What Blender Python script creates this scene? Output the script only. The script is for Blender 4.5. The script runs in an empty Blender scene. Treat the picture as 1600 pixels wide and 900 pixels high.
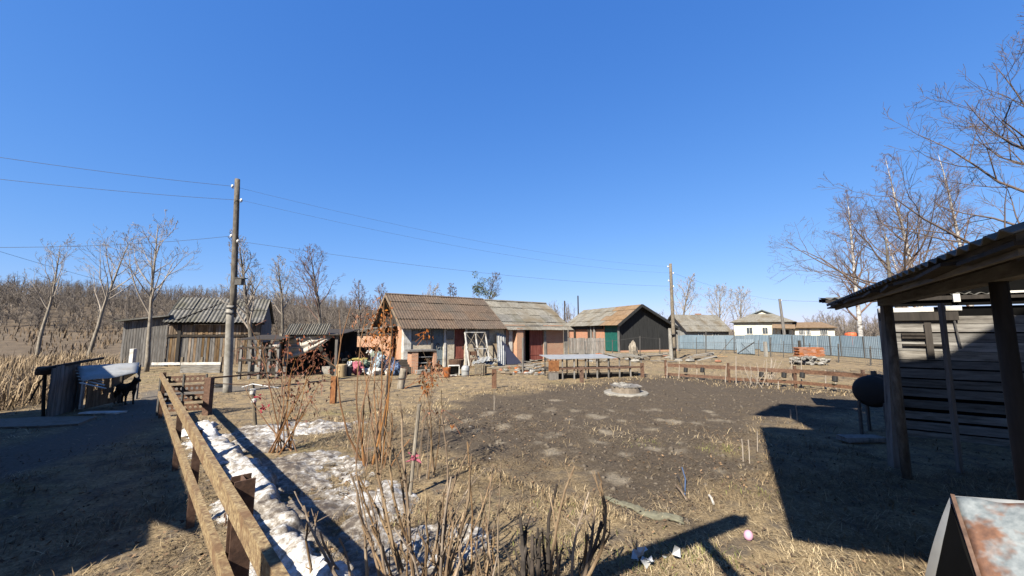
import bpy, bmesh, math, random
import numpy as np
from mathutils import Vector, Matrix

random.seed(7)
rng = np.random.default_rng(7)
S = bpy.context.scene
C = S.collection
R = math.radians

# ------------------------------------------------------------ camera, sky, sun, exposure
EYE = 2.1
TILT = math.atan(68 / 600)
cam_d = bpy.data.cameras.new('camera')
cam_d.sensor_width = 36.0
cam_d.lens = 600 / 1600 * 36.0
cam_d.clip_start = 0.05
cam_d.clip_end = 3000
cam = bpy.data.objects.new('camera', cam_d)
C.objects.link(cam)
cam.location = (0, 0, EYE)
cam.rotation_euler = (R(90) + TILT, 0, 0)
S.camera = cam

SUN_EL = 41.0
SHADOW_BEARING = 31.5            # shadows fall this many degrees to the right of straight ahead
sb = R(SHADOW_BEARING)
SH = Vector((math.sin(sb), math.cos(sb), 0))         # horizontal direction of shadows
to_sun = Vector((-math.sin(sb) * math.cos(R(SUN_EL)), -math.cos(sb) * math.cos(R(SUN_EL)), math.sin(R(SUN_EL))))
w = bpy.data.worlds.new('World')
S.world = w
w.use_nodes = True
nt = w.node_tree
bg = nt.nodes['Background']
sky = nt.nodes.new('ShaderNodeTexSky')
sky.sky_type = 'NISHITA'
sky.sun_disc = False
sky.sun_elevation = R(SUN_EL)
sky.sun_rotation = math.atan2(to_sun.x, to_sun.y)
sky.air_density = 1.0
sky.dust_density = 0.25
sky.ozone_density = 2.2
sky.altitude = 200
sep = nt.nodes.new('ShaderNodeSeparateColor')
com = nt.nodes.new('ShaderNodeCombineColor')
nt.links.new(sky.outputs[0], sep.inputs[0])
for i, (gain, gam) in enumerate(((0.471, 1.0), (1.0165, 0.68), (2.557, 0.424))):      # the camera's rendering of a clear blue sky
    pw_ = nt.nodes.new('ShaderNodeMath'); pw_.operation = 'POWER'; pw_.inputs[1].default_value = gam
    ml_ = nt.nodes.new('ShaderNodeMath'); ml_.operation = 'MULTIPLY'; ml_.inputs[1].default_value = gain
    nt.links.new(sep.outputs[i], pw_.inputs[0]); nt.links.new(pw_.outputs[0], ml_.inputs[0]); nt.links.new(ml_.outputs[0], com.inputs[i])
nt.links.new(com.outputs[0], bg.inputs[0])
bg.inputs[1].default_value = 0.05

sun_d = bpy.data.lights.new('sun', 'SUN')
sun_d.energy = 5.0
sun_d.angle = R(0.5)
sun_d.color = (1.0, 0.92, 0.78)
sun = bpy.data.objects.new('sun', sun_d)
C.objects.link(sun)
sun.rotation_euler = to_sun.to_track_quat('Z', 'Y').to_euler()
sun.location = to_sun * 60

S.view_settings.view_transform = 'Standard'
S.view_settings.look = 'None'
S.view_settings.exposure = 1.865
S.view_settings.gamma = 1.0
S.render.engine = 'CYCLES'
try:
    S.cycles.max_bounces = 6
except Exception:
    pass

# ------------------------------------------------------------ photograph pixel -> place
ct, st = math.cos(TILT), math.sin(TILT)


def ray(u, v):
    cx, cy = (u - 800) / 600, (450 - v) / 600
    return Vector((cx, ct - cy * st, st + cy * ct))


def g(u, v, z=0.0):
    d = ray(u, v)
    t = (z - EYE) / d.z
    return Vector((d.x * t, d.y * t, z))


def at(u, v, Y):
    d = ray(u, v)
    t = Y / d.y
    return Vector((d.x * t, Y, EYE + d.z * t))


# ------------------------------------------------------------ noise + terrain
def vnoise(x, y, seed=0):
    x = np.asarray(x, float); y = np.asarray(y, float)
    xi = np.floor(x).astype(np.int64); yi = np.floor(y).astype(np.int64)
    fx = x - xi; fy = y - yi
    fx = fx * fx * (3 - 2 * fx); fy = fy * fy * (3 - 2 * fy)

    def h(a, b):
        n = (a * 374761393 + b * 668265263 + seed * 1442695041) & 0x7fffffff
        n = ((n ^ (n >> 13)) * 1274126177) & 0x7fffffff
        return ((n ^ (n >> 16)) & 0xffff) / 65535.0
    return (h(xi, yi) * (1 - fx) + h(xi + 1, yi) * fx) * (1 - fy) + (h(xi, yi + 1) * (1 - fx) + h(xi + 1, yi + 1) * fx) * fy


def fbm(x, y, seed=0, oct=4):
    a, s, t = 1.0, 0.0, 0.0
    for i in range(oct):
        s = s + a * vnoise(np.asarray(x) * 2 ** i, np.asarray(y) * 2 ** i, seed + i)
        t += a
        a *= 0.5
    return s / t


def sstep(a, b, x):
    t = np.clip((np.asarray(x, float) - a) / (b - a), 0, 1)
    return t * t * (3 - 2 * t)


# near rail fence line: far end -> near end
FA = g(250, 583, 1.07); FB = g(430, 905, 1.07)
FA.z = FB.z = 0
FD = (FA - FB).normalized()                # along the fence, away from the viewer
FN = Vector((-FD.y, FD.x, 0))
if FN.x < 0:
    FN = -FN                               # to the garden side


def fence_tw(x, y):
    dx = np.asarray(x) - FB.x; dy = np.asarray(y) - FB.y
    return dx * FD.x + dy * FD.y, dx * FN.x + dy * FN.y


garden_px = [(640, 660), (690, 630), (780, 613), (930, 594), (1040, 587), (1150, 592), (1330, 615), (1440, 640),
             (1330, 645), (1235, 668), (1215, 715), (1190, 765), (1100, 790), (990, 805), (900, 770), (810, 730), (715, 702), (640, 690)]
garden = np.array([[g(u, v).x, g(u, v).y] for u, v in garden_px])


def poly_sd(x, y, poly):
    x = np.asarray(x, float); y = np.asarray(y, float)
    inside = np.zeros(x.shape, bool)
    dmin = np.full(x.shape, 1e9)
    n = len(poly)
    for i in range(n):
        x0, y0 = poly[i]; x1, y1 = poly[(i + 1) % n]
        cond = ((y0 > y) != (y1 > y)) & (x < (x1 - x0) * (y - y0) / ((y1 - y0) + 1e-12) + x0)
        inside ^= cond
        ex, ey = x1 - x0, y1 - y0
        t = np.clip(((x - x0) * ex + (y - y0) * ey) / (ex * ex + ey * ey), 0, 1)
        dmin = np.minimum(dmin, np.hypot(x - x0 - t * ex, y - y0 - t * ey))
    return np.where(inside, dmin, -dmin)


def soil_mask(x, y):
    sd = poly_sd(x, y, garden)
    m = sstep(-0.9, 1.0, sd + (fbm(np.asarray(x) * 1.1, np.asarray(y) * 1.1, 11) - 0.5) * 2.6)
    return m


path_px = [(-200, 740), (-200, 790), (60, 735), (160, 690), (250, 650), (285, 618), (330, 612), (420, 606), (440, 600), (300, 600), (225, 612), (150, 655), (40, 690)]
path_poly = np.array([[g(u, v).x, g(u, v).y] for u, v in path_px])


def path_mask(x, y):
    sd = poly_sd(x, y, path_poly)
    return sstep(-0.3, 0.3, sd + (fbm(np.asarray(x) * 1.1, np.asarray(y) * 1.1, 21) - 0.5) * 0.8)


def hill(x, y):
    x = np.asarray(x, float); y = np.asarray(y, float)
    s = -0.6 * x + 0.8 * y
    return 9.5 * sstep(32, 125, s) * (0.75 + 0.25 * np.clip(-x / 60, -1.5, 1))


def ground_z(x, y):
    x = np.asarray(x, float); y = np.asarray(y, float)
    z = (fbm(x * 0.35, y * 0.35, 3) - 0.5) * 0.10 + (fbm(x * 2.2, y * 2.2, 5) - 0.5) * 0.045
    m = soil_mask(x, y)
    z = z + m * (0.01 + (fbm(x * 5, y * 5, 8, 3) - 0.5) * 0.09)
    fade = 1 - sstep(25, 60, np.hypot(x, y))
    return z * fade - 0.02 + hill(x, y)


def gz(x, y):
    return float(ground_z(np.array([x]), np.array([y]))[0])


def gd(u, v):
    p = g(u, v)
    p.z = gz(p.x, p.y)
    return p


# ------------------------------------------------------------ materials
M = {}


def _new(name):
    m = bpy.data.materials.new(name)
    m.use_nodes = True
    M[name] = m
    return m, m.node_tree, m.node_tree.nodes['Principled BSDF']


ALB = 0.78        # all base colours: the photograph is exposed bright against a deep blue sky


def ramp(nt, fac, stops):
    if not any(c in ((1, 1, 1), (.8, .8, .8)) for _, c in stops):
        stops = [(p, tuple(x * ALB for x in c)) for p, c in stops]
    r = nt.nodes.new('ShaderNodeValToRGB')
    els = r.color_ramp.elements
    while len(els) < len(stops):
        els.new(0.5)
    for e, (p, c) in zip(els, stops):
        e.position = p
        e.color = (*c, 1)
    nt.links.new(fac, r.inputs[0])
    return r


DIM = {'wood_grey': .5, 'wood_brown': .66, 'wood_horizontal': .52, 'wood_dark': .5, 'wood_rail': .5, 'white_paint': .62, 'slate': .68, 'slate_pale': .62, 'slate_brown': .62, 'slate_rust': .62,
       'plaster_cream': 1.05, 'plaster_white': .75, 'plaster_grey': .6, 'brick_piece': .5, 'rust': .5, 'rust_orange': .5, 'galvanised': .45, 'metal_blue': .42, 'concrete': .5, 'stone': .5,
       'blue_paint': .6, 'red_paint': .8, 'bark': .75, 'bark_pale': .65, 'cane': .9, 'dry_leaf': .62, 'dry_leaf_dark': .62, 'pink_rubber': .6, 'orange_paint': .6, 'cane_red': .8, 'plastic_white': .6, 'cardboard': .55,
       'ceramic': .8, 'green_paint': .7, 'old_concrete': .7, 'stripe': .6}


def mat(name, stops, scale=6, rough=0.85, bump=0.3, metal=0.0, stretch=(1, 1, 1), rnd=0.0, detail=8, dist=0.01, dirt=None, dscale=1.2, bscale=None, spec=0.3):
    k = DIM.get(name, .5 if name.startswith('cloth') else 1.0)
    stops = [(p, tuple(x * k for x in c)) for p, c in stops]
    dirt = tuple(x * k for x in dirt) if dirt else None
    m, nt, b = _new(name)
    N = nt.nodes; L = nt.links
    tc = N.new('ShaderNodeTexCoord')
    mp = N.new('ShaderNodeMapping')
    mp.inputs['Scale'].default_value = stretch
    L.new(tc.outputs['Object'], mp.inputs[0])
    if rnd:
        oi = N.new('ShaderNodeObjectInfo')
        mu = N.new('ShaderNodeMath'); mu.operation = 'MULTIPLY'; mu.inputs[1].default_value = 37.0
        L.new(oi.outputs['Random'], mu.inputs[0])
        L.new(mu.outputs[0], mp.inputs['Location'])
    nz = N.new('ShaderNodeTexNoise')
    nz.inputs['Scale'].default_value = scale
    nz.inputs['Detail'].default_value = detail
    nz.inputs['Roughness'].default_value = 0.65
    L.new(mp.outputs[0], nz.inputs['Vector'])
    r = ramp(nt, nz.outputs[0], stops)
    col = r.outputs[0]
    if dirt:
        n2 = N.new('ShaderNodeTexNoise')
        n2.inputs['Scale'].default_value = dscale
        n2.inputs['Detail'].default_value = 5
        L.new(tc.outputs['Object'], n2.inputs['Vector'])
        r2 = ramp(nt, n2.outputs[0], [(0.48, (0, 0, 0)), (0.68, (1, 1, 1))])
        mx = N.new('ShaderNodeMix'); mx.data_type = 'RGBA'
        L.new(r2.outputs[0], mx.inputs[0])
        L.new(col, mx.inputs[6])
        mx.inputs[7].default_value = (*[x * ALB for x in dirt], 1)
        col = mx.outputs[2]
    if rnd:
        hs = N.new('ShaderNodeHueSaturation')
        mr = N.new('ShaderNodeMapRange')
        mr.inputs[3].default_value = 1 - rnd
        mr.inputs[4].default_value = 1 + rnd
        L.new(oi.outputs['Random'], mr.inputs[0])
        L.new(mr.outputs[0], hs.inputs['Value'])
        mr2 = N.new('ShaderNodeMapRange')
        mr2.inputs[3].default_value = 1 + rnd
        mr2.inputs[4].default_value = 1 - rnd
        m3 = N.new('ShaderNodeMath'); m3.operation = 'FRACT'
        m4 = N.new('ShaderNodeMath'); m4.operation = 'MULTIPLY'; m4.inputs[1].default_value = 7.31
        L.new(oi.outputs['Random'], m4.inputs[0]); L.new(m4.outputs[0], m3.inputs[0]); L.new(m3.outputs[0], mr2.inputs[0])
        L.new(mr2.outputs[0], hs.inputs['Saturation'])
        L.new(col, hs.inputs['Color'])
        col = hs.outputs[0]
    L.new(col, b.inputs['Base Color'])
    b.inputs['Roughness'].default_value = rough
    b.inputs['Metallic'].default_value = metal
    b.inputs['Specular IOR Level'].default_value = spec
    if bump:
        bp = N.new('ShaderNodeBump')
        bp.inputs['Strength'].default_value = bump
        bp.inputs['Distance'].default_value = dist
        src = nz.outputs[0]
        if bscale:
            n3 = N.new('ShaderNodeTexNoise'); n3.inputs['Scale'].default_value = bscale; n3.inputs['Detail'].default_value = 6
            L.new(mp.outputs[0], n3.inputs['Vector']); src = n3.outputs[0]
        L.new(src, bp.inputs['Height'])
        L.new(bp.outputs[0], b.inputs['Normal'])
    return m


def brickmat(name, c1, c2, mortar, dirt):
    m, nt, b = _new(name)
    N = nt.nodes; L = nt.links
    uv = N.new('ShaderNodeUVMap')
    br = N.new('ShaderNodeTexBrick')
    br.inputs['Scale'].default_value = 1.0
    br.inputs['Brick Width'].default_value = 0.26
    br.inputs['Row Height'].default_value = 0.077
    br.inputs['Mortar Size'].default_value = 0.008
    br.inputs['Color1'].default_value = (*c1, 1)
    br.inputs['Color2'].default_value = (*c2, 1)
    br.inputs['Mortar'].default_value = (*mortar, 1)
    L.new(uv.outputs[0], br.inputs['Vector'])
    tc = N.new('ShaderNodeTexCoord')
    nz = N.new('ShaderNodeTexNoise'); nz.inputs['Scale'].default_value = 1.6; nz.inputs['Detail'].default_value = 7
    L.new(tc.outputs['Object'], nz.inputs['Vector'])
    r = ramp(nt, nz.outputs[0], [(0.45, (0, 0, 0)), (0.7, (1, 1, 1))])
    mx = N.new('ShaderNodeMix'); mx.data_type = 'RGBA'
    L.new(r.outputs[0], mx.inputs[0]); L.new(br.outputs[0], mx.inputs[6]); mx.inputs[7].default_value = (*dirt, 1)
    L.new(mx.outputs[2], b.inputs['Base Color'])
    b.inputs['Roughness'].default_value = 0.9
    bp = N.new('ShaderNodeBump'); bp.inputs['Strength'].default_value = 0.5; bp.inputs['Distance'].default_value = 0.01; bp.invert = True
    L.new(br.outputs['Fac'], bp.inputs['Height']); L.new(bp.outputs[0], b.inputs['Normal'])
    return m


V = (1, 1, 0.12)
mat('wood_grey', [(0.3, (0.10, 0.095, 0.09)), (0.5, (0.24, 0.225, 0.21)), (0.72, (0.36, 0.345, 0.33))], 14, 0.9, 0.6, stretch=V, rnd=0.3)
mat('wood_brown', [(0.3, (0.085, 0.055, 0.035)), (0.5, (0.24, 0.165, 0.10)), (0.72, (0.36, 0.29, 0.21))], 12, 0.9, 0.6, stretch=V, rnd=0.38)
mat('wood_horizontal', [(0.3, (0.09, 0.082, 0.072)), (0.5, (0.23, 0.215, 0.195)), (0.72, (0.36, 0.345, 0.32))], 9, 0.9, 0.6, stretch=(0.25, 0.25, 1.6), rnd=0.4)
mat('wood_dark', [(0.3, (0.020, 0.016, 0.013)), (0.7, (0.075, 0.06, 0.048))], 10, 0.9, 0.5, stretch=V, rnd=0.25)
mat('wood_rail', [(0.3, (0.12, 0.095, 0.07)), (0.7, (0.34, 0.29, 0.22))], 8, 0.9, 0.5, rnd=0.2)
mat('white_paint', [(0.3, (0.52, 0.50, 0.46)), (0.6, (0.78, 0.77, 0.74))], 7, 0.7, 0.25, dirt=(0.35, 0.31, 0.26), dscale=2.5)
mat('slate', [(0.3, (0.08, 0.077, 0.07)), (0.5, (0.155, 0.15, 0.14)), (0.7, (0.22, 0.215, 0.20))], 5, 0.95, 0.35, rnd=0.10, dirt=(0.10, 0.096, 0.075), dscale=0.9)
mat('slate_pale', [(0.3, (0.13, 0.12, 0.105)), (0.5, (0.20, 0.19, 0.165)), (0.7, (0.27, 0.255, 0.23))], 5, 0.95, 0.35, rnd=0.10, dirt=(0.15, 0.125, 0.09), dscale=0.9)
mat('slate_brown', [(0.3, (0.07, 0.048, 0.035)), (0.5, (0.125, 0.088, 0.064)), (0.72, (0.18, 0.135, 0.10))], 6, 0.95, 0.35, rnd=0.12, dirt=(0.095, 0.078, 0.062), dscale=0.8)
mat('slate_rust', [(0.3, (0.14, 0.085, 0.045)), (0.5, (0.22, 0.145, 0.085)), (0.72, (0.27, 0.20, 0.135))], 4, 0.95, 0.3, rnd=0.10)
mat('plaster_cream', [(0.3, (0.22, 0.19, 0.145)), (0.5, (0.36, 0.32, 0.25)), (0.7, (0.48, 0.44, 0.36))], 7, 0.95, 0.6, dist=0.02, dirt=(0.25, 0.19, 0.13), dscale=1.0)
mat('plaster_white', [(0.35, (0.60, 0.56, 0.44)), (0.65, (0.74, 0.71, 0.60))], 3, 0.9, 0.15, dirt=(0.60, 0.55, 0.42), dscale=0.5)
mat('plaster_grey', [(0.3, (0.20, 0.20, 0.19)), (0.7, (0.36, 0.36, 0.34))], 6, 0.9, 0.3)
brickmat('brick_orange', (0.225, 0.095, 0.05), (0.27, 0.13, 0.072), (0.235, 0.195, 0.155), (0.25, 0.16, 0.105))
brickmat('brick_red', (0.21, 0.078, 0.042), (0.25, 0.11, 0.058), (0.22, 0.165, 0.125), (0.21, 0.12, 0.078))
mat('brick_piece', [(0.3, (0.34, 0.12, 0.06)), (0.7, (0.52, 0.24, 0.13))], 9, 0.9, 0.4, rnd=0.22)
mat('rust', [(0.3, (0.075, 0.042, 0.028)), (0.5, (0.16, 0.088, 0.058)), (0.72, (0.26, 0.155, 0.105))], 16, 0.9, 0.4, rnd=0.12)
mat('rust_orange', [(0.3, (0.14, 0.055, 0.02)), (0.55, (0.34, 0.14, 0.05)), (0.75, (0.48, 0.24, 0.10))], 11, 0.9, 0.4)
mat('rust_lichen', [(0.32, (0.045, 0.029, 0.017)), (0.44, (0.125, 0.082, 0.043)), (0.56, (0.205, 0.15, 0.078)), (0.66, (0.27, 0.22, 0.13)), (0.75, (0.40, 0.36, 0.25))], 34, 0.95, 0.9, dist=0.006, dirt=(0.105, 0.06, 0.03), dscale=6)
mat('galvanised', [(0.35, (0.42, 0.44, 0.45)), (0.65, (0.62, 0.64, 0.65))], 5, 0.55, 0.15, metal=0.15, dirt=(0.46, 0.44, 0.40), dscale=2, spec=0.5)
mat('metal_dark', [(0.3, (0.03, 0.03, 0.03)), (0.7, (0.08, 0.075, 0.07))], 14, 0.7, 0.3)
mat('metal_blue', [(0.3, (0.22, 0.31, 0.39)), (0.7, (0.31, 0.41, 0.50))], 2, 0.5, 0.05, rnd=0.10, spec=0.5)
mat('concrete', [(0.3, (0.25, 0.235, 0.21)), (0.5, (0.39, 0.37, 0.335)), (0.7, (0.50, 0.48, 0.44))], 9, 0.95, 0.4, dirt=(0.27, 0.25, 0.21), dscale=1.5)
mat('stone', [(0.3, (0.16, 0.15, 0.14)), (0.5, (0.32, 0.31, 0.29)), (0.7, (0.5, 0.49, 0.46))], 5, 0.9, 0.6, dist=0.03, rnd=0.3)
mat('green_paint', [(0.3, (0.004, 0.07, 0.058)), (0.7, (0.01, 0.115, 0.095))], 5, 0.6, 0.1)
mat('red_paint', [(0.3, (0.12, 0.03, 0.02)), (0.5, (0.20, 0.055, 0.04)), (0.72, (0.28, 0.11, 0.08))], 8, 0.8, 0.3, stretch=V)
mat('blue_paint', [(0.3, (0.14, 0.19, 0.22)), (0.7, (0.27, 0.32, 0.34))], 7, 0.75, 0.2, stretch=V)
mat('black_tar', [(0.3, (0.006, 0.0065, 0.007)), (0.7, (0.020, 0.021, 0.022))], 8, 0.85, 0.4, stretch=V)
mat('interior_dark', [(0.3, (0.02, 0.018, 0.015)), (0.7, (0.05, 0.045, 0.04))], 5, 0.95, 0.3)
mat('glass_dark', [(0.3, (0.03, 0.04, 0.05)), (0.7, (0.06, 0.07, 0.08))], 2, 0.12, 0.0, spec=0.6)
mat('bark', [(0.3, (0.05, 0.042, 0.034)), (0.5, (0.115, 0.10, 0.082)), (0.72, (0.21, 0.19, 0.16))], 14, 0.95, 0.7, stretch=(1, 1, 0.3), dist=0.02)
mat('bark_pale', [(0.3, (0.13, 0.11, 0.085)), (0.5, (0.27, 0.235, 0.19)), (0.72, (0.42, 0.38, 0.32))], 10, 0.95, 0.6, stretch=(1, 1, 0.4), dist=0.02)
mat('twig_pale', [(0.3, (0.17, 0.145, 0.12)), (0.7, (0.30, 0.26, 0.22))], 5, 0.9, 0)
mat('twig_brown', [(0.3, (0.05, 0.036, 0.030)), (0.7, (0.115, 0.085, 0.07))], 5, 0.9, 0)
mat('twig_red', [(0.3, (0.085, 0.055, 0.045)), (0.7, (0.165, 0.11, 0.09))], 5, 0.9, 0)
mat('cane', [(0.3, (0.07, 0.045, 0.028)), (0.5, (0.17, 0.12, 0.078)), (0.7, (0.30, 0.235, 0.165))], 9, 0.85, 0.4, rnd=0.3, stretch=(1, 1, 0.3))
mat('cane_red', [(0.3, (0.13, 0.065, 0.035)), (0.7, (0.29, 0.17, 0.09))], 9, 0.85, 0.4, rnd=0.25, stretch=(1, 1, 0.3))
mat('cane_dark', [(0.3, (0.012, 0.010, 0.009)), (0.6, (0.045, 0.036, 0.03)), (0.8, (0.13, 0.11, 0.09))], 11, 0.9, 0.5, rnd=0.2)
mat('dry_leaf', [(0.3, (0.14, 0.045, 0.02)), (0.5, (0.28, 0.11, 0.045)), (0.72, (0.45, 0.22, 0.09))], 7, 0.8, 0.1, rnd=0.2)
mat('dry_leaf_dark', [(0.3, (0.09, 0.03, 0.02)), (0.5, (0.20, 0.07, 0.038)), (0.72, (0.32, 0.13, 0.06))], 7, 0.8, 0.1, rnd=0.2)
mat('conifer', [(0.3, (0.02, 0.03, 0.016)), (0.7, (0.06, 0.075, 0.038))], 3, 0.9, 0)
mat('mistletoe', [(0.3, (0.035, 0.045, 0.018)), (0.7, (0.10, 0.115, 0.045))], 3, 0.9, 0)
mat('fur_black', [(0.3, (0.006, 0.006, 0.006)), (0.7, (0.02, 0.018, 0.016))], 30, 0.8, 0.3)
mat('pink_rubber', [(0.3, (0.62, 0.34, 0.47)), (0.7, (0.70, 0.42, 0.55))], 4, 0.5, 0.05)
mat('orange_paint', [(0.3, (0.55, 0.10, 0.03)), (0.7, (0.70, 0.16, 0.05))], 4, 0.6, 0.1)
for nm, c in [('cloth_pink', (0.50, 0.13, 0.19)), ('cloth_red', (0.42, 0.03, 0.055)), ('cloth_white', (0.72, 0.71, 0.68)), ('cloth_cream', (0.52, 0.47, 0.37)),
              ('cloth_lightblue', (0.38, 0.50, 0.60)), ('cloth_blue', (0.12, 0.20, 0.38)), ('cloth_navy', (0.025, 0.03, 0.07)), ('cloth_black', (0.018, 0.018, 0.02)),
              ('cloth_yellow', (0.50, 0.42, 0.13)), ('cloth_green', (0.17, 0.24, 0.18)), ('cardboard', (0.46, 0.34, 0.19)), ('plastic_white', (0.70, 0.72, 0.74)),
              ('cloth_greygreen', (0.26, 0.31, 0.25)), ('cloth_grey', (0.3, 0.3, 0.31)), ('ceramic', (0.78, 0.77, 0.74)), ('paper_blue', (0.42, 0.5, 0.68))]:
    mat(nm, [(0.3, tuple(x * 0.8 for x in c)), (0.7, tuple(min(0.85, x * 1.12) for x in c))], 6, 0.75, 0.2)


mat('old_concrete', [(0.3, (0.14, 0.115, 0.09)), (0.7, (0.28, 0.235, 0.19))], 9, .95, .5)


def attr_mat(name, stops, rough=0.9, trans=0.0):
    m, nt, b = _new(name)
    a = nt.nodes.new('ShaderNodeAttribute'); a.attribute_name = 'tone'
    r = ramp(nt, a.outputs['Fac'], stops)
    nt.links.new(r.outputs[0], b.inputs['Base Color'])
    b.inputs['Roughness'].default_value = rough
    b.inputs['Specular IOR Level'].default_value = 0.25
    return m


attr_mat('straw', [(0.0, (0.06, 0.042, 0.025)), (0.35, (0.14, 0.10, 0.057)), (0.7, (0.245, 0.185, 0.108)), (1.0, (0.42, 0.34, 0.215))])
attr_mat('green_grass', [(0.0, (0.07, 0.075, 0.02)), (1.0, (0.20, 0.21, 0.06))])
attr_mat('reed', [(0.0, (0.085, 0.058, 0.036)), (0.5, (0.19, 0.138, 0.085)), (1.0, (0.33, 0.255, 0.165))])
attr_mat('wood_mass', [(0.0, (0.065, 0.054, 0.047)), (0.5, (0.135, 0.114, 0.098)), (1.0, (0.215, 0.187, 0.16))])


def ground_mat():
    m, nt, b = _new('ground')
    N = nt.nodes; L = nt.links
    tc = N.new('ShaderNodeTexCoord')

    def noise(sc, det=8, ro=0.65):
        n = N.new('ShaderNodeTexNoise'); n.inputs['Scale'].default_value = sc; n.inputs['Detail'].default_value = det
        n.inputs['Roughness'].default_value = ro
        L.new(tc.outputs['Object'], n.inputs['Vector']); return n.outputs[0]

    def attr(nm):
        a = N.new('ShaderNodeAttribute'); a.attribute_name = nm; return a.outputs['Fac']

    def mix(f, a, c):
        x = N.new('ShaderNodeMix'); x.data_type = 'RGBA'
        L.new(f, x.inputs[0]); L.new(a, x.inputs[6]); L.new(c, x.inputs[7]); return x.outputs[2]
    fine = noise(26, 10, 0.75); mid = noise(3.0); big = noise(0.35, 6)
    grass = ramp(nt, fine, [(0.28, (0.065, 0.046, 0.027)), (0.47, (0.185, 0.138, 0.080)), (0.62, (0.30, 0.23, 0.135)), (0.8, (0.44, 0.35, 0.215))]).outputs[0]
    dirt = ramp(nt, fine, [(0.3, (0.05, 0.040, 0.030)), (0.7, (0.15, 0.122, 0.092))]).outputs[0]
    green = ramp(nt, fine, [(0.3, (0.06, 0.058, 0.022)), (0.7, (0.20, 0.185, 0.075))]).outputs[0]
    f_d = ramp(nt, mid, [(0.45, (0, 0, 0)), (0.62, (1, 1, 1))]).outputs[0]
    f_g = ramp(nt, big, [(0.54, (0, 0, 0)), (0.72, (0.8, 0.8, 0.8))]).outputs[0]
    c = mix(f_g, grass, green)
    c = mix(f_d, c, dirt)
    soil = ramp(nt, fine, [(0.25, (0.022, 0.0165, 0.012)), (0.5, (0.060, 0.047, 0.034)), (0.66, (0.115, 0.092, 0.068)), (0.82, (0.23, 0.19, 0.135))]).outputs[0]
    c = mix(attr('soil'), c, soil)
    c = mix(attr('pale'), c, ramp(nt, fine, [(0.3, (0.16, 0.135, 0.10)), (0.7, (0.42, 0.37, 0.29))]).outputs[0])
    pth = ramp(nt, fine, [(0.3, (0.065, 0.056, 0.046)), (0.7, (0.155, 0.138, 0.118))]).outputs[0]
    c = mix(attr('path'), c, pth)
    field = ramp(nt, noise(0.9, 8), [(0.3, (0.05, 0.038, 0.029)), (0.7, (0.115, 0.09, 0.066))]).outputs[0]
    c = mix(attr('field'), c, field)
    L.new(c, b.inputs['Base Color'])
    b.inputs['Roughness'].default_value = 0.95
    b.inputs['Specular IOR Level'].default_value = 0.15
    bp = N.new('ShaderNodeBump'); bp.inputs['Strength'].default_value = 0.9; bp.inputs['Distance'].default_value = 0.035
    L.new(fine, bp.inputs['Height']); L.new(bp.outputs[0], b.inputs['Normal'])


ground_mat()


def snow_mat():
    m, nt, b = _new('snow')
    N = nt.nodes; L = nt.links
    tc = N.new('ShaderNodeTexCoord')
    n1 = N.new('ShaderNodeTexNoise'); n1.inputs['Scale'].default_value = 9; n1.inputs['Detail'].default_value = 10; n1.inputs['Roughness'].default_value = 0.75
    L.new(tc.outputs['Object'], n1.inputs['Vector'])
    a = N.new('ShaderNodeAttribute'); a.attribute_name = 'dirty'
    ad = N.new('ShaderNodeMath'); ad.operation = 'MULTIPLY_ADD'; ad.inputs[1].default_value = 0.26
    L.new(a.outputs['Fac'], ad.inputs[0]); L.new(n1.outputs[0], ad.inputs[2])
    r = ramp(nt, ad.outputs[0], [(0.40, (0.56, 0.57, 0.59)), (0.54, (0.34, 0.335, 0.33)), (0.64, (0.17, 0.15, 0.125)), (0.74, (0.065, 0.05, 0.036)), (0.88, (0.04, 0.03, 0.022))])
    L.new(r.outputs[0], b.inputs['Base Color'])
    b.inputs['Roughness'].default_value = 0.6
    bp = N.new('ShaderNodeBump'); bp.inputs['Strength'].default_value = 0.6; bp.inputs['Distance'].default_value = 0.03
    L.new(n1.outputs[0], bp.inputs['Height']); L.new(bp.outputs[0], b.inputs['Normal'])


snow_mat()


mat('shade_black', [(0.3, (0.002, 0.002, 0.002)), (0.7, (0.004, 0.004, 0.004))], 5, .95, 0, spec=.05)  # near-black that paints shade into unlit openings and gaps


def birch_mat():
    m, nt, b = _new('birch_bark')
    N = nt.nodes; L = nt.links
    tc = N.new('ShaderNodeTexCoord')
    mp = N.new('ShaderNodeMapping'); mp.inputs['Scale'].default_value = (1, 1, 2.2)
    L.new(tc.outputs['Object'], mp.inputs[0])
    n = N.new('ShaderNodeTexNoise'); n.inputs['Scale'].default_value = 2.2; n.inputs['Detail'].default_value = 6
    L.new(mp.outputs[0], n.inputs['Vector'])
    r = ramp(nt, n.outputs[0], [(0.36, (0.06, 0.05, 0.045)), (0.47, (0.26, 0.25, 0.24)), (0.7, (0.43, 0.42, 0.405))])
    L.new(r.outputs[0], b.inputs['Base Color'])
    b.inputs['Roughness'].default_value = 0.8


birch_mat()


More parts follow.
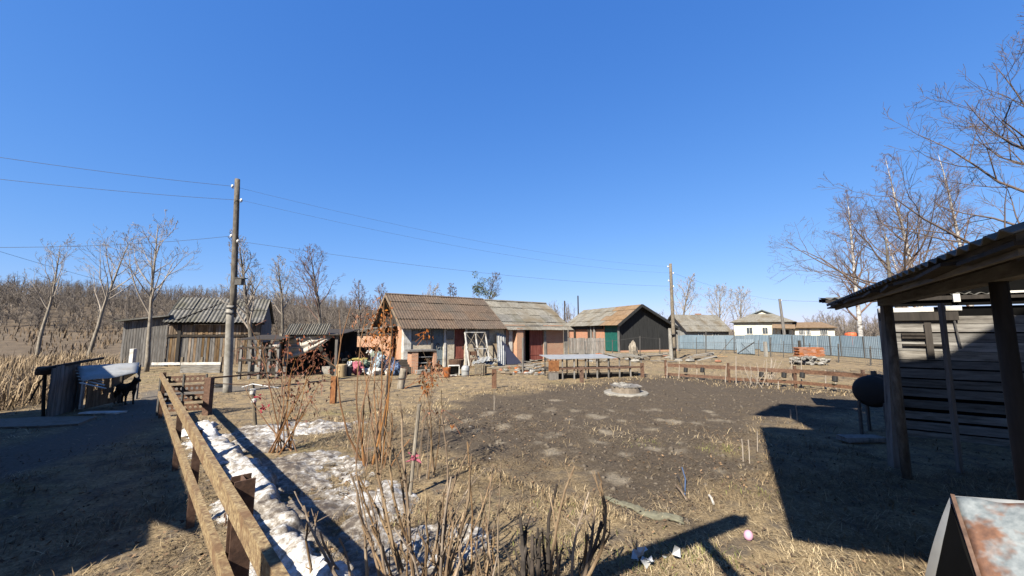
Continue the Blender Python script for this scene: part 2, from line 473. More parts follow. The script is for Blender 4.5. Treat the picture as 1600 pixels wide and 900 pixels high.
def rustsheet_mat():
    m, nt, b = _new('galvanised_rusted')
    N = nt.nodes; L = nt.links
    tc = N.new('ShaderNodeTexCoord')
    n = N.new('ShaderNodeTexNoise'); n.inputs['Scale'].default_value = 2.3; n.inputs['Detail'].default_value = 5; n.inputs['Roughness'].default_value = 0.6
    L.new(tc.outputs['Object'], n.inputs['Vector'])
    n2 = N.new('ShaderNodeTexNoise'); n2.inputs['Scale'].default_value = 40; n2.inputs['Detail'].default_value = 6
    L.new(tc.outputs['Object'], n2.inputs['Vector'])
    metal = ramp(nt, n2.outputs[0], [(0.3, (0.09, 0.108, 0.118)), (0.7, (0.18, 0.20, 0.21))])
    rs = ramp(nt, n2.outputs[0], [(0.3, (0.075, 0.035, 0.02)), (0.7, (0.15, 0.072, 0.04))])
    f = ramp(nt, n.outputs[0], [(0.53, (0, 0, 0)), (0.575, (1, 1, 1))])
    x = N.new('ShaderNodeMix'); x.data_type = 'RGBA'
    L.new(f.outputs[0], x.inputs[0]); L.new(metal.outputs[0], x.inputs[6]); L.new(rs.outputs[0], x.inputs[7])
    L.new(x.outputs[2], b.inputs['Base Color'])
    b.inputs['Roughness'].default_value = 0.7
    bp = N.new('ShaderNodeBump'); bp.inputs['Strength'].default_value = 0.3; bp.inputs['Distance'].default_value = 0.004
    L.new(n2.outputs[0], bp.inputs['Height']); L.new(bp.outputs[0], b.inputs['Normal'])


rustsheet_mat()

# ------------------------------------------------------------ mesh building
ORG = {}


def thing(name, label, cat, loc=(0, 0, 0), group=None):
    o = bpy.data.objects.new(name, None)
    o.empty_display_size = 0.1
    C.objects.link(o)
    o.location = loc
    o['label'] = label; o['category'] = cat
    if group:
        o['group'] = group
    ORG[o.name] = Vector(loc)
    return o


def tag(o, label, cat=None, group=None, kind=None):
    o['label'] = label
    if cat: o['category'] = cat
    if group: o['group'] = group
    if kind: o['kind'] = kind
    return o


def link(name, me, parent=None, org=None):
    o = bpy.data.objects.new(name, me)
    C.objects.link(o)
    if parent is not None:
        o.parent = parent
        ORG[o.name] = ORG[parent.name]
    else:
        ORG[o.name] = Vector(org or (0, 0, 0))
        o.location = ORG[o.name]
    return o


class Frame:
    """local x along 'ang' (degrees, 0 = world +X, anticlockwise), y to the left of it, z up"""
    def __init__(s, o, ang=0.0):
        s.o = Vector(o); a = R(ang)
        s.ax = Vector((math.cos(a), math.sin(a), 0)); s.ay = Vector((-math.sin(a), math.cos(a), 0)); s.az = Vector((0, 0, 1))

    def __call__(s, x, y, z):
        return s.o + s.ax * x + s.ay * y + s.az * z

    def hit(s, u, v, y=0.0):
        """where the sight line through a pixel meets the local plane y"""
        d = ray(u, v); e = Vector((0, 0, EYE)) - s.o
        t = (y - e.dot(s.ay)) / d.dot(s.ay)
        p = e + d * t
        return p.dot(s.ax), p.z


W0 = Frame((0, 0, 0), 0)


class MB:
    def __init__(s, fr=W0):
        s.v = []; s.f = []; s.fr = fr; s.uv = {}

    def add(s, pts, faces):
        n = len(s.v)
        s.v += [tuple(p) for p in pts]
        s.f += [tuple(i + n for i in f) for f in faces]
        return s

    def box(s, x0, x1, y0, y1, z0, z1, jit=0.0):
        j = (lambda: random.uniform(-jit, jit)) if jit else (lambda: 0)
        P = [s.fr(x + j(), y + j(), z + j()) for x in (x0, x1) for y in (y0, y1) for z in (z0, z1)]
        return s.add(P, [(0, 1, 3, 2), (4, 6, 7, 5), (0, 4, 5, 1), (2, 3, 7, 6), (0, 2, 6, 4), (1, 5, 7, 3)])

    def hexa(s, bottom, top):
        """two rings of 4 local points each"""
        P = [s.fr(*p) for p in bottom] + [s.fr(*p) for p in top]
        return s.add(P, [(3, 2, 1, 0), (4, 5, 6, 7), (0, 1, 5, 4), (1, 2, 6, 5), (2, 3, 7, 6), (3, 0, 4, 7)])

    def beam(s, p, q, w, h, up=(0, 0, 1), local=False):
        p = s.fr(*p) if local else Vector(p); q = s.fr(*q) if local else Vector(q)
        d = (q - p).normalized(); up = Vector(up)
        if abs(d.dot(up)) > 0.97: up = Vector((0, 1, 0)) if abs(d.y) < 0.9 else Vector((1, 0, 0))
        a = d.cross(up).normalized() * (w / 2); b = a.cross(d).normalized() * (h / 2)
        P = [c + sa * a + sb_ * b for c in (p, q) for sa, sb_ in ((-1, -1), (1, -1), (1, 1), (-1, 1))]
        return s.add(P, [(0, 1, 2, 3), (7, 6, 5, 4), (0, 4, 5, 1), (1, 5, 6, 2), (2, 6, 7, 3), (3, 7, 4, 0)])

    def tube(s, pts, rad, n=6, cap=True, local=False):
        pts = [s.fr(*p) if local else Vector(p) for p in pts]
        if not isinstance(rad, (list, tuple)): rad = [rad] * len(pts)
        P = []; prev = None
        for i, p in enumerate(pts):
            d = (pts[min(i + 1, len(pts) - 1)] - pts[max(i - 1, 0)])
            d = d.normalized() if d.length > 1e-9 else Vector((0, 0, 1))
            if prev is None:
                a = d.orthogonal().normalized()
            else:
                a = prev - d * prev.dot(d)
                a = a.normalized() if a.length > 1e-6 else d.orthogonal().normalized()
            prev = a; b = d.cross(a)
            for k in range(n):
                t = 2 * math.pi * k / n
                P.append(p + (a * math.cos(t) + b * math.sin(t)) * rad[i])
        F = []
        for i in range(len(pts) - 1):
            for k in range(n):
                k2 = (k + 1) % n
                F.append((i * n + k, i * n + k2, (i + 1) * n + k2, (i + 1) * n + k))
        if cap:
            F.append(tuple(range(n - 1, -1, -1)))
            m = (len(pts) - 1) * n
            F.append(tuple(range(m, m + n)))
        return s.add(P, F)

    def lathe(s, prof, c, n=20, axis=(0, 0, 1), wob=0.0):
        """prof: (radius, height) pairs"""
        ax = Vector(axis).normalized(); a = ax.orthogonal().normalized(); b = ax.cross(a); c = Vector(c)
        P = []; F = []
        for r, h in prof:
            for k in range(n):
                t = 2 * math.pi * k / n
                rr = r * (1 + random.uniform(-wob, wob))
                P.append(c + ax * h + (a * math.cos(t) + b * math.sin(t)) * rr)
        for i in range(len(prof) - 1):
            for k in range(n):
                k2 = (k + 1) % n
                F.append((i * n + k, i * n + k2, (i + 1) * n + k2, (i + 1) * n + k))
        F.append(tuple(range(n - 1, -1, -1))); m = (len(prof) - 1) * n; F.append(tuple(range(m, m + n)))
        return s.add(P, F)

    def blob(s, c, r, seed=0, n=10, m=7, wob=0.25, flat=None):
        """a lumpy closed sack"""
        c = Vector(c); rx, ry, rz = r
        P = []; rr = random.Random(seed)
        ph = [rr.uniform(0, 6.28) for _ in range(6)]
        for i in range(m + 1):
            th = math.pi * i / m
            for k in range(n):
                t = 2 * math.pi * k / n
                w_ = 1 + wob * (0.5 * math.sin(3 * t + ph[0] + 2 * th) + 0.4 * math.sin(5 * t + ph[1] - 3 * th) + 0.5 * math.sin(2 * t + ph[2]) * math.sin(2 * th + ph[3])) + rr.uniform(-.05, .05)
                p = Vector((math.sin(th) * math.cos(t) * rx, math.sin(th) * math.sin(t) * ry, math.cos(th) * rz)) * w_
                if flat is not None: p.z = max(p.z, -flat)
                P.append(c + p)
        F = []
        for i in range(m):
            for k in range(n):
                k2 = (k + 1) % n
                F.append((i * n + k, (i + 1) * n + k, (i + 1) * n + k2, i * n + k2))
        return s.add(P, F)

    def corr(s, p, du, dv, waves, amp=0.025, thick=0.008, seg=6, sag=0.0):
        """corrugated sheet: corner p, du across the waves, dv along them (world vectors)"""
        p = Vector(p); du = Vector(du); dv = Vector(dv)
        nrm = du.cross(dv).normalized(); n = max(2, int(waves * seg))
        P = []
        for lay in (0, 1):
            for j in (0, 1):
                for i in range(n + 1):
                    t = i / n
                    P.append(p + du * t + dv * j + nrm * (amp * math.cos(2 * math.pi * waves * t) - lay * thick))
        F = []; K = n + 1
        for i in range(n):
            F.append((i, i + 1, K + i + 1, K + i))
            F.append((2 * K + i, 3 * K + i, 3 * K + i + 1, 2 * K + i + 1))
            F.append((i + 1, i, 2 * K + i, 2 * K + i + 1))
            F.append((K + i, K + i + 1, 3 * K + i + 1, 3 * K + i))
        F.append((0, K, 3 * K, 2 * K)); F.append((n, 2 * K + n, 3 * K + n, K + n))
        return s.add(P, F)

    def leaf(s, p, d, size, w=0.55):
        d = Vector(d).normalized(); a = d.orthogonal().normalized()
        t = random.uniform(0, 6.28); b = d.cross(a); a = a * math.cos(t) + b * math.sin(t); nn = d.cross(a)
        p = Vector(p)
        return s.add([p, p + d * size * .5 + a * size * w * .5 + nn * size * .12, p + d * size + nn * size * -.1, p + d * size * .5 - a * size * w * .5 + nn * size * .12], [(0, 1, 2), (0, 2, 3)])

    def build(s, name, m, parent=None, org=None, smooth=False, uvs=None):
        o = ORG[parent.name] if parent is not None else Vector(org or (0, 0, 0))
        me = bpy.data.meshes.new(name)
        ox, oy, oz = o
        me.from_pydata([(x - ox, y - oy, z - oz) for x, y, z in s.v], [], s.f)
        me.materials.append(M[m])
        if smooth:
            me.polygons.foreach_set('use_smooth', [True] * len(me.polygons))
        if uvs is not None:
            ul = me.uv_layers.new(name='UVMap')
            fr = uvs
            for poly in me.polygons:
                nrm = poly.normal
                along = fr.ax if abs(nrm.dot(fr.ay)) > abs(nrm.dot(fr.ax)) else fr.ay
                for li in poly.loop_indices:
                    co = me.vertices[me.loops[li].vertex_index].co
                    ul.data[li].uv = (co.dot(along) + 50, co.z + 20)
        me.update()
        return link(name, me, parent, org)


def np_mesh(name, verts, faces, m, attrs=None, smooth=False):
    """verts (n,3), faces (k,3) or (k,4)"""
    me = bpy.data.meshes.new(name)
    verts = np.asarray(verts, np.float32); faces = np.asarray(faces, np.int32)
    k, c = faces.shape
    me.vertices.add(len(verts)); me.vertices.foreach_set('co', verts.ravel())
    me.loops.add(k * c); me.loops.foreach_set('vertex_index', faces.ravel())
    me.polygons.add(k)
    me.polygons.foreach_set('loop_start', np.arange(0, k * c, c, dtype=np.int32))
    me.update(calc_edges=True)
    for nm, val in (attrs or {}).items():
        a = me.attributes.new(nm, 'FLOAT', 'POINT'); a.data.foreach_set('value', np.asarray(val, np.float32))
    if smooth:
        me.polygons.foreach_set('use_smooth', np.ones(k, bool))
    me.materials.append(M[m])
    me.validate()
    return me


def window(parent, fr, x0, x1, z0, z1, y=0.0, frame_m='white_paint', name='window', n=1):
    """frame proud of the wall at local y, pane behind it"""
    t = 0.05
    b = MB(fr)
    b.box(x0, x1, y - .03, y + .03, z0, z0 + t).box(x0, x1, y - .03, y + .03, z1 - t, z1)
    b.box(x0, x0 + t, y - .028, y + .03, z0 + t, z1 - t).box(x1 - t, x1, y - .028, y + .03, z0 + t, z1 - t)
    for i in range(1, n + 1):
        xm = x0 + (x1 - x0) * i / (n + 1)
        b.box(xm - .02, xm + .02, y - .026, y + .03, z0 + t, z1 - t)
    o = b.build(name, frame_m, parent)
    MB(fr).box(x0 + t, x1 - t, y - .012, y + .01, z0 + t, z1 - t).build('pane', 'glass_dark', o)
    return o

# ============================================================ SETTING: ground, slab, snow
def axis(dense0, dense1, step, lo, hi, growth=1.16):
    a = list(np.arange(dense0, dense1 + 1e-6, step))
    x, s = a[-1], step
    while x < hi:
        s *= growth; x += s; a.append(x)
    x, s = a[0], step; pre = []
    while x > lo:
        s *= growth; x -= s; pre.append(x)
    return np.array(pre[::-1] + a)


gx = axis(-11, 9, 0.075, -900, 900); gy = axis(1.0, 13, 0.075, -120, 1100)
X, Y = np.meshgrid(gx, gy)
Z = ground_z(X, Y)
nx, ny = len(gx), len(gy)
idx = np.arange(nx * ny).reshape(ny, nx)
quads = np.stack([idx[:-1, :-1], idx[:-1, 1:], idx[1:, 1:], idx[1:, :-1]], -1).reshape(-1, 4)
xf, yf = X.ravel(), Y.ravel()
soil_v = soil_mask(xf, yf)
pal = np.zeros_like(xf)
prs = random.Random(5)
pale_px = [(735, 656), (760, 645), (790, 665), (815, 650), (860, 640), (862, 677), (890, 655), (900, 665), (935, 650), (935, 690), (955, 673), (970, 655), (975, 707),
           (985, 645), (1020, 699), (1065, 704), (1062, 688), (1115, 648), (1105, 643), (1048, 655), (1010, 665), (905, 705), (860, 705), (780, 690), (870, 625), (1000, 690),
           (925, 735), (965, 745), (1120, 733), (845, 690), (745, 672), (700, 668), (1090, 660), (1120, 655), (900, 640), (1020, 640), (955, 640)]
pn = fbm(xf * 4, yf * 4, 31)
for u, v in pale_px:
    c = g(u, v); rr = prs.uniform(0.07, 0.19) * (0.6 + c.y / 14)
    d2 = ((xf - c.x) / rr) ** 2 + ((yf - c.y) / rr) ** 2
    pal = np.maximum(pal, np.clip(0.9 - d2 * 0.7 + (pn - 0.5) * 3.2, 0, 1))
dist_ = np.hypot(xf, yf)
field = sstep(30, 44, -0.6 * xf + 0.8 * yf + (fbm(xf * .05, yf * .05, 41) - .5) * 12)
lane_s = -0.6 * xf + 0.8 * yf
lane = sstep(2.2, 0.6, np.abs(lane_s - 58 - 4 * (fbm(xf * .03, yf * .03, 45) - .5))) * sstep(-30, -45, xf)
me = np_mesh('ground', np.stack([xf, yf, Z.ravel()], -1), quads, 'ground',
             {'soil': soil_v, 'path': path_mask(xf, yf), 'field': field * 0.85, 'pale': np.maximum(pal * np.clip(soil_v * 1.2, 0, 1), lane) * 0.45}, smooth=True)
o = link('ground', me); o['kind'] = 'structure'


def slab(name, px, top, m, label=None):
    P = [g(u, v) for u, v in px]
    b = MB(); n = len(P)
    b.add([(p.x, p.y, top) for p in P] + [(p.x, p.y, -0.15) for p in P],
          [tuple(range(n)), tuple(range(2 * n - 1, n - 1, -1))] + [(i, i + n, (i + 1) % n + n, (i + 1) % n) for i in range(n)])
    o = b.build(name, m)
    o['kind'] = 'structure'
    return o


slab('pavement', [(-260, 690), (-150, 672), (60, 668), (122, 664), (152, 652), (60, 653), (-200, 668)], 0.03, 'old_concrete')

# snow bank along the fence and the dirty snow lying in the garden
snow_patches = [(462, 668, 1.5, 0.75, 20), (480, 735, 1.15, 1.0, -35), (545, 790, 0.95, 0.85, -30), (650, 850, 0.85, 0.5, 0), (588, 700, 0.34, 0.18, 10), (410, 690, 0.9, 0.55, -40), (570, 870, 0.8, 0.7, -20),
                (715, 828, 0.34, 0.2, 10), (520, 850, 0.6, 0.8, -30)]
sp = [(g(u, v), a, b_, R(r)) for u, v, a, b_, r in snow_patches]


def snow_thick(x, y):
    t, w_ = fence_tw(x, y)
    jag = (fbm(t * 1.6, t * 0 + 3.3, 51) - 0.5) * 0.34 + (fbm(t * 6, t * 0 + 9.1, 53) - 0.5) * 0.12
    edge = 0.86 + jag * 1.3
    prof = sstep(0.22, 0.80, w_ - jag * .8 + (fbm(t * 3.1, w_ * 3, 58) - .5) * .35) * (1 - sstep(edge, edge + 0.13, w_))
    along = sstep(1.0, 1.6, t) * (1 - sstep(9.4, 10.1, t + jag * 2))
    gaps = sstep(0.30, 0.55, fbm(t * 1.3 + 5.5, w_ * 1.2, 57))
    ridge = (0.21 + 0.10 * (fbm(t * .8, w_ * 2, 55) - .5)) * prof * along * (0.12 + 0.88 * gaps)
    th = ridge
    n = (fbm(np.asarray(x) * 3.1, np.asarray(y) * 3.1, 61) - 0.5)
    n2 = (fbm(np.asarray(x) * 11, np.asarray(y) * 11, 63) - 0.5)
    for c, a, b_, r in sp:
        dx = x - c.x; dy = y - c.y
        ux = (dx * math.cos(r) + dy * math.sin(r)) / a; uy = (-dx * math.sin(r) + dy * math.cos(r)) / b_
        q = 1 - (ux * ux + uy * uy)
        th = np.maximum(th, np.clip(q, -1, 0.5) * 0.11 + n * 0.16)
    n3 = (fbm(np.asarray(x) * 21, np.asarray(y) * 21, 67, 2) - 0.5)
    return th + n2 * 0.06 + n3 * 0.03 - 0.025


sx = np.arange(-9.5, 0.4, 0.03); sy = np.arange(1.4, 10.8, 0.03)
SX, SY = np.meshgrid(sx, sy)
TH = snow_thick(SX, SY)
SZ = ground_z(SX, SY) + np.where(TH > 0, TH, np.maximum(TH, -0.08))
keep = TH > -0.06
si = np.arange(SX.size).reshape(SX.shape)
q = np.stack([si[:-1, :-1], si[:-1, 1:], si[1:, 1:], si[1:, :-1]], -1)
kq = keep[:-1, :-1] & keep[:-1, 1:] & keep[1:, 1:] & keep[1:, :-1]
q = q[kq]
used = np.unique(q); remap = -np.ones(SX.size, int); remap[used] = np.arange(len(used))
tt, ww = fence_tw(SX.ravel(), SY.ravel())
dirty = np.clip(0.56 + 0.2 * sstep(0.95, 1.1, ww) * (1 - sstep(1.3, 1.6, ww)) - 0.30 * (1 - sstep(0.84, 1.0, ww)) + (fbm(SX.ravel() * .9, SY.ravel() * .9, 66) - .5) * 1.1, 0, 1)  # band just past the ridge: trench shade added to the dirt value
me = np_mesh('snow', np.stack([SX.ravel(), SY.ravel(), SZ.ravel()], -1)[used], remap[q], 'snow', {'dirty': dirty[used]}, smooth=True)
o = link('snow', me)
tag(o, 'melting white and dirty snow lying along the rusty fence', kind='stuff')


# ------------------------------------------------------------ dry grass, matted straw, reeds
def blades(pos, height, lean, width, tone, seed, curve=0.5, direction=None):
    """bent blades: 5 verts, 3 tris; pos (n,3)"""
    r = np.random.default_rng(seed); n = len(pos)
    a = r.uniform(0, 2 * np.pi, n) if direction is None else direction
    dx, dy = np.cos(a), np.sin(a)
    lx = height * np.sin(lean); lz = height * np.cos(lean)
    ca = a + np.pi / 2; wx, wy = np.cos(ca) * width / 2, np.sin(ca) * width / 2
    mid = pos + np.stack([dx * lx * 0.45, dy * lx * 0.45, lz * 0.62], -1)
    tip = pos + np.stack([dx * lx * (1 + curve * .3), dy * lx * (1 + curve * .3), lz * (1 - curve * .35)], -1)
    wv = np.stack([wx, wy, np.zeros(n)], -1)
    V_ = np.stack([pos - wv, pos + wv, mid - wv * .8, mid + wv * .8, tip], 1).reshape(-1, 3)
    b = np.arange(n)[:, None] * 5
    F = np.concatenate([b + [0, 1, 3], b + [0, 3, 2], b + [2, 3, 4]], 1).reshape(-1, 3)
    return V_, F, np.repeat(tone, 5)


def scatter(n, seed, rmin, rmax, amin, amax, power=1.0):
    r = np.random.default_rng(seed)
    rad = rmin + (rmax - rmin) * r.random(n) ** power
    an = R(amin) + (R(amax) - R(amin)) * r.random(n)
    return rad * np.sin(an), rad * np.cos(an), r


def straw_layer(name, n, seed, rmin, rmax, hmin, hmax, wid, power, label, standing=False):
    x, y, r = scatter(n, seed, rmin, rmax, -62, 62, power)
    dens = fbm(x * 0.9, y * 0.9, 71) * 0.6 + fbm(x * 3, y * 3, 73) * 0.4
    sm = soil_mask(x, y); pm = path_mask(x, y)
    keep = (r.random(n) < np.clip((dens - 0.40) * 6, 0.06, 1)) & (r.random(n) > sm * 0.86) & (r.random(n) > pm * 0.72) & (snow_thick(x, y) < 0.03 + 0.12 * r.random(n) ** 6)
    x, y = x[keep], y[keep]; k = len(x)
    z = ground_z(x, y) + 0.012 * r.random(k)
    dd = np.hypot(x, y)
    h = r.uniform(hmin, hmax, k) * (0.55 + 0.8 * fbm(x * .7, y * .7, 75))
    lean = R(88) - R(50) * r.random(k) ** 2.6
    dirn = fbm(x * .45, y * .45, 79) * 14 + r.normal(0, 1.3, k)
    tone = np.clip(r.normal(0.46, 0.27, k) + (fbm(x * .5, y * .5, 77) - .5) * 1.3, 0, 1)
    V_, F, T = blades(np.stack([x, y, z], -1), h, lean, wid * (0.6 + 0.8 * r.random(k)) * (1 + dd * 0.05), tone, seed + 1, .25, dirn)
    me = np_mesh(name, V_, F, 'straw', {'tone': T})
    return tag(link(name, me), label, kind='stuff')


straw_layer('dry_grass', 190000, 101, 2.2, 10, 0.06, 0.17, 0.0036, 1.2, 'matted dry yellow grass covering the ground near the fence')
straw_layer('dry_grass', 60000, 102, 8, 30, 0.06, 0.18, 0.007, 0.9, 'short dry grass on the yard beyond the garden')

# taller tufts along the garden edges
tuft = []
tr = random.Random(12)
edge_px = [(u, 632 + (700 - u) * 0.12) for u in range(520, 700, 8)] + [(u, 612 - (u - 780) * 0.08) for u in range(720, 1040, 9)] + \
          [(u, 700 + (u - 640) * .33) for u in range(640, 960, 9)] + [(1185, 655), (1190, 672), (1196, 690), (1204, 712), (1212, 740)] + \
          [(u, 590 + (u - 1040) * 0.085) for u in range(1040, 1340, 8)] + [(430, 640), (460, 640), (490, 645), (540, 660), (560, 680), (600, 690)]
for u, v in edge_px:
    for _ in range(22):
        p = g(u + tr.gauss(0, 7), v + tr.gauss(0, 3.0)); tuft.append((p.x, p.y))
tuft = np.array(tuft)
tz_ = ground_z(tuft[:, 0], tuft[:, 1])
rt = np.random.default_rng(13); k = len(tuft)
V_, F, T = blades(np.concatenate([tuft, tz_[:, None]], 1), rt.uniform(.04, .13, k), R(65) * rt.random(k), 0.006 + .0006 * np.hypot(tuft[:, 0], tuft[:, 1]), np.clip(rt.normal(.62, .2, k), 0, 1), 14)
tag(link('grass_tufts', np_mesh('grass_tufts', V_, F, 'straw', {'tone': T})), 'longer dry grass along the edges of the dug garden', kind='stuff')

gg = []
for u, v, n in [(1125, 700, 130), (880, 790, 90), (1010, 690, 40), (1090, 860, 160), (1010, 870, 130), (1180, 770, 60), (860, 845, 120), (620, 810, 30)]:
    c = g(u, v)
    for _ in range(n):
        gg.append((c.x + tr.gauss(0, .22), c.y + tr.gauss(0, .15)))
gg = np.array(gg); k = len(gg)
V_, F, T = blades(np.concatenate([gg, ground_z(gg[:, 0], gg[:, 1])[:, None]], 1), rt.uniform(.04, .09, k), R(60) * rt.random(k), np.full(k, .006), rt.random(k), 15)
tag(link('green_grass', np_mesh('green_grass', V_, F, 'green_grass', {'tone': T})), 'first green blades of grass coming up in the straw', kind='stuff')

# leaf litter and crumbs of dirt in the straw
lt = np.stack(scatter(16000, 351, 2.2, 11, -60, 60, 1.15)[:2], -1)
lt = lt[(snow_thick(lt[:, 0], lt[:, 1]) < .02) & (fbm(lt[:, 0] * 1.4, lt[:, 1] * 1.4, 353) > .44)]
k = len(lt); rl = np.random.default_rng(352)
lb_ = np.concatenate([lt, ground_z(lt[:, 0], lt[:, 1])[:, None] + .012 + .03 * rl.random((k, 1))], 1)
ax1 = rl.normal(size=(k, 3)) * [1, 1, .35]; ax1 /= np.linalg.norm(ax1, axis=1)[:, None]
ax2 = np.cross(ax1, rl.normal(size=(k, 3)) * [.3, .3, 1]); ax2 /= np.linalg.norm(ax2, axis=1)[:, None] + 1e-9
sz = rl.uniform(.008, .03, (k, 1))
Vl = np.stack([lb_ - ax1 * sz, lb_ + ax2 * sz * .5, lb_ + ax1 * sz, lb_ - ax2 * sz * .5], 1).reshape(-1, 3)
Fl = np.arange(k)[:, None] * 4 + np.array([0, 1, 2, 3])
attr_mat('litter', [(0.0, (0.02, 0.014, 0.010)), (0.6, (0.075, 0.048, 0.030)), (1.0, (0.20, 0.13, 0.075))])
tag(link('leaf_litter', np_mesh('leaf_litter', Vl, Fl, 'litter', {'tone': np.repeat(rl.random(k), 4)})), 'dead leaves and crumbs of dirt scattered in the straw', kind='stuff')

# clods on the dug soil
cl = np.stack(scatter(5000, 301, 4.5, 17, -25, 45, 1.0)[:2], -1)
cl = cl[soil_mask(cl[:, 0], cl[:, 1]) > 0.6]
k = len(cl); rc = np.random.default_rng(302)
s_ = rc.uniform(.008, .035, k) ** 1.0 * (0.8 + rc.random(k) ** 6 * 1.5)
oc = np.array([[1, 0, 0], [0, 1, 0], [-1, 0, 0], [0, -1, 0], [0, 0, .75], [0, 0, -.6]])
ofc = np.array([[0, 1, 4], [1, 2, 4], [2, 3, 4], [3, 0, 4], [1, 0, 5], [2, 1, 5], [3, 2, 5], [0, 3, 5]])
base = np.concatenate([cl, ground_z(cl[:, 0], cl[:, 1])[:, None]], 1)
Vc = (base[:, None, :] + oc[None] * s_[:, None, None] * rc.uniform(.6, 1.3, (k, 6, 1))).reshape(-1, 3)
Fc = (np.arange(k)[:, None, None] * 6 + ofc[None]).reshape(-1, 3)
mat('clod', [(0.3, (0.035, 0.028, 0.021)), (0.7, (0.12, 0.10, 0.078))], 9, 0.95, 0.4)
tag(link('soil_clods', np_mesh('soil_clods', Vc, Fc, 'clod')), 'dark crumbly clods on the dug garden soil', kind='stuff')

# reeds on the left
n = 20000
r = np.random.default_rng(401)
rx = r.uniform(-34, -11.5, n); ry = r.uniform(9.5, 25, n)
ok = (rx / ry < -0.985 - 0.10 * r.random(n)) & (rx / ry > -1.75) & (ry > 9.6 + 0.25 * np.maximum(0, -rx - 12)) & (fbm(rx * .35, ry * .35, 403) > 0.36)
ok &= ~((rx > -13.6) & (ry < 12.6))
rx, ry = rx[ok], ry[ok]; k = len(rx)
V_, F, T = blades(np.stack([rx, ry, ground_z(rx, ry) - .02], -1), r.uniform(.35, 1.4, k) * (0.5 + .75 * fbm(rx * .3, ry * .3, 405)), R(38) * r.random(k), 0.022 + .012 * r.random(k), np.clip(r.normal(.58, .25, k), 0, 1), 402)
tag(link('reed_bed', np_mesh('reed_bed', V_, F, 'reed', {'tone': T})), 'tall pale dry reeds and weeds behind the dog kennel', kind='stuff')
# dead tangle at the reeds' foot
n = 5000
rx = r.uniform(-30, -12, n); ry = r.uniform(9.5, 14, n)
ok = (rx / ry < -1.02) & ~((rx > -13.6) & (ry < 12.3))
rx, ry = rx[ok], ry[ok]; k = len(rx)
V_, F, T = blades(np.stack([rx, ry, ground_z(rx, ry)], -1), r.uniform(.3, .9, k), R(70) * r.random(k), np.full(k, .02), np.clip(r.normal(.25, .2, k), 0, 1), 404)
tag(link('dead_weeds', np_mesh('dead_weeds', V_, F, 'reed', {'tone': T})), 'dark tangled dead weeds at the foot of the reeds', kind='stuff')
# coarse weeds on the hillside
n = 30000
r = np.random.default_rng(411)
rx = r.uniform(-95, 5, n); ry = r.uniform(22, 95, n)
s = -0.6 * rx + 0.8 * ry
ok = (s > 30) & (s < 85) & (fbm(rx * .12, ry * .12, 413) > .50) & (rx / ry < -.05)
rx, ry = rx[ok], ry[ok]; k = len(rx)
V_, F, T = blades(np.stack([rx, ry, ground_z(rx, ry) - .02], -1), r.uniform(.25, .8, k), R(40) * r.random(k), 0.05 + .05 * r.random(k), np.clip(r.normal(.12, .16, k), 0, 1), 412)
tag(link('hillside_weeds', np_mesh('hillside_weeds', V_, F, 'reed', {'tone': T})), 'brown dead weeds on the rising ground behind the sheds', kind='stuff')

# ============================================================ HOUSE, ADDED PANEL AND BEAM OUT OF FRAME THAT CAST THE SHADE
cot = 1 / math.tan(R(SUN_EL))
# house left of the path, parallel to the rail fence
corner_shadow = g(298, 806)
h0 = 3.6
c0 = corner_shadow - SH * (h0 * cot)
fd = math.degrees(math.atan2(FD.y, FD.x))
hf = Frame((c0.x, c0.y, 0), fd)       # x runs away along the fence, y to the left of it
t = thing('house', 'plastered village house beside the path, just left of the view', 'house', (c0.x, c0.y, 0))
b = MB(hf).box(-.45, 10.0, 0.3, 6.5, 0, h0 - .05); b.build('wall', 'plaster_cream', t)
b = MB(hf).hexa([(-.5, 0, h0 - .04), (10.3, 0, h0 - .04), (10.3, 3.4, h0 + 2.7), (-.5, 3.4, h0 + 2.7)], [(-.5, 0, h0 + .04), (10.3, 0, h0 + .04), (10.3, 3.4, h0 + 2.8), (-.5, 3.4, h0 + 2.8)])
b.hexa([(-.5, 3.4, h0 + 2.7), (10.3, 3.4, h0 + 2.7), (10.3, 6.9, h0 - .04), (-.5, 6.9, h0 - .04)], [(-.5, 3.4, h0 + 2.8), (10.3, 3.4, h0 + 2.8), (10.3, 6.9, h0 + .04), (-.5, 6.9, h0 + .04)])
b.build('roof', 'slate', t)

# unseen panel added behind the viewer, cut to the shadow it throws
B_ = g(1235, 835); T_ = 4.8; tel = math.tan(R(SUN_EL))
Q = B_ - SH * T_
SB = Vector((SH.y, -SH.x, 0))
fpost = g(1417, 745)                      # foot of the open shed's far post
BE = 33.0
ow = Frame((fpost.x, fpost.y, 0), 90 - BE)
OWX = 3.2                                 # the outbuilding wall stands this far beyond the post
owf = Frame(ow(OWX, -.56, 0), -BE)        # wall frame: x to the right along the wall


def on_wall(u, v):
    x, z = owf.hit(u, v); return owf(x, 0, z)


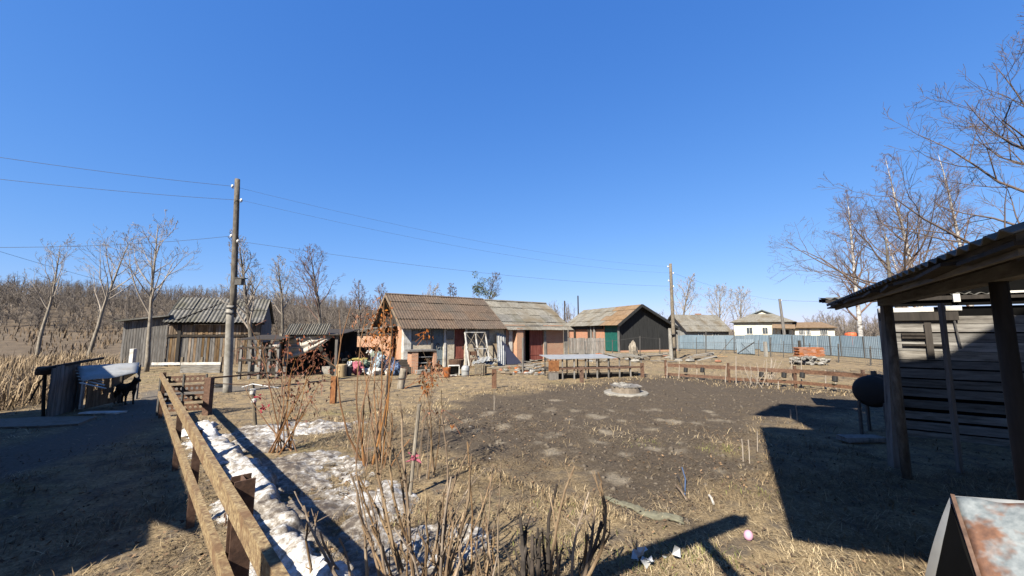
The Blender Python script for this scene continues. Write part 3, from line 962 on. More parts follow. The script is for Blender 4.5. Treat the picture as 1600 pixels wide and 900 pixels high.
outline = [g(1235, 835), g(1186, 665), g(1230, 667), g(1270, 669), g(1233, 651), g(1177, 647), g(1217, 630), g(1262, 633), g(1330, 636),
           on_wall(1411, 562), on_wall(1457, 556), on_wall(1487, 547), on_wall(1550, 509), on_wall(1660, 445)]
prof = [((p - B_).dot(SB), p.z + ((p - B_).dot(SH) + T_) * tel) for p in outline]
zb = prof[0][1]
prof += [(7.0, prof[-1][1]), (7.0, zb + .5), ((g(1450, 872) - B_).dot(SB), ((g(1450, 872) - B_).dot(SH) + T_) * tel)]
t = thing('shadow_panel', 'added panel on posts behind the viewpoint, cut to cast a shadow', 'shadow panel', (Q.x, Q.y, 0))
P = [Q + SB * x + Vector((0, 0, z)) for x, z in prof] + [Q + SB * x - SH * .08 + Vector((0, 0, z)) for x, z in prof]
n = len(prof)
MB().add(P, [tuple(range(n)), tuple(range(2 * n - 1, n - 1, -1))] + [(i, i + n, (i + 1) % n + n, (i + 1) % n) for i in range(n)]).build('shadow_cutout', 'wood_brown', t)
for x in (1.75, 6.8):
    p = Q + SB * x - SH * .2
    MB().beam((p.x, p.y, -.1), (p.x, p.y, zb + .8), .12, .12).build('post', 'wood_dark', t)

# porch beam and brace over the viewer
t = thing('porch_frame', 'timber porch beam with a brace, above the viewpoint', 'porch', (-2, -1.5, 0))
hh = 4.2
p0 = g(905, 903) - SH * hh * cot + Vector((0, 0, hh)); p1 = g(1158, 808) - SH * hh * cot + Vector((0, 0, hh))
p0 = p0 + (p0 - p1) * 0.5
MB().beam(p0, p1, 0.16, 0.13).build('beam', 'wood_grey', t)
MB().beam(p1, p1 + (p1 - p0).normalized() * .12, 0.05, .05).build('beam_end', 'wood_grey', t)
q0 = g(1098, 842) - SH * hh * cot + Vector((0, 0, hh)); q1 = g(1152, 905) - SH * 3.4 * cot + Vector((0, 0, 3.4))
MB().beam(q0, q1, 0.1, 0.1).build('brace', 'wood_grey', t)
pp = p0 + (p1 - p0) * 0.02
MB().beam((pp.x, pp.y, 0), (pp.x, pp.y, hh - .06), 0.13, 0.13).build('post', 'wood_grey', t)

# ============================================================ FENCES ROUND THE GARDEN
def fp(tt, ww=0.0, z=0.0):
    p = FB + FD * tt + FN * ww
    return Vector((p.x, p.y, z))


LEN = (FA - FB).length
t = thing('rail_fence', 'rusty two-rail steel fence running from the foreground to the lattice gate', 'fence', fp(LEN * .5))


def channel(b, p, q, h, d, th):
    """U-section rail between p and q, web towards the path"""
    z0 = Vector((0, 0, h / 2)); nn = FN
    def bar(a0, a1, c0, c1):
        P = [e + nn * s_ + Vector((0, 0, zz)) for e in (p, q) for s_ in (a0, a1) for zz in (c0, c1)]
        b.add(P, [(0, 1, 3, 2), (4, 6, 7, 5), (0, 4, 5, 1), (2, 3, 7, 6), (0, 2, 6, 4), (1, 5, 7, 3)])
    bar(0, th, -h / 2, h / 2)
    bar(th, d, h / 2 - th, h / 2)
    bar(th, d, -h / 2, -h / 2 + th)


def wavy(b, zt, t0, t1, h):
    k = 9
    zs = [random.uniform(-.008, .008) for _ in range(k + 1)]
    for i in range(k):
        a = t0 + (t1 - t0) * i / k; c = t0 + (t1 - t0) * (i + 1) / k
        channel(b, fp(a, 0, zt + zs[i]), fp(c, 0, zt + zs[i + 1]), h, 0.045, 0.006)


b = MB(); wavy(b, 1.02, -2.4, LEN + .12, 0.125); b.build('rail', 'rust_lichen', t)
b = MB(); wavy(b, 0.57, -2.4, LEN + .05, 0.105); b.build('rail', 'rust_lichen', t)


def hpost(tt, top, parent, w=.14, d=.12):
    b = MB()
    for (a0, a1, c0, c1) in ((-w / 2, -w / 2 + .012, 0, d), (w / 2 - .012, w / 2, 0, d), (-w / 2 + .012, w / 2 - .012, d / 2 - .006, d / 2 + .006)):
        P = [fp(tt + a, .05 + c, z) for a in (a0, a1) for c in (c0, c1) for z in (-.25, top)]
        b.add(P, [(0, 1, 3, 2), (4, 6, 7, 5), (0, 4, 5, 1), (2, 3, 7, 6), (0, 2, 6, 4), (1, 5, 7, 3)])
    return b.build('post', 'rust', parent)


pt = fence_tw(g(378, 770, 1.0).x, g(378, 770, 1.0).y)[0]
for k_, top in ((float(pt), 1.10), (float(pt) + 2.35, 1.0), (float(pt) + 4.7, 1.02), (LEN - .02, 1.08), (-1.6, 1.05)):
    hpost(k_, top, t, .14 if abs(k_ - float(pt)) < .01 else .07, .12 if abs(k_ - float(pt)) < .01 else .07)
# wire tie round the lower edge
c = fp(float(pt) - .25, -.012, .95)
MB().tube([c + FD * (.03 * math.cos(a)) + Vector((0, 0, .035 * math.sin(a))) - FN * .004 for a in [i * 6.28 / 10 for i in range(9)]], .004, 4).build('wire_tie', 'rust', t)

# punched-steel lattice gate
gp0 = fp(LEN + .10); gp1 = g(320, 648)
t = thing('lattice_gate', 'dark gate of punched steel strips with round holes at the end of the rail fence', 'gate', ((gp0 + gp1) / 2))
gdv = (gp1 - gp0).normalized()


def punched(p, q, h, holes, th=.006, mname='rust', name='strip', parent=None):
    """a strip with a row of hexagonal holes, between p and q (bottom edge)"""
    d = (q - p); L_ = d.length; d = d / L_; nn = Vector((-d.y, d.x, 0))
    b = MB(); cw = L_ / holes
    for s_ in (0, th):
        for i in range(holes):
            cx = (i + .5) * cw; rad = min(cw, h) * .33
            outer = [(i * cw, 0), (cx, 0), ((i + 1) * cw, 0), ((i + 1) * cw, h / 2), ((i + 1) * cw, h), (cx, h), (i * cw, h), (i * cw, h / 2)]
            ang = [math.atan2(y - h / 2, x - cx) for x, y in outer]
            inner = [(cx + rad * math.cos(a), h / 2 + rad * math.sin(a)) for a in ang]
            P = [p + d * x + Vector((0, 0, y)) + nn * s_ for x, y in outer + inner]
            fs = [(k, (k + 1) % 8, 8 + (k + 1) % 8, 8 + k) for k in range(8)]
            b.add(P, fs)
    return b.build(name, mname, parent)


for k_ in range(4):
    z = 0.10 + k_ * 0.235
    punched(gp0 + Vector((0, 0, z)), gp1 - gdv * .06 + Vector((0, 0, z + .02)), 0.17, 9, parent=t)
for s_ in (0.03, .5, .97):
    p = gp0.lerp(gp1, s_)
    MB().beam((p.x, p.y, .02), (p.x, p.y, 1.02), .04, .03).build('upright', 'metal_dark', t)

# far garden fence: post row with a wire rail
gf_post = [(320, 649, 590), (519, 630, 588), (772, 607, 577), (909, 597, 573), (1004, 590, 567)]
pw = [gd(u, v) for u, v, _ in gf_post]
t = thing('garden_fence', 'low fence of rusty angle posts and one thin rail across the back of the garden', 'fence', pw[2])
tops = []
for (u, v, vt), p in zip(gf_post, pw):
    top = at(u, vt, p.y); tops.append(top)
    ww = .075 if u < 600 else .085
    b = MB().box(p.x - ww, p.x + ww, p.y - .006, p.y + .006, -.2, top.z).box(p.x + ww - .012, p.x + ww, p.y + .006, p.y + .13, -.2, top.z - .003)
    b.build('post', 'rust_orange' if u in (519,) else 'rust', t)
for a, c in zip(tops[:-1], tops[1:]):
    pts = [a.lerp(c, s_) + Vector((0, -.02, -.13 - .08 * math.sin(math.pi * s_))) for s_ in (0, .25, .5, .75, 1)]
    MB().tube(pts, .011, 5).build('rail', 'rust', t)
# horizontal bars by the gate post
a = pw[0]
for z in (.92,):
    q = g(372, 640)
    MB().beam((a.x, a.y, z), (q.x, q.y + 1.2, z - .08), .03, .04).build('bar', 'rust', t)

# right garden fence: two broad rusty punched strips on posts
rf_px = [(1040, 590), (1140, 598), (1243, 605), (1352, 615)]
rp = [gd(u, v) for u, v in rf_px]
rp.append(rp[-1] + (rp[-1] - rp[-2]) * .9)
t = thing('strip_fence', 'low garden fence of two broad rusty strips with black cans hung on it', 'fence', rp[2])
for p in rp:
    MB().beam((p.x, p.y, -.2), (p.x + random.uniform(-.03, .03), p.y, .80), .09, .07).build('post', 'rust', t)
for a, c in zip(rp[:-1], rp[1:]):
    d = (c - a); nn = Vector((-d.y, d.x, 0)).normalized() * .05
    for z, h in ((.60, .15), (.18, .12)):
        s_ = random.uniform(-.03, .03)
        MB().beam(Vector((a.x, a.y, z + s_)) - nn, Vector((c.x, c.y, z - s_ * .5)) - nn, .012, h).build('strip', 'rust', t)
for u, v in ((1098, 578), (1072, 578), (1225, 586), (1254, 586), (1305, 592), (1190, 585)):
    # where the sight line meets the fence
    best = None
    for a, c in zip(rp[:-1], rp[1:]):
        fr = Frame(a, math.degrees(math.atan2((c - a).y, (c - a).x)))
        x, z = fr.hit(u, v, -.09)
        if 0 <= x <= (c - a).length:
            best = fr(x, -.14, z)
    if best is None: continue
    MB().lathe([(.06, -.1), (.085, -.09), (.085, .09), (.06, .1)], best, 10, axis=(.2, .1, 1)).build('hanging_can', 'cloth_black', t)
# thin pale sticks leaning in front of the strip fence
tk = thing('stick_row', 'thin pale sticks stuck in the soil along the strip fence', 'sticks', gd(1130, 600))
for u, v, vt, du in ((1042, 592, 566, 0), (1060, 592, 561, 2), (1089, 594, 566, 0), (1103, 594, 567, -6), (1133, 598, 568, 2), (1150, 600, 556, 0), (1205, 602, 560, 0), (1240, 604, 560, -4), (1252, 604, 562, 0),
                     (1290, 606, 578, 0), (1306, 607, 578, -2), (1366, 604, 583, 0), (1215, 606, 596, 1)):
    p = gd(u, v); q = at(u + du, vt, p.y)
    MB().tube([p - Vector((0, 0, .1)), p.lerp(q, .5) + Vector((random.uniform(-.02, .02), 0, 0)), q], [.022, .018, .014], 5).build('stick', 'twig_pale', tk)

# wire-mesh fence with dark posts in front of the blue metal fence
wf_px = [(1061, 553, 512), (1088, 553, 527), (1103, 551, 517), (1134, 552, 530), (1147, 552, 518), (1185, 556, 532), (1204, 557, 527), (1224, 558, 533), (1265, 562, 536), (1310, 566, 537), (1360, 571, 541), (1420, 577, 546)]
t = thing('mesh_fence', 'wire mesh fence on thin dark steel posts in front of the blue fence', 'fence', gd(1204, 557))
wp = []
for u, v, vt in wf_px:
    p = gd(u, v); q = at(u, vt, p.y); wp.append((p, q))
    MB().tube([(p.x, p.y, -.2), q], .05 if u in (1103, 1147, 1310, 1360, 1204) else .03, 6).build('post', 'metal_dark', t)
for (a, c), (a2, c2) in zip(wp[:-1], wp[1:]):
    for z in (.12, 1.05):
        MB().tube([(a.x, a.y, z), (a2.x, a2.y, z)], .016, 4).build('wire', 'metal_dark', t)
    b = MB(); d = a2 - a; n = max(2, int(d.length / .16))
    for i in range(1, n):
        p = a + d * (i / n)
        b.tube([(p.x, p.y, .12), (p.x, p.y, 1.05)], .006, 3, cap=False)
    for k_ in range(1, 6):
        b.tube([(a.x, a.y, .12 + .155 * k_), (a2.x, a2.y, .12 + .155 * k_)], .005, 3, cap=False)
    b.build('mesh', 'metal_dark', t)['kind'] = 'stuff'
a, c = wp[4]
MB().tube([(a.x - 1.4, a.y, .0), (a.x, a.y, 1.5)], .03, 5).build('brace', 'metal_dark', t)


def panel_fence(name, label, pts, h, mname='metal_blue', wid=1.15):
    t = thing(name, label, 'fence', pts[len(pts) // 2])
    for a, c in zip(pts[:-1], pts[1:]):
        d = c - a; n = max(1, round(d.length / wid)); d = d / n
        dn = d.normalized(); nn = Vector((dn.y, -dn.x, 0))
        for i in range(n):
            p = a + d * i; p = Vector((p.x, p.y, gz(p.x, p.y) + .06))
            dz = random.uniform(-.05, .05)
            MB().corr(p + dn * .01, d - dn * .02, Vector((0, 0, h + dz)), 7, .018, .006, 4).build('panel', mname, t)
            if i % 2 == 0:
                MB().box(p.x - .04, p.x + .04, p.y + .03, p.y + .11, p.z - .3, p.z + h - .05).build('post', 'metal_dark', t)
    return t


pf = [gd(1480, 572), gd(1395, 563), gd(1300, 556), gd(1240, 552), gd(1188, 549)]
panel_fence('blue_fence', 'corrugated blue-grey sheet metal fence to the right of the blue gate', [Vector((p.x, p.y, 0)) for p in pf], 1.72)
pf = [at(1150, 545, 44), at(1100, 545, 46), at(1052, 545, 48)]
panel_fence('blue_fence', 'blue sheet metal fence in front of the grey cottage', [Vector((p.x, p.y, 0)) for p in pf], 1.6)
pf = [at(1235, 545, 47), at(1180, 545, 46), at(1150, 545, 45.5)]
panel_fence('blue_fence', 'blue sheet metal fence standing before the white house', [Vector((p.x, p.y, 0)) for p in pf], 1.65)
# blue gate leaf
a = gd(1152, 553); c = gd(1180, 554)
t = thing('blue_gate', 'small blue sheet metal gate left of the leaning telegraph pole', 'gate', a)
d = c - a
MB().corr(a + Vector((0, 0, .06)), d, Vector((0, 0, 1.35)), 9, .015, .006, 4).build('leaf', 'metal_blue', t)
for z in (.1, 1.38):
    MB().beam(a + Vector((0, .06, z)), c + Vector((0, .06, z)), .04, .05).build('frame_bar', 'metal_dark', t)
MB().beam(a + Vector((0, -.08, .1)), c + Vector((0, -.08, 1.2)), .03, .05).build('brace', 'metal_dark', t)
a = gd(1197, 557)
o = MB().box(a.x - .1, a.x + .1, a.y - .1, a.y + .1, -.3, 1.25, .015).build('gate_post', 'concrete', org=a)
tag(o, 'pale stubby whitewashed post right of the blue gate', 'post')

# ============================================================ BARN (brown and grey roof)
def roof_rows(t, fr, x0, x1, e_y, e_z, r_y, r_z, rows, sheet, mname, waves=7, over=.12, jit=.012, amp=.016, pick=None):
    """sheets on a slope from the eave line (local y=e_y) up to the ridge line (r_y)"""
    cols = max(1, round((x1 - x0) / sheet)); cw = (x1 - x0) / cols
    sl = Vector((0, r_y - e_y, r_z - e_z))
    nrm = (fr.ay * sl.y + Vector((0, 0, sl.z))).normalized()
    up = fr.ax.cross(nrm)
    rr = random.Random(int(abs(x0) * 100) + rows)
    for j in range(rows):
        for i in range(cols):
            f0 = j / rows; f1 = min(1.0, (j + 1) / rows + over / sl.length * 1.0)
            lift = 0.012 * (j % 2) + rr.uniform(0, jit) + 0.012 * ((i + j) % 2)
            p = fr(x0 + i * cw - .02, e_y + sl.y * f0, e_z + sl.z * f0) + up * (lift + (0.03 if True else 0))
            dv = fr.ay * (sl.y * (f1 - f0)) + Vector((0, 0, sl.z * (f1 - f0))) - up * .03
            m_ = pick(i / cols, j / rows) if pick else mname
            b = MB().corr(p, fr.ax * (cw + .04), dv, waves, amp, .008, 5)
            b.build('roof_sheet', m_, t)


co = Vector((-5.98, 22, 0))
bf = Frame((co.x, co.y, 0), 35)
BL, BS, BW, EZ, RZ = 12.14, 6.6, 5.5, 2.32, 4.25
t = barn = thing('barn', 'long low brick barn with a brown and a grey slate roof', 'barn', co)
# walls: front pieces from the pillar to the right end, given by where they show
def bx(u): return bf.hit(u, 530)[0]
def bz(u, v): return bf.hit(u, v)[1]
wall_t = .3
doors = [(677, 693), (710, 726), (820.5, 827.5), (828, 849)]
edges = [bx(642)] 
for a, c in doors: edges += [bx(a), bx(c)]
edges.append(bx(880))
segs = [(edges[0], edges[1], 'plaster_cream'), (edges[2], edges[3], 'plaster_cream'), (edges[4], bx(789), 'plaster_cream'), (bx(789), edges[5], 'brick_orange'), (edges[8], edges[9], 'brick_orange')]
for x0, x1, m_ in segs:
    MB(bf).box(x0, x1, 0, wall_t, -.1, EZ + .25).build('wall', m_, t, uvs=bf)
hd = EZ - .05
for (a, c), m_ in zip(doors, ('blue_paint', 'red_paint', None, 'red_paint')):
    x0, x1 = bx(a), bx(c)
    MB(bf).box(x0, x1, 0.01, wall_t - .01, hd - .02, EZ + .25).build('lintel', 'wood_grey', t)
    if m_:
        n = 5
        for i in range(n):
            w_ = (x1 - x0) / n
            if i == 0:
                dd = MB(bf).box(x0 + .02, x0 + w_ - .004, .06, .10, .12, hd - .04).build('door', m_, t)
            else:
                MB(bf).box(x0 + i * w_ + .004, x0 + (i + 1) * w_ - .004, .06, .10 + random.uniform(-.006, .004), .12, hd - .04).build('plank', m_, dd)
        for z in (.45, 1.7):
            MB(bf).box(x0 + .05, x1 - .05, .045, .058, z, z + .1).build('door_batten', m_, dd)
        MB(bf).box(x1 - .14, x1 - .11, .02, .06, 1.05, 1.2).build('handle', 'metal_dark', dd)
# horseshoe-like ring on the blue door
x0 = bx(685)
MB().tube([bf(x0 + .10 * math.cos(a), .035, 1.25 + .16 * math.sin(a)) for a in [0.3 + i * .5 for i in range(12)]], .02, 5).build('door_ring', 'wood_grey', t)
# floor + back + gable walls
MB(bf).box(0, BL, BW - .3, BW, -.1, EZ + .2).build('back_wall', 'brick_orange', t, uvs=bf)
gf = Frame(bf(0, 0, 0), 35 + 90)
def gable(x, m_, name='gable_wall', top=EZ + .1):
    b = MB(bf).box(x, x + .3, .301, BW - .301, -.1, top)
    return b.build(name, m_, t, uvs=bf)
gable(0, 'brick_orange'); gable(BL - .3, 'brick_orange'); gable(BS, 'brick_orange', 'inner_wall')
# wooden gable triangle of vertical boards
nb = 18
for i in range(nb):
    y0 = BW * i / nb; y1 = BW * (i + 1) / nb
    zz = lambda y: EZ + .12 + (RZ - EZ - .2) * (1 - abs(y - BW / 2) / (BW / 2))
    for x in (0.05, BL - .1):
        MB(bf).hexa([(x, y0 + .006, EZ + .1), (x + .04, y0 + .006, EZ + .1), (x + .04, y1 - .006, EZ + .1), (x, y1 - .006, EZ + .1)],
                    [(x, y0 + .006, zz(y0) + .005), (x + .04, y0 + .006, zz(y0) + .005), (x + .04, y1 - .006, zz(y1) + .005), (x, y1 - .006, zz(y1) + .005)]).build('gable_board', 'wood_dark' if random.random() < .4 else 'wood_grey', t)
# whitewashed corner pillar, posts, plinth
MB(bf).box(bx(630.5), bx(642), -.06, .31, -.1, EZ + .1).build('pillar', 'white_paint', t)
for a, c, m_ in ((673.5, 676.5, 'wood_grey'), (693.5, 696.5, 'white_paint'), (726.5, 729.5, 'white_paint'), (795, 800, 'white_paint'), (881, 886, 'concrete'), (849.5, 853, 'concrete'), (788.5, 790, 'wood_grey'), (815, 818.5, 'wood_grey')):
    MB(bf).box(bx(a), bx(c), -.05, .0 - .002, -.1, EZ + .05).build('post', m_, t)
MB(bf).box(bx(803), bx(813), -.35, -.003, -.1, EZ).build('brick_pier', 'brick_orange', t, uvs=bf)
MB(bf).box(bx(642.5), bx(673), -.05, -.003, -.1, .22).build('plinth', 'concrete', t)
for a, c in ((643.5, 654.5), (657, 671.5), (697, 708.5), (731, 744), (748, 764)):
    window(t, bf, bx(a), bx(c), 1.62, 2.18, -.032, 'wood_grey', n=0)
# front purlin and rafters ends
MB(bf).box(-.3, BL + .3, -.12, .0 - .004, EZ + .0, EZ + .15).build('wall_plate', 'wood_grey', t)
# roofs
ey, by = -.42, BW + .5
slope = (RZ - EZ) / (BW / 2)
ez_ = EZ + slope * ey + .22
def brown_pick(a, b_):
    r_ = random.random()
    return 'slate_brown'
roof_rows(t, bf, -.45, BS, ey, ez_, BW / 2, RZ + .2, 4, 1.15, 'slate_brown', pick=brown_pick)
roof_rows(t, bf, BS + .02, BL + .45, ey, ez_ - .06, BW / 2, RZ + .12, 4, 1.0, 'slate_pale', pick=lambda a, b_: 'slate_pale' if random.random() < .85 else 'slate')
# back slope as one plane of sheets
rb = Frame(bf(BL, BW, 0), 35 + 180)
roof_rows(t, rb, -.45, BL + .45, -.5, EZ - .1, BW / 2, RZ + .16, 2, 1.3, 'slate')
MB(bf).hexa([(-.5, BW / 2 - .12, RZ + .2), (BS, BW / 2 - .12, RZ + .2), (BS, BW / 2 + .12, RZ + .2), (-.5, BW / 2 + .12, RZ + .2)], [(-.5, BW / 2 - .02, RZ + .27), (BS, BW / 2 - .02, RZ + .27), (BS, BW / 2 + .02, RZ + .27), (-.5, BW / 2 + .02, RZ + .27)]).build('ridge_cap', 'slate_brown', t)
MB(bf).hexa([(BS + .02, BW / 2 - .13, RZ + .13), (BL + .5, BW / 2 - .13, RZ + .13), (BL + .5, BW / 2 + .13, RZ + .13), (BS + .02, BW / 2 + .13, RZ + .13)], [(BS + .02, BW / 2 - .03, RZ + .22), (BL + .5, BW / 2 - .03, RZ + .22), (BL + .5, BW / 2 + .03, RZ + .22), (BS + .02, BW / 2 + .03, RZ + .22)]).build('ridge_cap', 'slate_pale', t)
# barge boards on the left gable
for sgn, yy in ((1, ey), (-1, BW - ey)):
    MB().beam(bf(-.48, yy, ez_ - .02), bf(-.48, BW / 2, RZ + .12), .03, .16).build('barge_board', 'wood_brown', t)

# brick annexe left of the barn, under one sloping roof with the tarpaulin canopy
ax0 = at(526, 545, 23.6); ax0.z = 0
t = thing('brick_annexe', 'low orange brick annexe between the tarpaulin canopy and the barn', 'annexe', ax0)
ax1 = at(612, 545, 23.2); ax1.z = 0
af = Frame(ax0, math.degrees(math.atan2((ax1 - ax0).y, (ax1 - ax0).x)))
AL = (ax1 - ax0).length
MB(af).box(0, AL, 0, .25, -.1, 1.85).build('wall', 'brick_orange', t, uvs=af)
MB(af).box(.0, AL, .6, .8, -.1, 2.0).build('back_wall', 'wood_dark', t)
MB(af).hexa([(-.3, -.28, 2.04), (AL + .2, -.28, 2.37), (AL + .2, 2.5, 2.55), (-.3, 2.5, 2.2)], [(-.3, -.28, 2.09), (AL + .2, -.28, 2.42), (AL + .2, 2.5, 2.6), (-.3, 2.5, 2.25)]).build('roof', 'slate', t)
MB(af).box(-.02, AL, -.04, -.003, 1.86, 2.0).build('wall_plate', 'wood_dark', t)
for x in (.3, 1.5):
    MB().beam(af(x, -.26, 2.0), af(x, .5, 2.05), .08, .1).build('rafter', 'wood_dark', t)

# canopy with draped tarpaulin
cp = g(445, 587)
t = thing('canopy_shed', 'open shed with a corrugated canopy and a striped tarpaulin drawn aside', 'shed', cp)
cf = Frame(cp, 6)
cx = lambda u: cf.hit(u, 560)[0]
cz = lambda v: cf.hit(480, v)[1]
xl, xr = cx(440), cx(528)
for u in (437, 446, 525):
    MB(cf).box(cx(u) - .06, cx(u) + .06, -.06, .06, -.2, 2.0).build('post', 'wood_grey' if u != 437 else 'bark_pale', t)
for k_ in range(4):
    w_ = (cx(513) - cx(447)) / 4
    MB().corr(cf(cx(447) + k_ * w_, -.35, cz(522.5) + .0), cf.ax * w_, cf.ay * .55 + Vector((0, 0, .52)), 4.5, .035, .008, 5).build('roof_sheet', 'slate_pale', t)
MB(cf).hexa([(cx(447), -.25, 1.9), (xr + .1, -.25, 1.92), (xr + .1, 3.2, 2.2), (cx(447), 3.2, 2.2)], [(cx(447), -.25, 1.94), (xr + .1, -.25, 1.96), (xr + .1, 3.2, 2.24), (cx(447), 3.2, 2.24)]).build('roof_deck', 'wood_dark', t)
MB(cf).box(xl, xr + .05, 2.8, 2.9, -.1, 2.1).build('back_wall', 'wood_dark', t)
MB(cf).box(xl, xl + .08, .08, 2.79, -.1, 1.9).build('side_wall', 'wood_dark', t)
# tarpaulin: swagged cloth
P = []; F = []
nu, nv = 26, 14
for j in range(nv + 1):
    for i in range(nu + 1):
        s_ = i / nu; q_ = j / nv
        hgt = 1.95 - q_ * (1.15 * (1 - s_) ** 0.9 + .05)
        sw = -.05 * math.sin(s_ * math.pi)
        y = -.1 + .06 * math.sin(q_ * 18 + s_ * 5) * (1 - .4 * s_) + .03 * math.sin(s_ * 22)
        x = cx(448) + (cx(521) - cx(448)) * s_
        P.append(cf(x, y, hgt + sw * q_ * 3))
for j in range(nv):
    for i in range(nu):
        a = j * (nu + 1) + i
        F.append((a, a + 1, a + nu + 2, a + nu + 1))
tp = MB().add(P, F).build('tarpaulin', 'cloth_cream', t, smooth=True)
sm = tp.modifiers.new('thickness', 'SOLIDIFY'); sm.thickness = .012
mat('stripe', [(0.35, (0.24, 0.20, 0.17)), (0.5, (0.52, 0.48, 0.42)), (0.65, (0.60, 0.57, 0.52))], 5, .9, .3, stretch=(.15, .15, 4))
tp.data.materials[0] = M['stripe']

# wooden pen between the pole and the canopy
pn = g(372, 592)
t = thing('animal_pen', 'dark weathered board pen with open bays behind the telegraph pole', 'pen', pn)
pf_ = Frame(pn, 3)
px_ = lambda u: pf_.hit(u, 565)[0]
pz_ = lambda v: pf_.hit(400, v)[1]
for u in (376, 391, 406, 421, 434):
    MB(pf_).box(px_(u) - .05, px_(u) + .05, -.05, .05, -.2, pz_(540) + random.uniform(0, .06)).build('post', 'wood_grey', t)
for v in (543, 562, 582):
    MB(pf_).box(px_(372), px_(436), -.085, -.053, pz_(v) - .04, pz_(v) + .04).build('rail', 'wood_dark', t)
nb = 14
for i in range(nb):
    a, c = px_(372) + (px_(436) - px_(372)) * i / nb, px_(372) + (px_(436) - px_(372)) * (i + 1) / nb
    MB(pf_).box(a + .01, c - .01, 1.5, 1.53, -.1, 1.55 + random.uniform(-.12, .1)).build('back_board', 'wood_dark', t)
MB(pf_).hexa([(px_(370), -.1, 1.72), (px_(440), -.1, 1.72), (px_(440), 1.8, 1.9), (px_(370), 1.8, 1.9)], [(px_(370), -.1, 1.76), (px_(440), -.1, 1.76), (px_(440), 1.8, 1.94), (px_(370), 1.8, 1.94)]).build('roof', 'wood_dark', t)
for a, c, z0, z1, m_ in ((392, 405, .1, .65, 'concrete'), (408, 420, .02, .5, 'wood_dark'), (422, 433, 1.25, 1.68, 'white_paint')):
    MB(pf_).box(px_(a), px_(c), .1, .13, z0, z1).build('panel', m_, t)

# ============================================================ WOODEN SHED ON THE LEFT
so = at(257, 568, 24); so.z = gz(so.x, so.y)
t = thing('plank_shed', 'weathered plank shed with a corrugated slate roof behind the telegraph pole', 'shed', so)
sf = Frame((so.x, so.y, so.z), 24)
sx_ = lambda u: sf.hit(u, 540)[0]
sz_ = lambda v: sf.hit(330, v)[1]
SL = sx_(405); SE = sz_(504); 
D = 4.4
for (z0, z1, rowm) in ((-.1, sz_(526), 'wood_brown'), (sz_(522.5), sz_(507.5), 'wood_brown')):
    n = 36
    for i in range(n):
        a, c = SL * i / n, SL * (i + 1) / n
        m_ = 'wood_brown' if (random.random() < .62 or z0 > 0) else 'wood_grey'
        MB(sf).box(a + .008, c - .008, random.uniform(-.012, .012), .03, z0 + random.uniform(-.03, .03), z1 + (random.uniform(-.03, .02) if z0 < 0 else 0)).build('plank', m_, t)
MB(sf).box(-.02, SL + .02, -.06, -.015, sz_(526), sz_(522.8)).build('rail', 'wood_dark', t)
MB(sf).box(-.2, SL + .2, .05, .15, SE - .12, SE + .02).build('wall_plate', 'wood_dark', t)
MB(sf).box(sx_(277) - .04, sx_(281), -.075, -.02, 0, sz_(507)).build('post', 'wood_dark', t)
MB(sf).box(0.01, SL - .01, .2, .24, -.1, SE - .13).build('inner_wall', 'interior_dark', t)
for x in (0, SL):
    n = 20
    for i in range(n):
        y0, y1 = .25 + (D - .25) * i / n, .25 + (D - .25) * (i + 1) / n
        top = lambda y: SE + (1.65) * (1 - abs(y - D / 2) / (D / 2)) - .05
        MB(sf).hexa([(x - .02, y0 + .005, -.1), (x + .02, y0 + .005, -.1), (x + .02, y1 - .005, -.1), (x - .02, y1 - .005, -.1)],
                    [(x - .02, y0 + .005, top(y0)), (x + .02, y0 + .005, top(y0)), (x + .02, y1 - .005, top(y1)), (x - .02, y1 - .005, top(y1))]).build('plank', 'wood_grey', t)
roof_rows(t, sf, -.15, SL + .15, -.4, SE - .02, D / 2, SE + 1.72, 2, 1.0, 'slate', waves=5, amp=.036)
rb = Frame(sf(SL, D, 0), 204)
roof_rows(t, rb, -.15, SL + .15, -.4, SE - .02, D / 2, SE + 1.70, 2, 1.2, 'slate', waves=6)
MB().beam(sf(sx_(275), -.28, SE + .14), sf(sx_(332), D / 2 - .5, SE + 1.42), .09, .06).build('roof_pole', 'wood_dark', t)
# lean-to
LX = sx_(190)
n = 17
ltop = lambda x: sz_(494.5) + (sz_(503.5) - sz_(494.5)) * (x / LX)
for i in range(n):
    a, c = LX * i / n, LX * (i + 1) / n
    MB(sf).hexa([(a - .008, -.05, -.1), (c + .008, -.05, -.1), (c + .008, -.02, -.1), (a - .008, -.02, -.1)],
                [(a - .008, -.05, ltop(a)), (c + .008, -.05, ltop(c)), (c + .008, -.02, ltop(c)), (a - .008, -.02, ltop(a))]).build('plank', 'wood_grey', t)
MB(sf).hexa([(LX - .3, -.35, ltop(LX) - .02), (.1, -.35, ltop(0) - .02), (.1, 3.2, ltop(0) + .1), (LX - .3, 3.2, ltop(LX) + .1)],
            [(LX - .3, -.35, ltop(LX) + .06), (.1, -.35, ltop(0) + .06), (.1, 3.2, ltop(0) + .18), (LX - .3, 3.2, ltop(LX) + .18)]).build('lean_to_roof', 'slate', t)
MB(sf).box(LX, LX + .05, -.015, 3, -.1, ltop(LX)).build('lean_to_side', 'wood_grey', t)
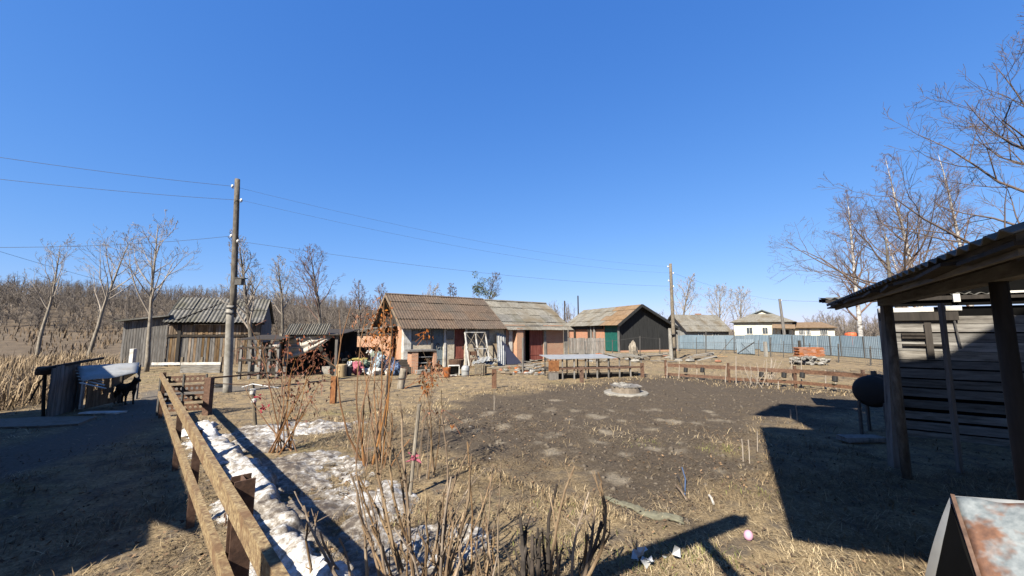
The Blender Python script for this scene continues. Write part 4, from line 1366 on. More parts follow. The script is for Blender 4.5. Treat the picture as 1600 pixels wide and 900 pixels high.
# low board fence in front of it
lo = g(237, 583)
t = thing('board_fence', 'low fence of pale horizontal boards in front of the plank shed', 'fence', lo)
lf_ = Frame(lo, 4)
lx_ = lambda u: lf_.hit(u, 570)[0]
lz_ = lambda v: lf_.hit(300, v)[1]
for u0, u1 in ((283, 345), (237, 282)):
    nb = 4 if u0 == 283 else 1
    for k_ in range(nb):
        z = lz_(566) - k_ * .145
        MB(lf_).box(lx_(u0), lx_(u1), -.03 + random.uniform(-.008, .008), 0, z - .13, z).build('board', 'white_paint' if k_ == 0 else 'wood_horizontal', t)
for u in (283, 314, 344, 354):
    MB(lf_).box(lx_(u) - .05, lx_(u) + .05, .003, .09, -.2, lz_(558)).build('post', 'wood_rail', t)
p = g(205, 578)
o = MB().box(p.x - .1, p.x + .1, p.y - .1, p.y + .1, -.1, 1.15, .01).build('white_post', 'white_paint', org=p)
tag(o, 'short whitewashed post beside the lean-to of the plank shed', 'post')

# ============================================================ BLACK GABLED GARAGE
go = Vector((11.07, 40, 0))
GF = Frame(go, 20)
t = thing('garage', 'big brick garage with a black boarded gable and green doors', 'garage', go)
gw = 7.45
zE, zA, sA, zR = 3.1, 4.85, 2.55, 2.35
MB(GF).box(0, gw, .0, .2, -.2, 2.2).build('gable_wall', 'black_tar', t)
b = MB(GF)
nb = 44
prof = lambda x: zE + (zA - zE) * x / sA if x < sA else zA + (zR - zA) * (x - sA) / (gw - sA)
for i in range(nb):
    a, c = gw * i / nb, gw * (i + 1) / nb
    yb = -.02 - .012 * (i % 2)
    b.hexa([(a + .006, yb, .16), (c - .006, yb, .16), (c - .006, -.003, .16), (a + .006, -.003, .16)], [(a + .006, yb, prof(a)), (c - .006, yb, prof(c)), (c - .006, -.003, prof(c)), (a + .006, -.003, prof(a))])
o = b.build('gable_boards', 'black_tar', t)
P = [(0, .1, 2.2), (gw, .1, 2.2), (gw, .1, zR), (sA, .1, zA), (0, .1, zE)]
MB(GF).add([GF(*p) for p in P] + [GF(p[0], .18, p[2]) for p in P], [(0, 1, 2, 3, 4), (9, 8, 7, 6, 5)]).build('gable_infill', 'black_tar', t)
MB(GF).box(-.05, gw + .05, -.08, -.036, -.2, .15).build('plinth', 'brick_orange', t, uvs=GF)
gl = 10.8
SF = Frame(GF(0, gl, 0), -70)     # seen from the left: x runs from the far corner to the near one
su = lambda u: SF.hit(u, 530)[0]
parts = [(0, su(944.5)), (su(965.3), gl)]
for a, c in parts:
    MB(SF).box(a, c, 0, .3, -.2, 3.0).build('side_wall', 'brick_red', t, uvs=SF)
n = 8
x0, x1 = su(944.5), su(965.3)
for i in range(n):
    w_ = (x1 - x0) / n
    if i == 0: dd = MB(SF).box(x0 + .01, x0 + w_ - .01, .06, .1, .05, 2.8).build('door', 'green_paint', t)
    else: MB(SF).box(x0 + i * w_ + .01, x0 + (i + 1) * w_ - .01, .06 - (.01 if i == 4 else 0), .1, .05, 2.8).build('plank', 'green_paint', dd)
MB(SF).box(x0, x1, .02, .28, 2.82, 3.0).build('lintel', 'wood_dark', t)
for u in (900, 922, 926, 931):
    MB(SF).box(su(u) - .12, su(u) + .1, -.25, -.1, -.1, 2.85).build('post', 'wood_grey' if u > 925 else 'wood_dark', t)
MB(SF).box(-.2, x0 - .1, -.22, -.02, 2.35, 2.9).build('top_boards', 'wood_dark', t)
MB(SF).box(gl - .15, gl + .12, -.1, -.005, -.1, 3.0).build('corner_board', 'wood_grey', t)
MB(GF).box(0, gw, gl - .3, gl, -.2, 2.3).build('back_wall', 'brick_red', t, uvs=GF)
MB(GF).box(gw - .2, gw, .2, gl - .3, -.2, 2.3).build('right_wall', 'brick_red', t, uvs=GF)
# roof: left slope faces the viewer
LR = Frame(GF(0, gl + .4, 0), -70)
roof_rows(t, LR, 0, gl + 1.0, -.6, zE - .38, sA, zA + .08, 4, 1.1, 'slate', waves=6, pick=lambda a, b_: ('slate_rust' if a > .62 + .1 * random.random() - .1 * b_ else 'slate_pale'))
RR = Frame(GF(gw, -.6, 0), 110)
roof_rows(t, RR, 0, gl + 1.0, -.35, zR - .12, gw - sA, zA + .08, 3, 1.3, 'slate', waves=6)
MB().beam(GF(-.5, -.62, zE - .42), GF(sA, -.62, zA + .0), .05, .28).build('barge_board', 'black_tar', t)
MB().beam(GF(sA, -.615, zA + .0), GF(gw + .4, -.615, zR - .2), .05, .28).build('barge_board', 'black_tar', t)
MB(GF).box(gw - .05, gw + .12, -.1, .1, -.1, 2.1).build('corner_post', 'concrete', t)
# grey paling between barn and garage
a = at(889, 545, 37); c = at(945, 545, 36); a.z = c.z = 0
t = thing('grey_paling', 'old grey board fence between the barn and the garage', 'fence', a)
n = 22
for i in range(n):
    p = a.lerp(c, i / n); q = a.lerp(c, (i + .93) / n)
    MB().beam(Vector((p.x, p.y, .75)), Vector((q.x, q.y, .75)), .025, 1.5 + random.uniform(-.1, .05), ).build('board', 'wood_grey', t)
for z in (.35, 1.2):
    MB().beam(a + Vector((0, .06, z)), c + Vector((0, .06, z)), .05, .08).build('rail', 'wood_grey', t)

# ============================================================ FAR HOUSES
def gabled(name, label, fr, L_, Wd, ez, rz, wallm, roofm, ov=.4, rows=3, sheet=1.2, group=None):
    t = thing(name, label, 'house', fr.o)
    MB(fr).box(0, L_, 0, .3, -.6, ez).build('wall', wallm, t, uvs=fr)
    MB(fr).box(0, L_, Wd - .3, Wd, -.6, ez).build('wall', wallm, t, uvs=fr)
    for x in (0, L_ - .3):
        P = [(0.301, -.6), (Wd - .301, -.6), (Wd - .301, ez), (Wd / 2, rz - .15), (.301, ez)]
        n = 5
        MB(fr).add([fr(x, y, z) for y, z in P] + [fr(x + .3, y, z) for y, z in P], [(4, 3, 2, 1, 0), (5, 6, 7, 8, 9)] + [(i, (i + 1) % 5, (i + 1) % 5 + 5, i + 5) for i in range(5)]).build('gable_wall', wallm, t, uvs=fr)
    sl = (rz - ez) / (Wd / 2)
    roof_rows(t, fr, -ov, L_ + ov, -ov, ez - sl * ov + .06, Wd / 2, rz, rows, sheet, roofm, waves=6)
    rb = Frame(fr(L_, Wd, 0), math.degrees(math.atan2(fr.ax.y, fr.ax.x)) + 180)
    roof_rows(t, rb, -ov, L_ + ov, -ov, ez - sl * ov + .06, Wd / 2, rz, 2, 1.5, roofm, waves=6)
    return t


c0 = at(1074, 545, 58); c0.z = 0
hf2 = Frame(c0, 14)
t = gabled('cottage', 'old cottage with a mossy pale slate roof behind the blue fence', hf2, 7.6, 5.6, 2.35, 4.75, 'plaster_grey', 'slate_pale')
MB(hf2).box(4.8, 5.5, 3.2, 3.9, 3.6, 5.0).build('chimney', 'brick_red', t, uvs=hf2)
window(t, hf2, 2.0, 3.0, .9, 2.0, -.032); window(t, hf2, 4.6, 5.6, .9, 2.0, -.032)
MB().beam(hf2(-.42, -.4, 2.1), hf2(-.42, 2.8, 4.75), .04, .2).build('barge_board', 'wood_dark', t)
MB().beam(hf2(-.42, 6.0, 2.1), hf2(-.42, 2.8, 4.75), .04, .2).build('barge_board', 'wood_dark', t)

# white house: hipped end with a gablet towards the viewer, low wing on the right
c0 = at(1149, 545, 57); c0.z = 0
wf = Frame(c0, -38)
t = thing('white_house', 'cream-white plastered house with a hipped slate roof and a low wing', 'house', c0)
WX = lambda u: wf.hit(u, 515)[0]
WL = WX(1238); WDp = 10.0
we = wf.hit(1190, 504.5)[1]
MB(wf).box(0, WL, 0, WDp, -.3, we).build('wall', 'plaster_white', t)
MB(wf).box(-.12, WL + .12, -.12, WDp + .1, we - .02, we + .12).build('cornice', 'wood_grey', t)


def slope(b, P, th=.06):
    P = [Vector(p) for p in P]; nn = (P[1] - P[0]).cross(P[-1] - P[0]).normalized() * th
    n = len(P)
    return b.add([p for p in P] + [p - nn for p in P], [tuple(range(n)), tuple(range(2 * n - 1, n - 1, -1))] + [(i, i + n, (i + 1) % n + n, (i + 1) % n) for i in range(n)])


ov = .5; xm = WL / 2; yr = 2.6
wr = wf.hit(1194, 484, yr - .8)[1]
ez = we + .13
A = wf(-ov, -ov, ez); B = wf(WL + ov, -ov, ez); Cc = wf(WL + ov, WDp + ov, ez); Dd = wf(-ov, WDp + ov, ez)
gk = .66
A2 = A.lerp(wf(xm, yr, wr), gk); B2 = B.lerp(wf(xm, yr, wr), gk)
yg = -ov + (yr + ov) * gk
rf = wf(xm, yg, wr); rb2 = wf(xm, WDp - 2.2, wr)
slope(MB(), [A, B, B2, A2]).build('roof_slope', 'slate_pale', t)
slope(MB(), [B, Cc, rb2, rf, B2]).build('roof_slope', 'slate_pale', t)
slope(MB(), [Dd, A, A2, rf, rb2]).build('roof_slope', 'slate_pale', t)
slope(MB(), [Cc, Dd, rb2]).build('roof_slope', 'slate_pale', t)
slope(MB(), [A2 + wf.ay * .25, B2 + wf.ay * .25, rf + wf.ay * .25 - Vector((0, 0, .1))], .04).build('gablet', 'plaster_white', t)
for P_ in (A2, B2):
    MB().beam(P_ - wf.ay * .03, rf - wf.ay * .03, .1, .12).build('gablet_board', 'blue_paint', t)
for a, c, n in ((1166, 1176, 1), (1191, 1200, 1)):
    window(t, wf, WX(a), WX(c), wf.hit(a, 522)[1], wf.hit(a, 511.5)[1], -.032, 'white_paint', n=n)
px0, px1 = WX(1213), WX(1239)
MB(wf).box(px0, px1, -1.4, -.003, -.3, .4).build('porch_floor', 'concrete', t)
MB(wf).hexa([(px0 - .4, -1.6, we - .75), (px1 + .3, -1.6, we - .85), (px1 + .3, -.13, we - .35), (px0 - .4, -.13, we - .25)], [(px0 - .4, -1.6, we - .68), (px1 + .3, -1.6, we - .78), (px1 + .3, -.13, we - .28), (px0 - .4, -.13, we - .18)]).build('porch_roof', 'slate_rust', t)
for x in (px0, px1 - .1):
    MB(wf).box(x, x + .12, -1.4, -1.28, .4, we - .78).build('porch_post', 'wood_dark', t)
MB(wf).box(px0 + .5, px0 + 1.4, -.04, -.004, .4, 2.3).build('door', 'wood_dark', t)
wx0, wx1 = WL, WX(1304)
wfz = wf.hit(1275, 511.5, .25)[1]
MB(wf).box(wx0 + .02, wx1, .25, 5.5, -.3, wfz).build('wing_wall', 'plaster_white', t)
slope(MB(), [wf(wx0 + .02, -.2, wfz - .02), wf(wx1 + .3, -.2, wfz - .02), wf(wx1 - 1.2, 2.9, wfz + .75), wf(wx0 + .02, 2.9, wfz + .75)]).build('wing_roof', 'slate_rust', t)
slope(MB(), [wf(wx1 + .3, -.2, wfz - .02), wf(wx1 + .3, 5.8, wfz - .02), wf(wx1 - 1.2, 2.9, wfz + .75)]).build('wing_roof', 'slate_rust', t)
slope(MB(), [wf(wx1 + .3, 5.8, wfz - .02), wf(wx0 + .02, 5.8, wfz - .02), wf(wx0 + .02, 2.9, wfz + .75), wf(wx1 - 1.2, 2.9, wfz + .75)]).build('wing_roof', 'slate_rust', t)
for a, c, n in ((1248, 1258, 3), (1259.5, 1267, 2), (1281, 1293.5, 3)):
    x0_, x1_ = wf.hit(a, 518, .25)[0], wf.hit(c, 518, .25)[0]
    window(t, wf, x0_, x1_, wf.hit(a, 523.5, .25)[1], wf.hit(a, 514, .25)[1], .215, 'white_paint', n=n)

# orange tank beyond the fence, far right
p = at(1331, 529, 34)
o = MB().lathe([(.3, -.75), (.46, -.55), (.5, -.1), (.5, .35), (.42, .5), (.15, .54)], p, 14).build('orange_tank', 'orange_paint', org=p)
o.data.polygons.foreach_set('use_smooth', [False] * len(o.data.polygons))
tag(o, 'bright orange tank showing above the blue fence beside the birch trunk', 'tank')
# stand for it
MB().tube([(p.x - .3, p.y, -.1), (p.x - .3, p.y, p.z - .5)], .05, 6).build('stand', 'metal_dark', o, )
MB().tube([(p.x + .3, p.y, -.1), (p.x + .3, p.y, p.z - .5)], .05, 6).build('stand', 'metal_dark', o, )

# ============================================================ OPEN SHED ON THE RIGHT
rs = Frame((fpost.x, fpost.y, 0), 90 - BE)   # x away along the eave, y to the left of it (outwards)
t = thing('open_shed', 'dark open timber shed with a slate roof at the right edge', 'shed', fpost)
zc = 2.56
nearx = -3.3
for x, m_, w_, top in ((0, 'bark', .062, zc - .07), (nearx, 'wood_dark', .06, zc - .06)):
    MB(rs).tube([(x, 0, -.2), (x, 0, 1.2), (x, .0, top)], [w_, w_ * .95, w_ * .9], 10, local=True).build('post', m_, t, smooth=True)
# second thin pole leaning under the roof, and a grey post behind the first
p = g(1500, 738); q = at(1470, 474, p.y + .15)
MB().beam(p - Vector((0, 0, .1)), q, .055, .055).build('prop', 'wood_grey', t)
p = g(1397, 728); q = at(1385, 478, p.y)
MB().beam(p - Vector((0, 0, .1)), q, .12, .1).build('post', 'wood_grey', t)
# beam on the posts and rafters
MB(rs).box(-5.2, .25, -.07, .07, zc - .06, zc + .08).build('beam', 'wood_horizontal', t)
pitch = math.tan(R(19))
for x in (-4.9, -3.9, -2.9, -1.9, -.9, .05):
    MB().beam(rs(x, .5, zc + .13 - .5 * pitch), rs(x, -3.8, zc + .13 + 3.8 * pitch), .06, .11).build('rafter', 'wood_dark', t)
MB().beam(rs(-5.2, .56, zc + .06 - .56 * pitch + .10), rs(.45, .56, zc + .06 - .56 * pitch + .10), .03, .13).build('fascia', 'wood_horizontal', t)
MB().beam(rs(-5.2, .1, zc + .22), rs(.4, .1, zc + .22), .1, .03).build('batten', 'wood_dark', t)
n = 5
for i in range(n):
    x0 = -5.4 + i * 1.2
    MB().corr(rs(x0, .66, zc + .22 - .66 * pitch), rs.ax * 1.24, -rs.ay * 4.6 + Vector((0, 0, 4.6 * pitch)), 8, .016, .008, 6).build('roof_sheet', 'slate', t)
for i in range(9):
    x0 = -5.3 + i * .64
    MB().beam(rs(x0, .60 + random.uniform(-.05, .06), zc + .155 - .6 * pitch), rs(x0 + .6, .60 + random.uniform(-.05, .06), zc + .155 - .6 * pitch + random.uniform(-.02, .02)), .1, .022).build('roof_lath', 'wood_dark', t)
# right side wall closing the shed
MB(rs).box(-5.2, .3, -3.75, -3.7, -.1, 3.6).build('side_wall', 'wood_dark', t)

# board outbuilding beyond it
t = thing('outbuilding', 'grey horizontal-board outbuilding seen beneath the open shed roof', 'outbuilding', owf.o)
z = -.05
nb = 13
for i in range(nb):
    h = .165 + random.uniform(-.02, .02); gap = random.choice((.008, .015, .03)) if z > 1.3 else random.choice((.03, .05, .07)); yo = random.uniform(-.012, .012)
    MB(owf).box(random.uniform(-.04, .02), 4.2, yo, yo + .03, z, z + h).build('siding_board', 'wood_horizontal', t)
    z += h + gap
MB(owf).box(.02, 4.2, .10, .14, -.05, 2.6).build('gap_shade', 'shade_black', t)  # black backing: shade between the siding boards, put into the colour
MB(owf).hexa([(.1, .02, 2.62), (4.2, .02, 2.62), (4.2, .06, 2.62), (.1, .06, 2.62)], [(.1, .02, 2.78), (4.2, .02, 4.05), (4.2, .06, 4.05), (.1, .06, 2.78)]).build('roof_shade', 'shade_black', t)  # black sheet standing in for the unlit inside of the roof
MB(owf).box(0, .1, .16, .5, -.05, 2.6).build('side_wall', 'wood_grey', t)
oz = on_wall(1440, 484).z
ox = lambda u: owf.hit(u, 500)[0]
MB(owf).box(ox(1372), ox(1458), -.10, -.04, oz - .045, oz + .045).build('ledge', 'white_paint', t)
MB(owf).box(ox(1477), ox(1502), -.10, -.04, oz - .03, oz + .06).build('ledge', 'white_paint', t)
MB(owf).box(ox(1373), ox(1496), -.085, -.013, oz - .22, oz - .05).build('shelf_box', 'wood_dark', t)
MB(owf).box(ox(1491), ox(1502), -.09, -.03, oz + .14, oz + .30).build('block', 'white_paint', t)
MB(owf).box(ox(1558), ox(1640), -.09, -.03, oz + .28, oz + .32).build('rail', 'white_paint', t)
for v in (522.5, 527.5, 539):
    z = on_wall(1440, v).z
    MB(owf).box(ox(1405), ox(1443 if v < 530 else 1475), -.06, -.013, z - .02, z + .02).build('shelf_bar', 'wood_dark', t)
MB(owf).box(ox(1441), ox(1452), -.075, -.062, on_wall(1445, 561).z, on_wall(1450, 504).z).build('shelf_upright', 'wood_dark', t)
MB().tube([owf(ox(1488), -.06, oz - .1), owf(ox(1494), -.06, on_wall(1494, 545).z)], .015, 5).build('rod', 'metal_dark', t)
lc = at(1290, 467, 8.6); lz = lc.z
la = owf.hit(1290, 467, -.06)
x0 = la[0]; lz = la[1]
for i in range(5):
    MB().corr(owf(x0 + i * 1.1, -.06, lz), owf.ax * 1.13 + Vector((0, 0, .02)), owf.ay * 1.3 + Vector((0, 0, .1)), 7, .02, .008, 5).build('roof_sheet', 'slate', t)
for y in (-.02, .6, 1.15):
    MB().beam(owf(x0, y, lz - .06 + .08 * y), owf(5.2, y, lz - .06 + .08 * y), .06, .08).build('rafter', 'wood_dark', t)

# horizontal tank on legs
tc_ = at(1364, 611, 8.2)
o = thing('oil_drum', 'dark round drum lying on iron legs beside the open shed', 'drum', (tc_.x, tc_.y, 0))
axd = Vector((.75, .55, 0)).normalized()
pr = [(.05, -.34), (.22, -.32), (.29, -.27), (.315, -.2), (.322, -.18), (.315, -.16), (.315, .16), (.322, .18), (.315, .2), (.315, .5), (.28, .56), (.1, .6)]
MB().lathe(pr, tc_ + axd * .1, 26, axis=axd).build('barrel', 'cloth_black', o, smooth=True)
for s_, k_ in ((-.2, -1), (-.2, 1), (.42, -1), (.42, 1)):
    q = tc_ + axd * s_ + Vector((-axd.y, axd.x, 0)) * .2 * k_
    MB().beam((q.x, q.y, -.1), (q.x, q.y, tc_.z - .2), .045, .045).build('leg', 'metal_dark', o)
MB().tube([tc_ + axd * .2 + Vector((0, 0, .3)), tc_ + axd * .2 + Vector((0, 0, .40))], .05, 8).build('filler_neck', 'metal_dark', o)
p = gd(1345, 688)
o = MB().box(p.x - .35, p.x + .4, p.y - .12, p.y + .14, .0, .07, .015).build('plank', 'wood_grey', org=p)
tag(o, 'grey plank lying in the shade left of the shed post', 'plank')

# galvanised hood in the lower right corner
R0 = at(1490, 776, 1.72); R1 = at(1640, 791, 1.50)
t = thing('metal_hood', 'galvanised sheet hood with rust patches in the bottom right corner', 'hood', (R0.x + .2, R0.y, 0))
ax_h = (R1 - R0); ax_n = ax_h.normalized()
down_r = (at(1532, 905, 1.50) - R0)
P = []; F = []
nu, nv = 22, 18
for j in range(nv + 1):
    for i in range(nu + 1):
        s_ = i / nu * 2.2; q_ = j / nv * 1.35
        P.append(R0 + ax_h * s_ + down_r * q_ + Vector((0, 0, .012 * math.sin(q_ * 2.2) + .006 * math.sin(s_ * 9 + q_ * 4) * math.sin(q_ * 7 + 1) + (random.uniform(-.003, .003) if j else 0))))
for j in range(nv):
    for i in range(nu):
        a = j * (nu + 1) + i; F.append((a, a + nu + 1, a + nu + 2, a + 1))
pnl = MB().add(P, F).build('front_sheet', 'galvanised_rusted', t, smooth=True)
pnl.modifiers.new('thickness', 'SOLIDIFY').thickness = .004
# curved back sheet whose edge shows on the left
P = []; F = []
eA = at(1490, 776, 1.74); eM = at(1462, 838, 1.76); eB = at(1448, 905, 1.78)
for j in range(13):
    q_ = j / 12 * 1.3
    c_ = (eA * ((1 - q_) * (1 - q_)) + eM * (2 * q_ * (1 - q_)) * 1.0 + eB * (q_ * q_)) if q_ <= 1 else eB + (eB - eM) * (q_ - 1) * 1.6
    for i in range(4):
        P.append(c_ + ax_h * (i / 3 * 2.2) + Vector((0, .06, 0)) * (i / 3))
for j in range(12):
    for i in range(3):
        a = j * 4 + i; F.append((a, a + 1, a + 5, a + 4))
bs = MB().add(P, F).build('back_sheet', 'galvanised', t, smooth=True)
bs.modifiers.new('thickness', 'SOLIDIFY').thickness = .03
eb = [R0 - Vector((0, 0, .02)), R0 + down_r * .66 + Vector((-.01, 0, 0)), R0 + down_r * 1.3, eB + (eB - eM) * .45 + Vector((.02, 0, 0)), eB + Vector((.02, 0, 0)), eM + Vector((.022, 0, -.01))]
MB().add([p - ax_n * .012 for p in eb] + [p - ax_n * .004 for p in eb], [(0, 1, 2, 3, 4, 5), (11, 10, 9, 8, 7, 6)] + [(i, i + 6, (i + 1) % 6 + 6, (i + 1) % 6) for i in range(6)]).build('hood_shade', 'shade_black', t)  # black sheet painted as the dark hollow of the hood
MB().beam(R0 - ax_n * .004, R0 + down_r * 1.35 - ax_n * .004, .012, .03).build('edge_strip', 'rust', t)
c_ = R0 + down_r * 1.1 + ax_h * .5
for dx in (.16, .6):
    MB().beam((R0.x + dx, R0.y + .0, -.1), (R0.x + dx, R0.y + .0, R0.z - .12), .06, .06).build('post', 'wood_dark', t)
MB().box(R0.x + .05, R0.x + .9, R0.y - .10, R0.y + .08, .3, R0.z - .45).build('box', 'wood_dark', t)

# ============================================================ KENNEL AND DOG
ko = g(118, 640)
t = thing('dog_kennel', 'plank dog kennel with a pale sheet metal roof in the shade by the reeds', 'kennel', ko)
kf = Frame(ko, 48)
a = g(72, 652); c = g(116, 640)
d = c - a; n = 7
for i in range(n):
    p = a + d * (i / n); q = a + d * ((i + .94) / n)
    ztop = 1.18 + .10 * i / n + random.uniform(-.03, .03)
    MB().beam(Vector((p.x, p.y, ztop / 2 - .05)), Vector((q.x, q.y, ztop / 2 - .05)), .03, ztop + .1).build('wall_plank', 'wood_grey', t)
MB().beam(a + Vector((-.25, -.1, 1.16)), c + Vector((.3, .3, 1.36)), .1, .06).build('eave_board', 'wood_dark', t)
# sheet roof
r0 = at(120, 572, 10.6); r1 = at(218, 566, 11.6); r2 = at(215, 583, 11.0); r3 = at(128, 596, 9.9)
rs_ = MB()
P = []; F = []
for j in range(5):
    for i in range(9):
        s_, q_ = i / 8, j / 4
        p = (r0 * (1 - s_) + r1 * s_) * (1 - q_) + (r3 * (1 - s_) + r2 * s_) * q_
        P.append(p + Vector((0, 0, .02 * math.sin(s_ * 9) * q_)))
for j in range(4):
    for i in range(8):
        k_ = j * 9 + i; F.append((k_, k_ + 9, k_ + 10, k_ + 1))
ro = rs_.add(P, F).build('roof_sheet', 'galvanised', t, smooth=True)
ro.modifiers.new('thickness', 'SOLIDIFY').thickness = .012
for k_ in range(6):
    p = r3.lerp(r0, k_ / 5) + Vector((-.05, 0, -.03)); q = p + Vector((.55, .12, -.16))
    MB().beam(p, q, .05, .02).build('slat', 'white_paint', t)
# perforated side panel lit from behind
pa = g(133, 642); pb = g(183, 630)
dv = pb - pa
cells = [(0.22, .62), (.50, .75), (.46, .42), (.72, .60), (.70, .22), (.95, .85)]
b = MB()
nu, nv = 12, 6
for i in range(nu):
    for j in range(nv):
        hole = (i, j) in ((2, 3), (3, 3), (5, 4), (5, 2), (8, 3), (8, 4), (8, 1), (10, 2))
        if hole: continue
        p = pa + dv * (i / nu); q = pa + dv * ((i + 1) / nu)
        b.add([(p.x, p.y, .05 + j * .15), (q.x, q.y, .05 + j * .15), (q.x, q.y, .05 + (j + 1) * .15), (p.x, p.y, .05 + (j + 1) * .15)], [(0, 1, 2, 3)])
po = b.build('panel', 'wood_brown', t)
po.modifiers.new('thickness', 'SOLIDIFY').thickness = .02
for u, v, m_ in ((118, 640, 'wood_grey'), (125, 638, 'plastic_white'), (186, 629, 'wood_dark'), (212, 622, 'wood_grey')):
    p = g(u, v)
    MB().beam((p.x, p.y, -.1), (p.x, p.y, 1.05), .08, .06).build('post', m_, t)
MB().beam(g(186, 629) + Vector((0, 0, .72)), g(214, 621) + Vector((0, 0, .95)), .05, .2).build('board', 'wood_brown', t)
# back wall sunlit boards seen through
# round lid on a post at the kennel's left
p = at(70, 580, 10.0)
t = thing('post_with_lid', 'round reddish-brown pot upside down on a crooked post by the kennel', 'pot', (p.x, p.y, 0))
MB().lathe([(.03, .12), (.13, .12), (.16, .06), (.165, -.06), (.14, -.09), (.03, -.09)], p, 16).build('pot', 'rust', t, smooth=True)
MB().tube([(p.x + .12, p.y, -.1), (p.x + .05, p.y, .5), (p.x + .02, p.y, p.z - .08)], .035, 6).build('post', 'wood_dark', t)
MB().tube([(p.x - .28, p.y, .35), (p.x - .08, p.y, p.z - .25), (p.x + .03, p.y, p.z - .1)], .02, 5).build('prop', 'wood_dark', t)
p = gd(165, 646)
o = MB().box(p.x - .55, p.x + .4, p.y - .14, p.y + .16, .0, .05, .02).build('white_board', 'white_paint', org=p)
tag(o, 'pale board lying on the path in front of the kennel', 'board')


def skin_body(name, m, joints, edges, org, sub=2):
    me = bpy.data.meshes.new(name)
    me.from_pydata([j[0] for j in joints], edges, [])
    o = bpy.data.objects.new(name, me); C.objects.link(o)
    o.location = org
    sk = o.modifiers.new('skin', 'SKIN'); sk.use_smooth_shade = True
    if not me.skin_vertices:
        me.skin_vertices.new()
    for i, j in enumerate(joints):
        r_ = j[1]
        me.skin_vertices[0].data[i].radius = r_ if isinstance(r_, tuple) else (r_, r_)
        me.skin_vertices[0].data[i].use_root = (i == 0)
    sd = o.modifiers.new('sub', 'SUBSURF'); sd.levels = sub; sd.render_levels = sub
    me.materials.append(M[m])
    ORG[o.name] = Vector(org)
    return o


dp = gd(196, 631)
DJ = [((0, 0, .52), (.115, .12)), ((.14, 0, .53), (.125, .14)), ((.27, 0, .55), (.13, .15)), ((.36, 0, .60), (.10, .12)),        # 0 loin,1 ribs,2 chest,3 shoulder/neck base
      ((-.13, 0, .53), (.11, .12)), ((-.22, 0, .52), (.10, .11)),                                                             # 4 rump, 5 tail root
      ((.45, 0, .70), (.075, .085)), ((.53, 0, .765), (.078, .08)), ((.62, 0, .755), (.052, .05)), ((.70, 0, .735), (.034, .034)),   # 6 neck,7 skull,8 muzzle,9 nose
      ((-.30, 0, .50), .04), ((-.37, 0, .40), .035), ((-.40, .01, .29), .022),                                               # 10-12 tail
      ((.31, .085, .42), (.06, .07)), ((.30, .09, .27), .036), ((.31, .09, .10), .028), ((.315, .09, .02), .032), ((.355, .09, .012), .024),   # 13-17 left fore
      ((.27, -.085, .42), (.06, .07)), ((.25, -.09, .27), .036), ((.25, -.09, .10), .028), ((.255, -.09, .02), .032), ((.295, -.09, .012), .024),
      ((-.15, .085, .42), (.075, .095)), ((-.10, .09, .31), .052), ((-.21, .09, .20), .033), ((-.19, .09, .05), .028), ((-.15, .09, .013), .026),  # 23 hind left
      ((-.20, -.085, .42), (.075, .095)), ((-.16, -.09, .31), .052), ((-.27, -.09, .20), .033), ((-.25, -.09, .05), .028), ((-.21, -.09, .013), .026),
      ((.50, .055, .83), .026), ((.49, .07, .885), .012), ((.50, -.055, .83), .026), ((.49, -.07, .885), .012)]
DE = [(0, 1), (1, 2), (2, 3), (0, 4), (4, 5), (3, 6), (6, 7), (7, 8), (8, 9), (5, 10), (10, 11), (11, 12), (2, 13), (13, 14), (14, 15), (15, 16), (16, 17), (2, 18), (18, 19), (19, 20), (20, 21), (21, 22),
      (4, 23), (23, 24), (24, 25), (25, 26), (26, 27), (4, 28), (28, 29), (29, 30), (30, 31), (31, 32), (7, 33), (33, 34), (7, 35), (35, 36)]
DJ = [((x - .12, y, z), r_) for (x, y, z), r_ in DJ]
dog = skin_body('dog', 'fur_black', DJ, DE, (dp.x, dp.y, dp.z + .01))
dog.rotation_euler = (0, 0, R(-14))
dog.scale = (.88, .88, .92)
tag(dog, 'black dog standing on the shaded path beside its kennel, looking right', 'dog')

# ============================================================ POLES AND WIRES
def taper(b, p, q, r0, r1, n=12, seg=6):
    pts = [Vector(p).lerp(Vector(q), i / seg) for i in range(seg + 1)]
    return b.tube(pts, [r0 + (r1 - r0) * i / seg for i in range(seg + 1)], n)


pb_ = gd(356, 612); PT = at(371, 280, pb_.y)
t = thing('utility_pole', 'tall dark wooden telegraph pole on a pale concrete stub by the plank shed', 'pole', pb_)
dirp = (PT - Vector((pb_.x, pb_.y, 0)))
low = Vector((pb_.x, pb_.y, -.3))
s1 = 0.395
taper(MB(), pb_ + dirp * .34 + Vector((.02, .05, 0)), PT, .11, .085).build('mast', 'bark', t, smooth=True)
taper(MB(), low, pb_ + dirp * s1 + Vector((0, -.06, 0)), .14, .115, 10).build('stub', 'concrete', t, smooth=True)
for k_ in (.36, .385):
    c_ = pb_ + dirp * k_ + Vector((0, -.02, 0))
    MB().lathe([(.17, -.02), (.185, -.02), (.185, .02), (.17, .02)], c_, 12).build('band', 'metal_dark', t)
ins = []
for k_, dx in ((.97, -.17), (.90, .18), (.725, -.13), (.70, .12)):
    c_ = pb_ + dirp * k_ + Vector((dx, 0, 0))
    MB().tube([c_ + Vector((-dx * .8, 0, -.08)), c_ + Vector((0, 0, -.08)), c_], .012, 5).build('bracket', 'metal_dark', t)
    MB().lathe([(.02, -.05), (.05, -.04), (.035, -.01), (.05, .0), (.035, .04), (.015, .06)], c_, 10).build('insulator', 'ceramic', t, smooth=True)
    ins.append(c_)
c_ = pb_ + dirp * .51 + Vector((.22, 0, 0))
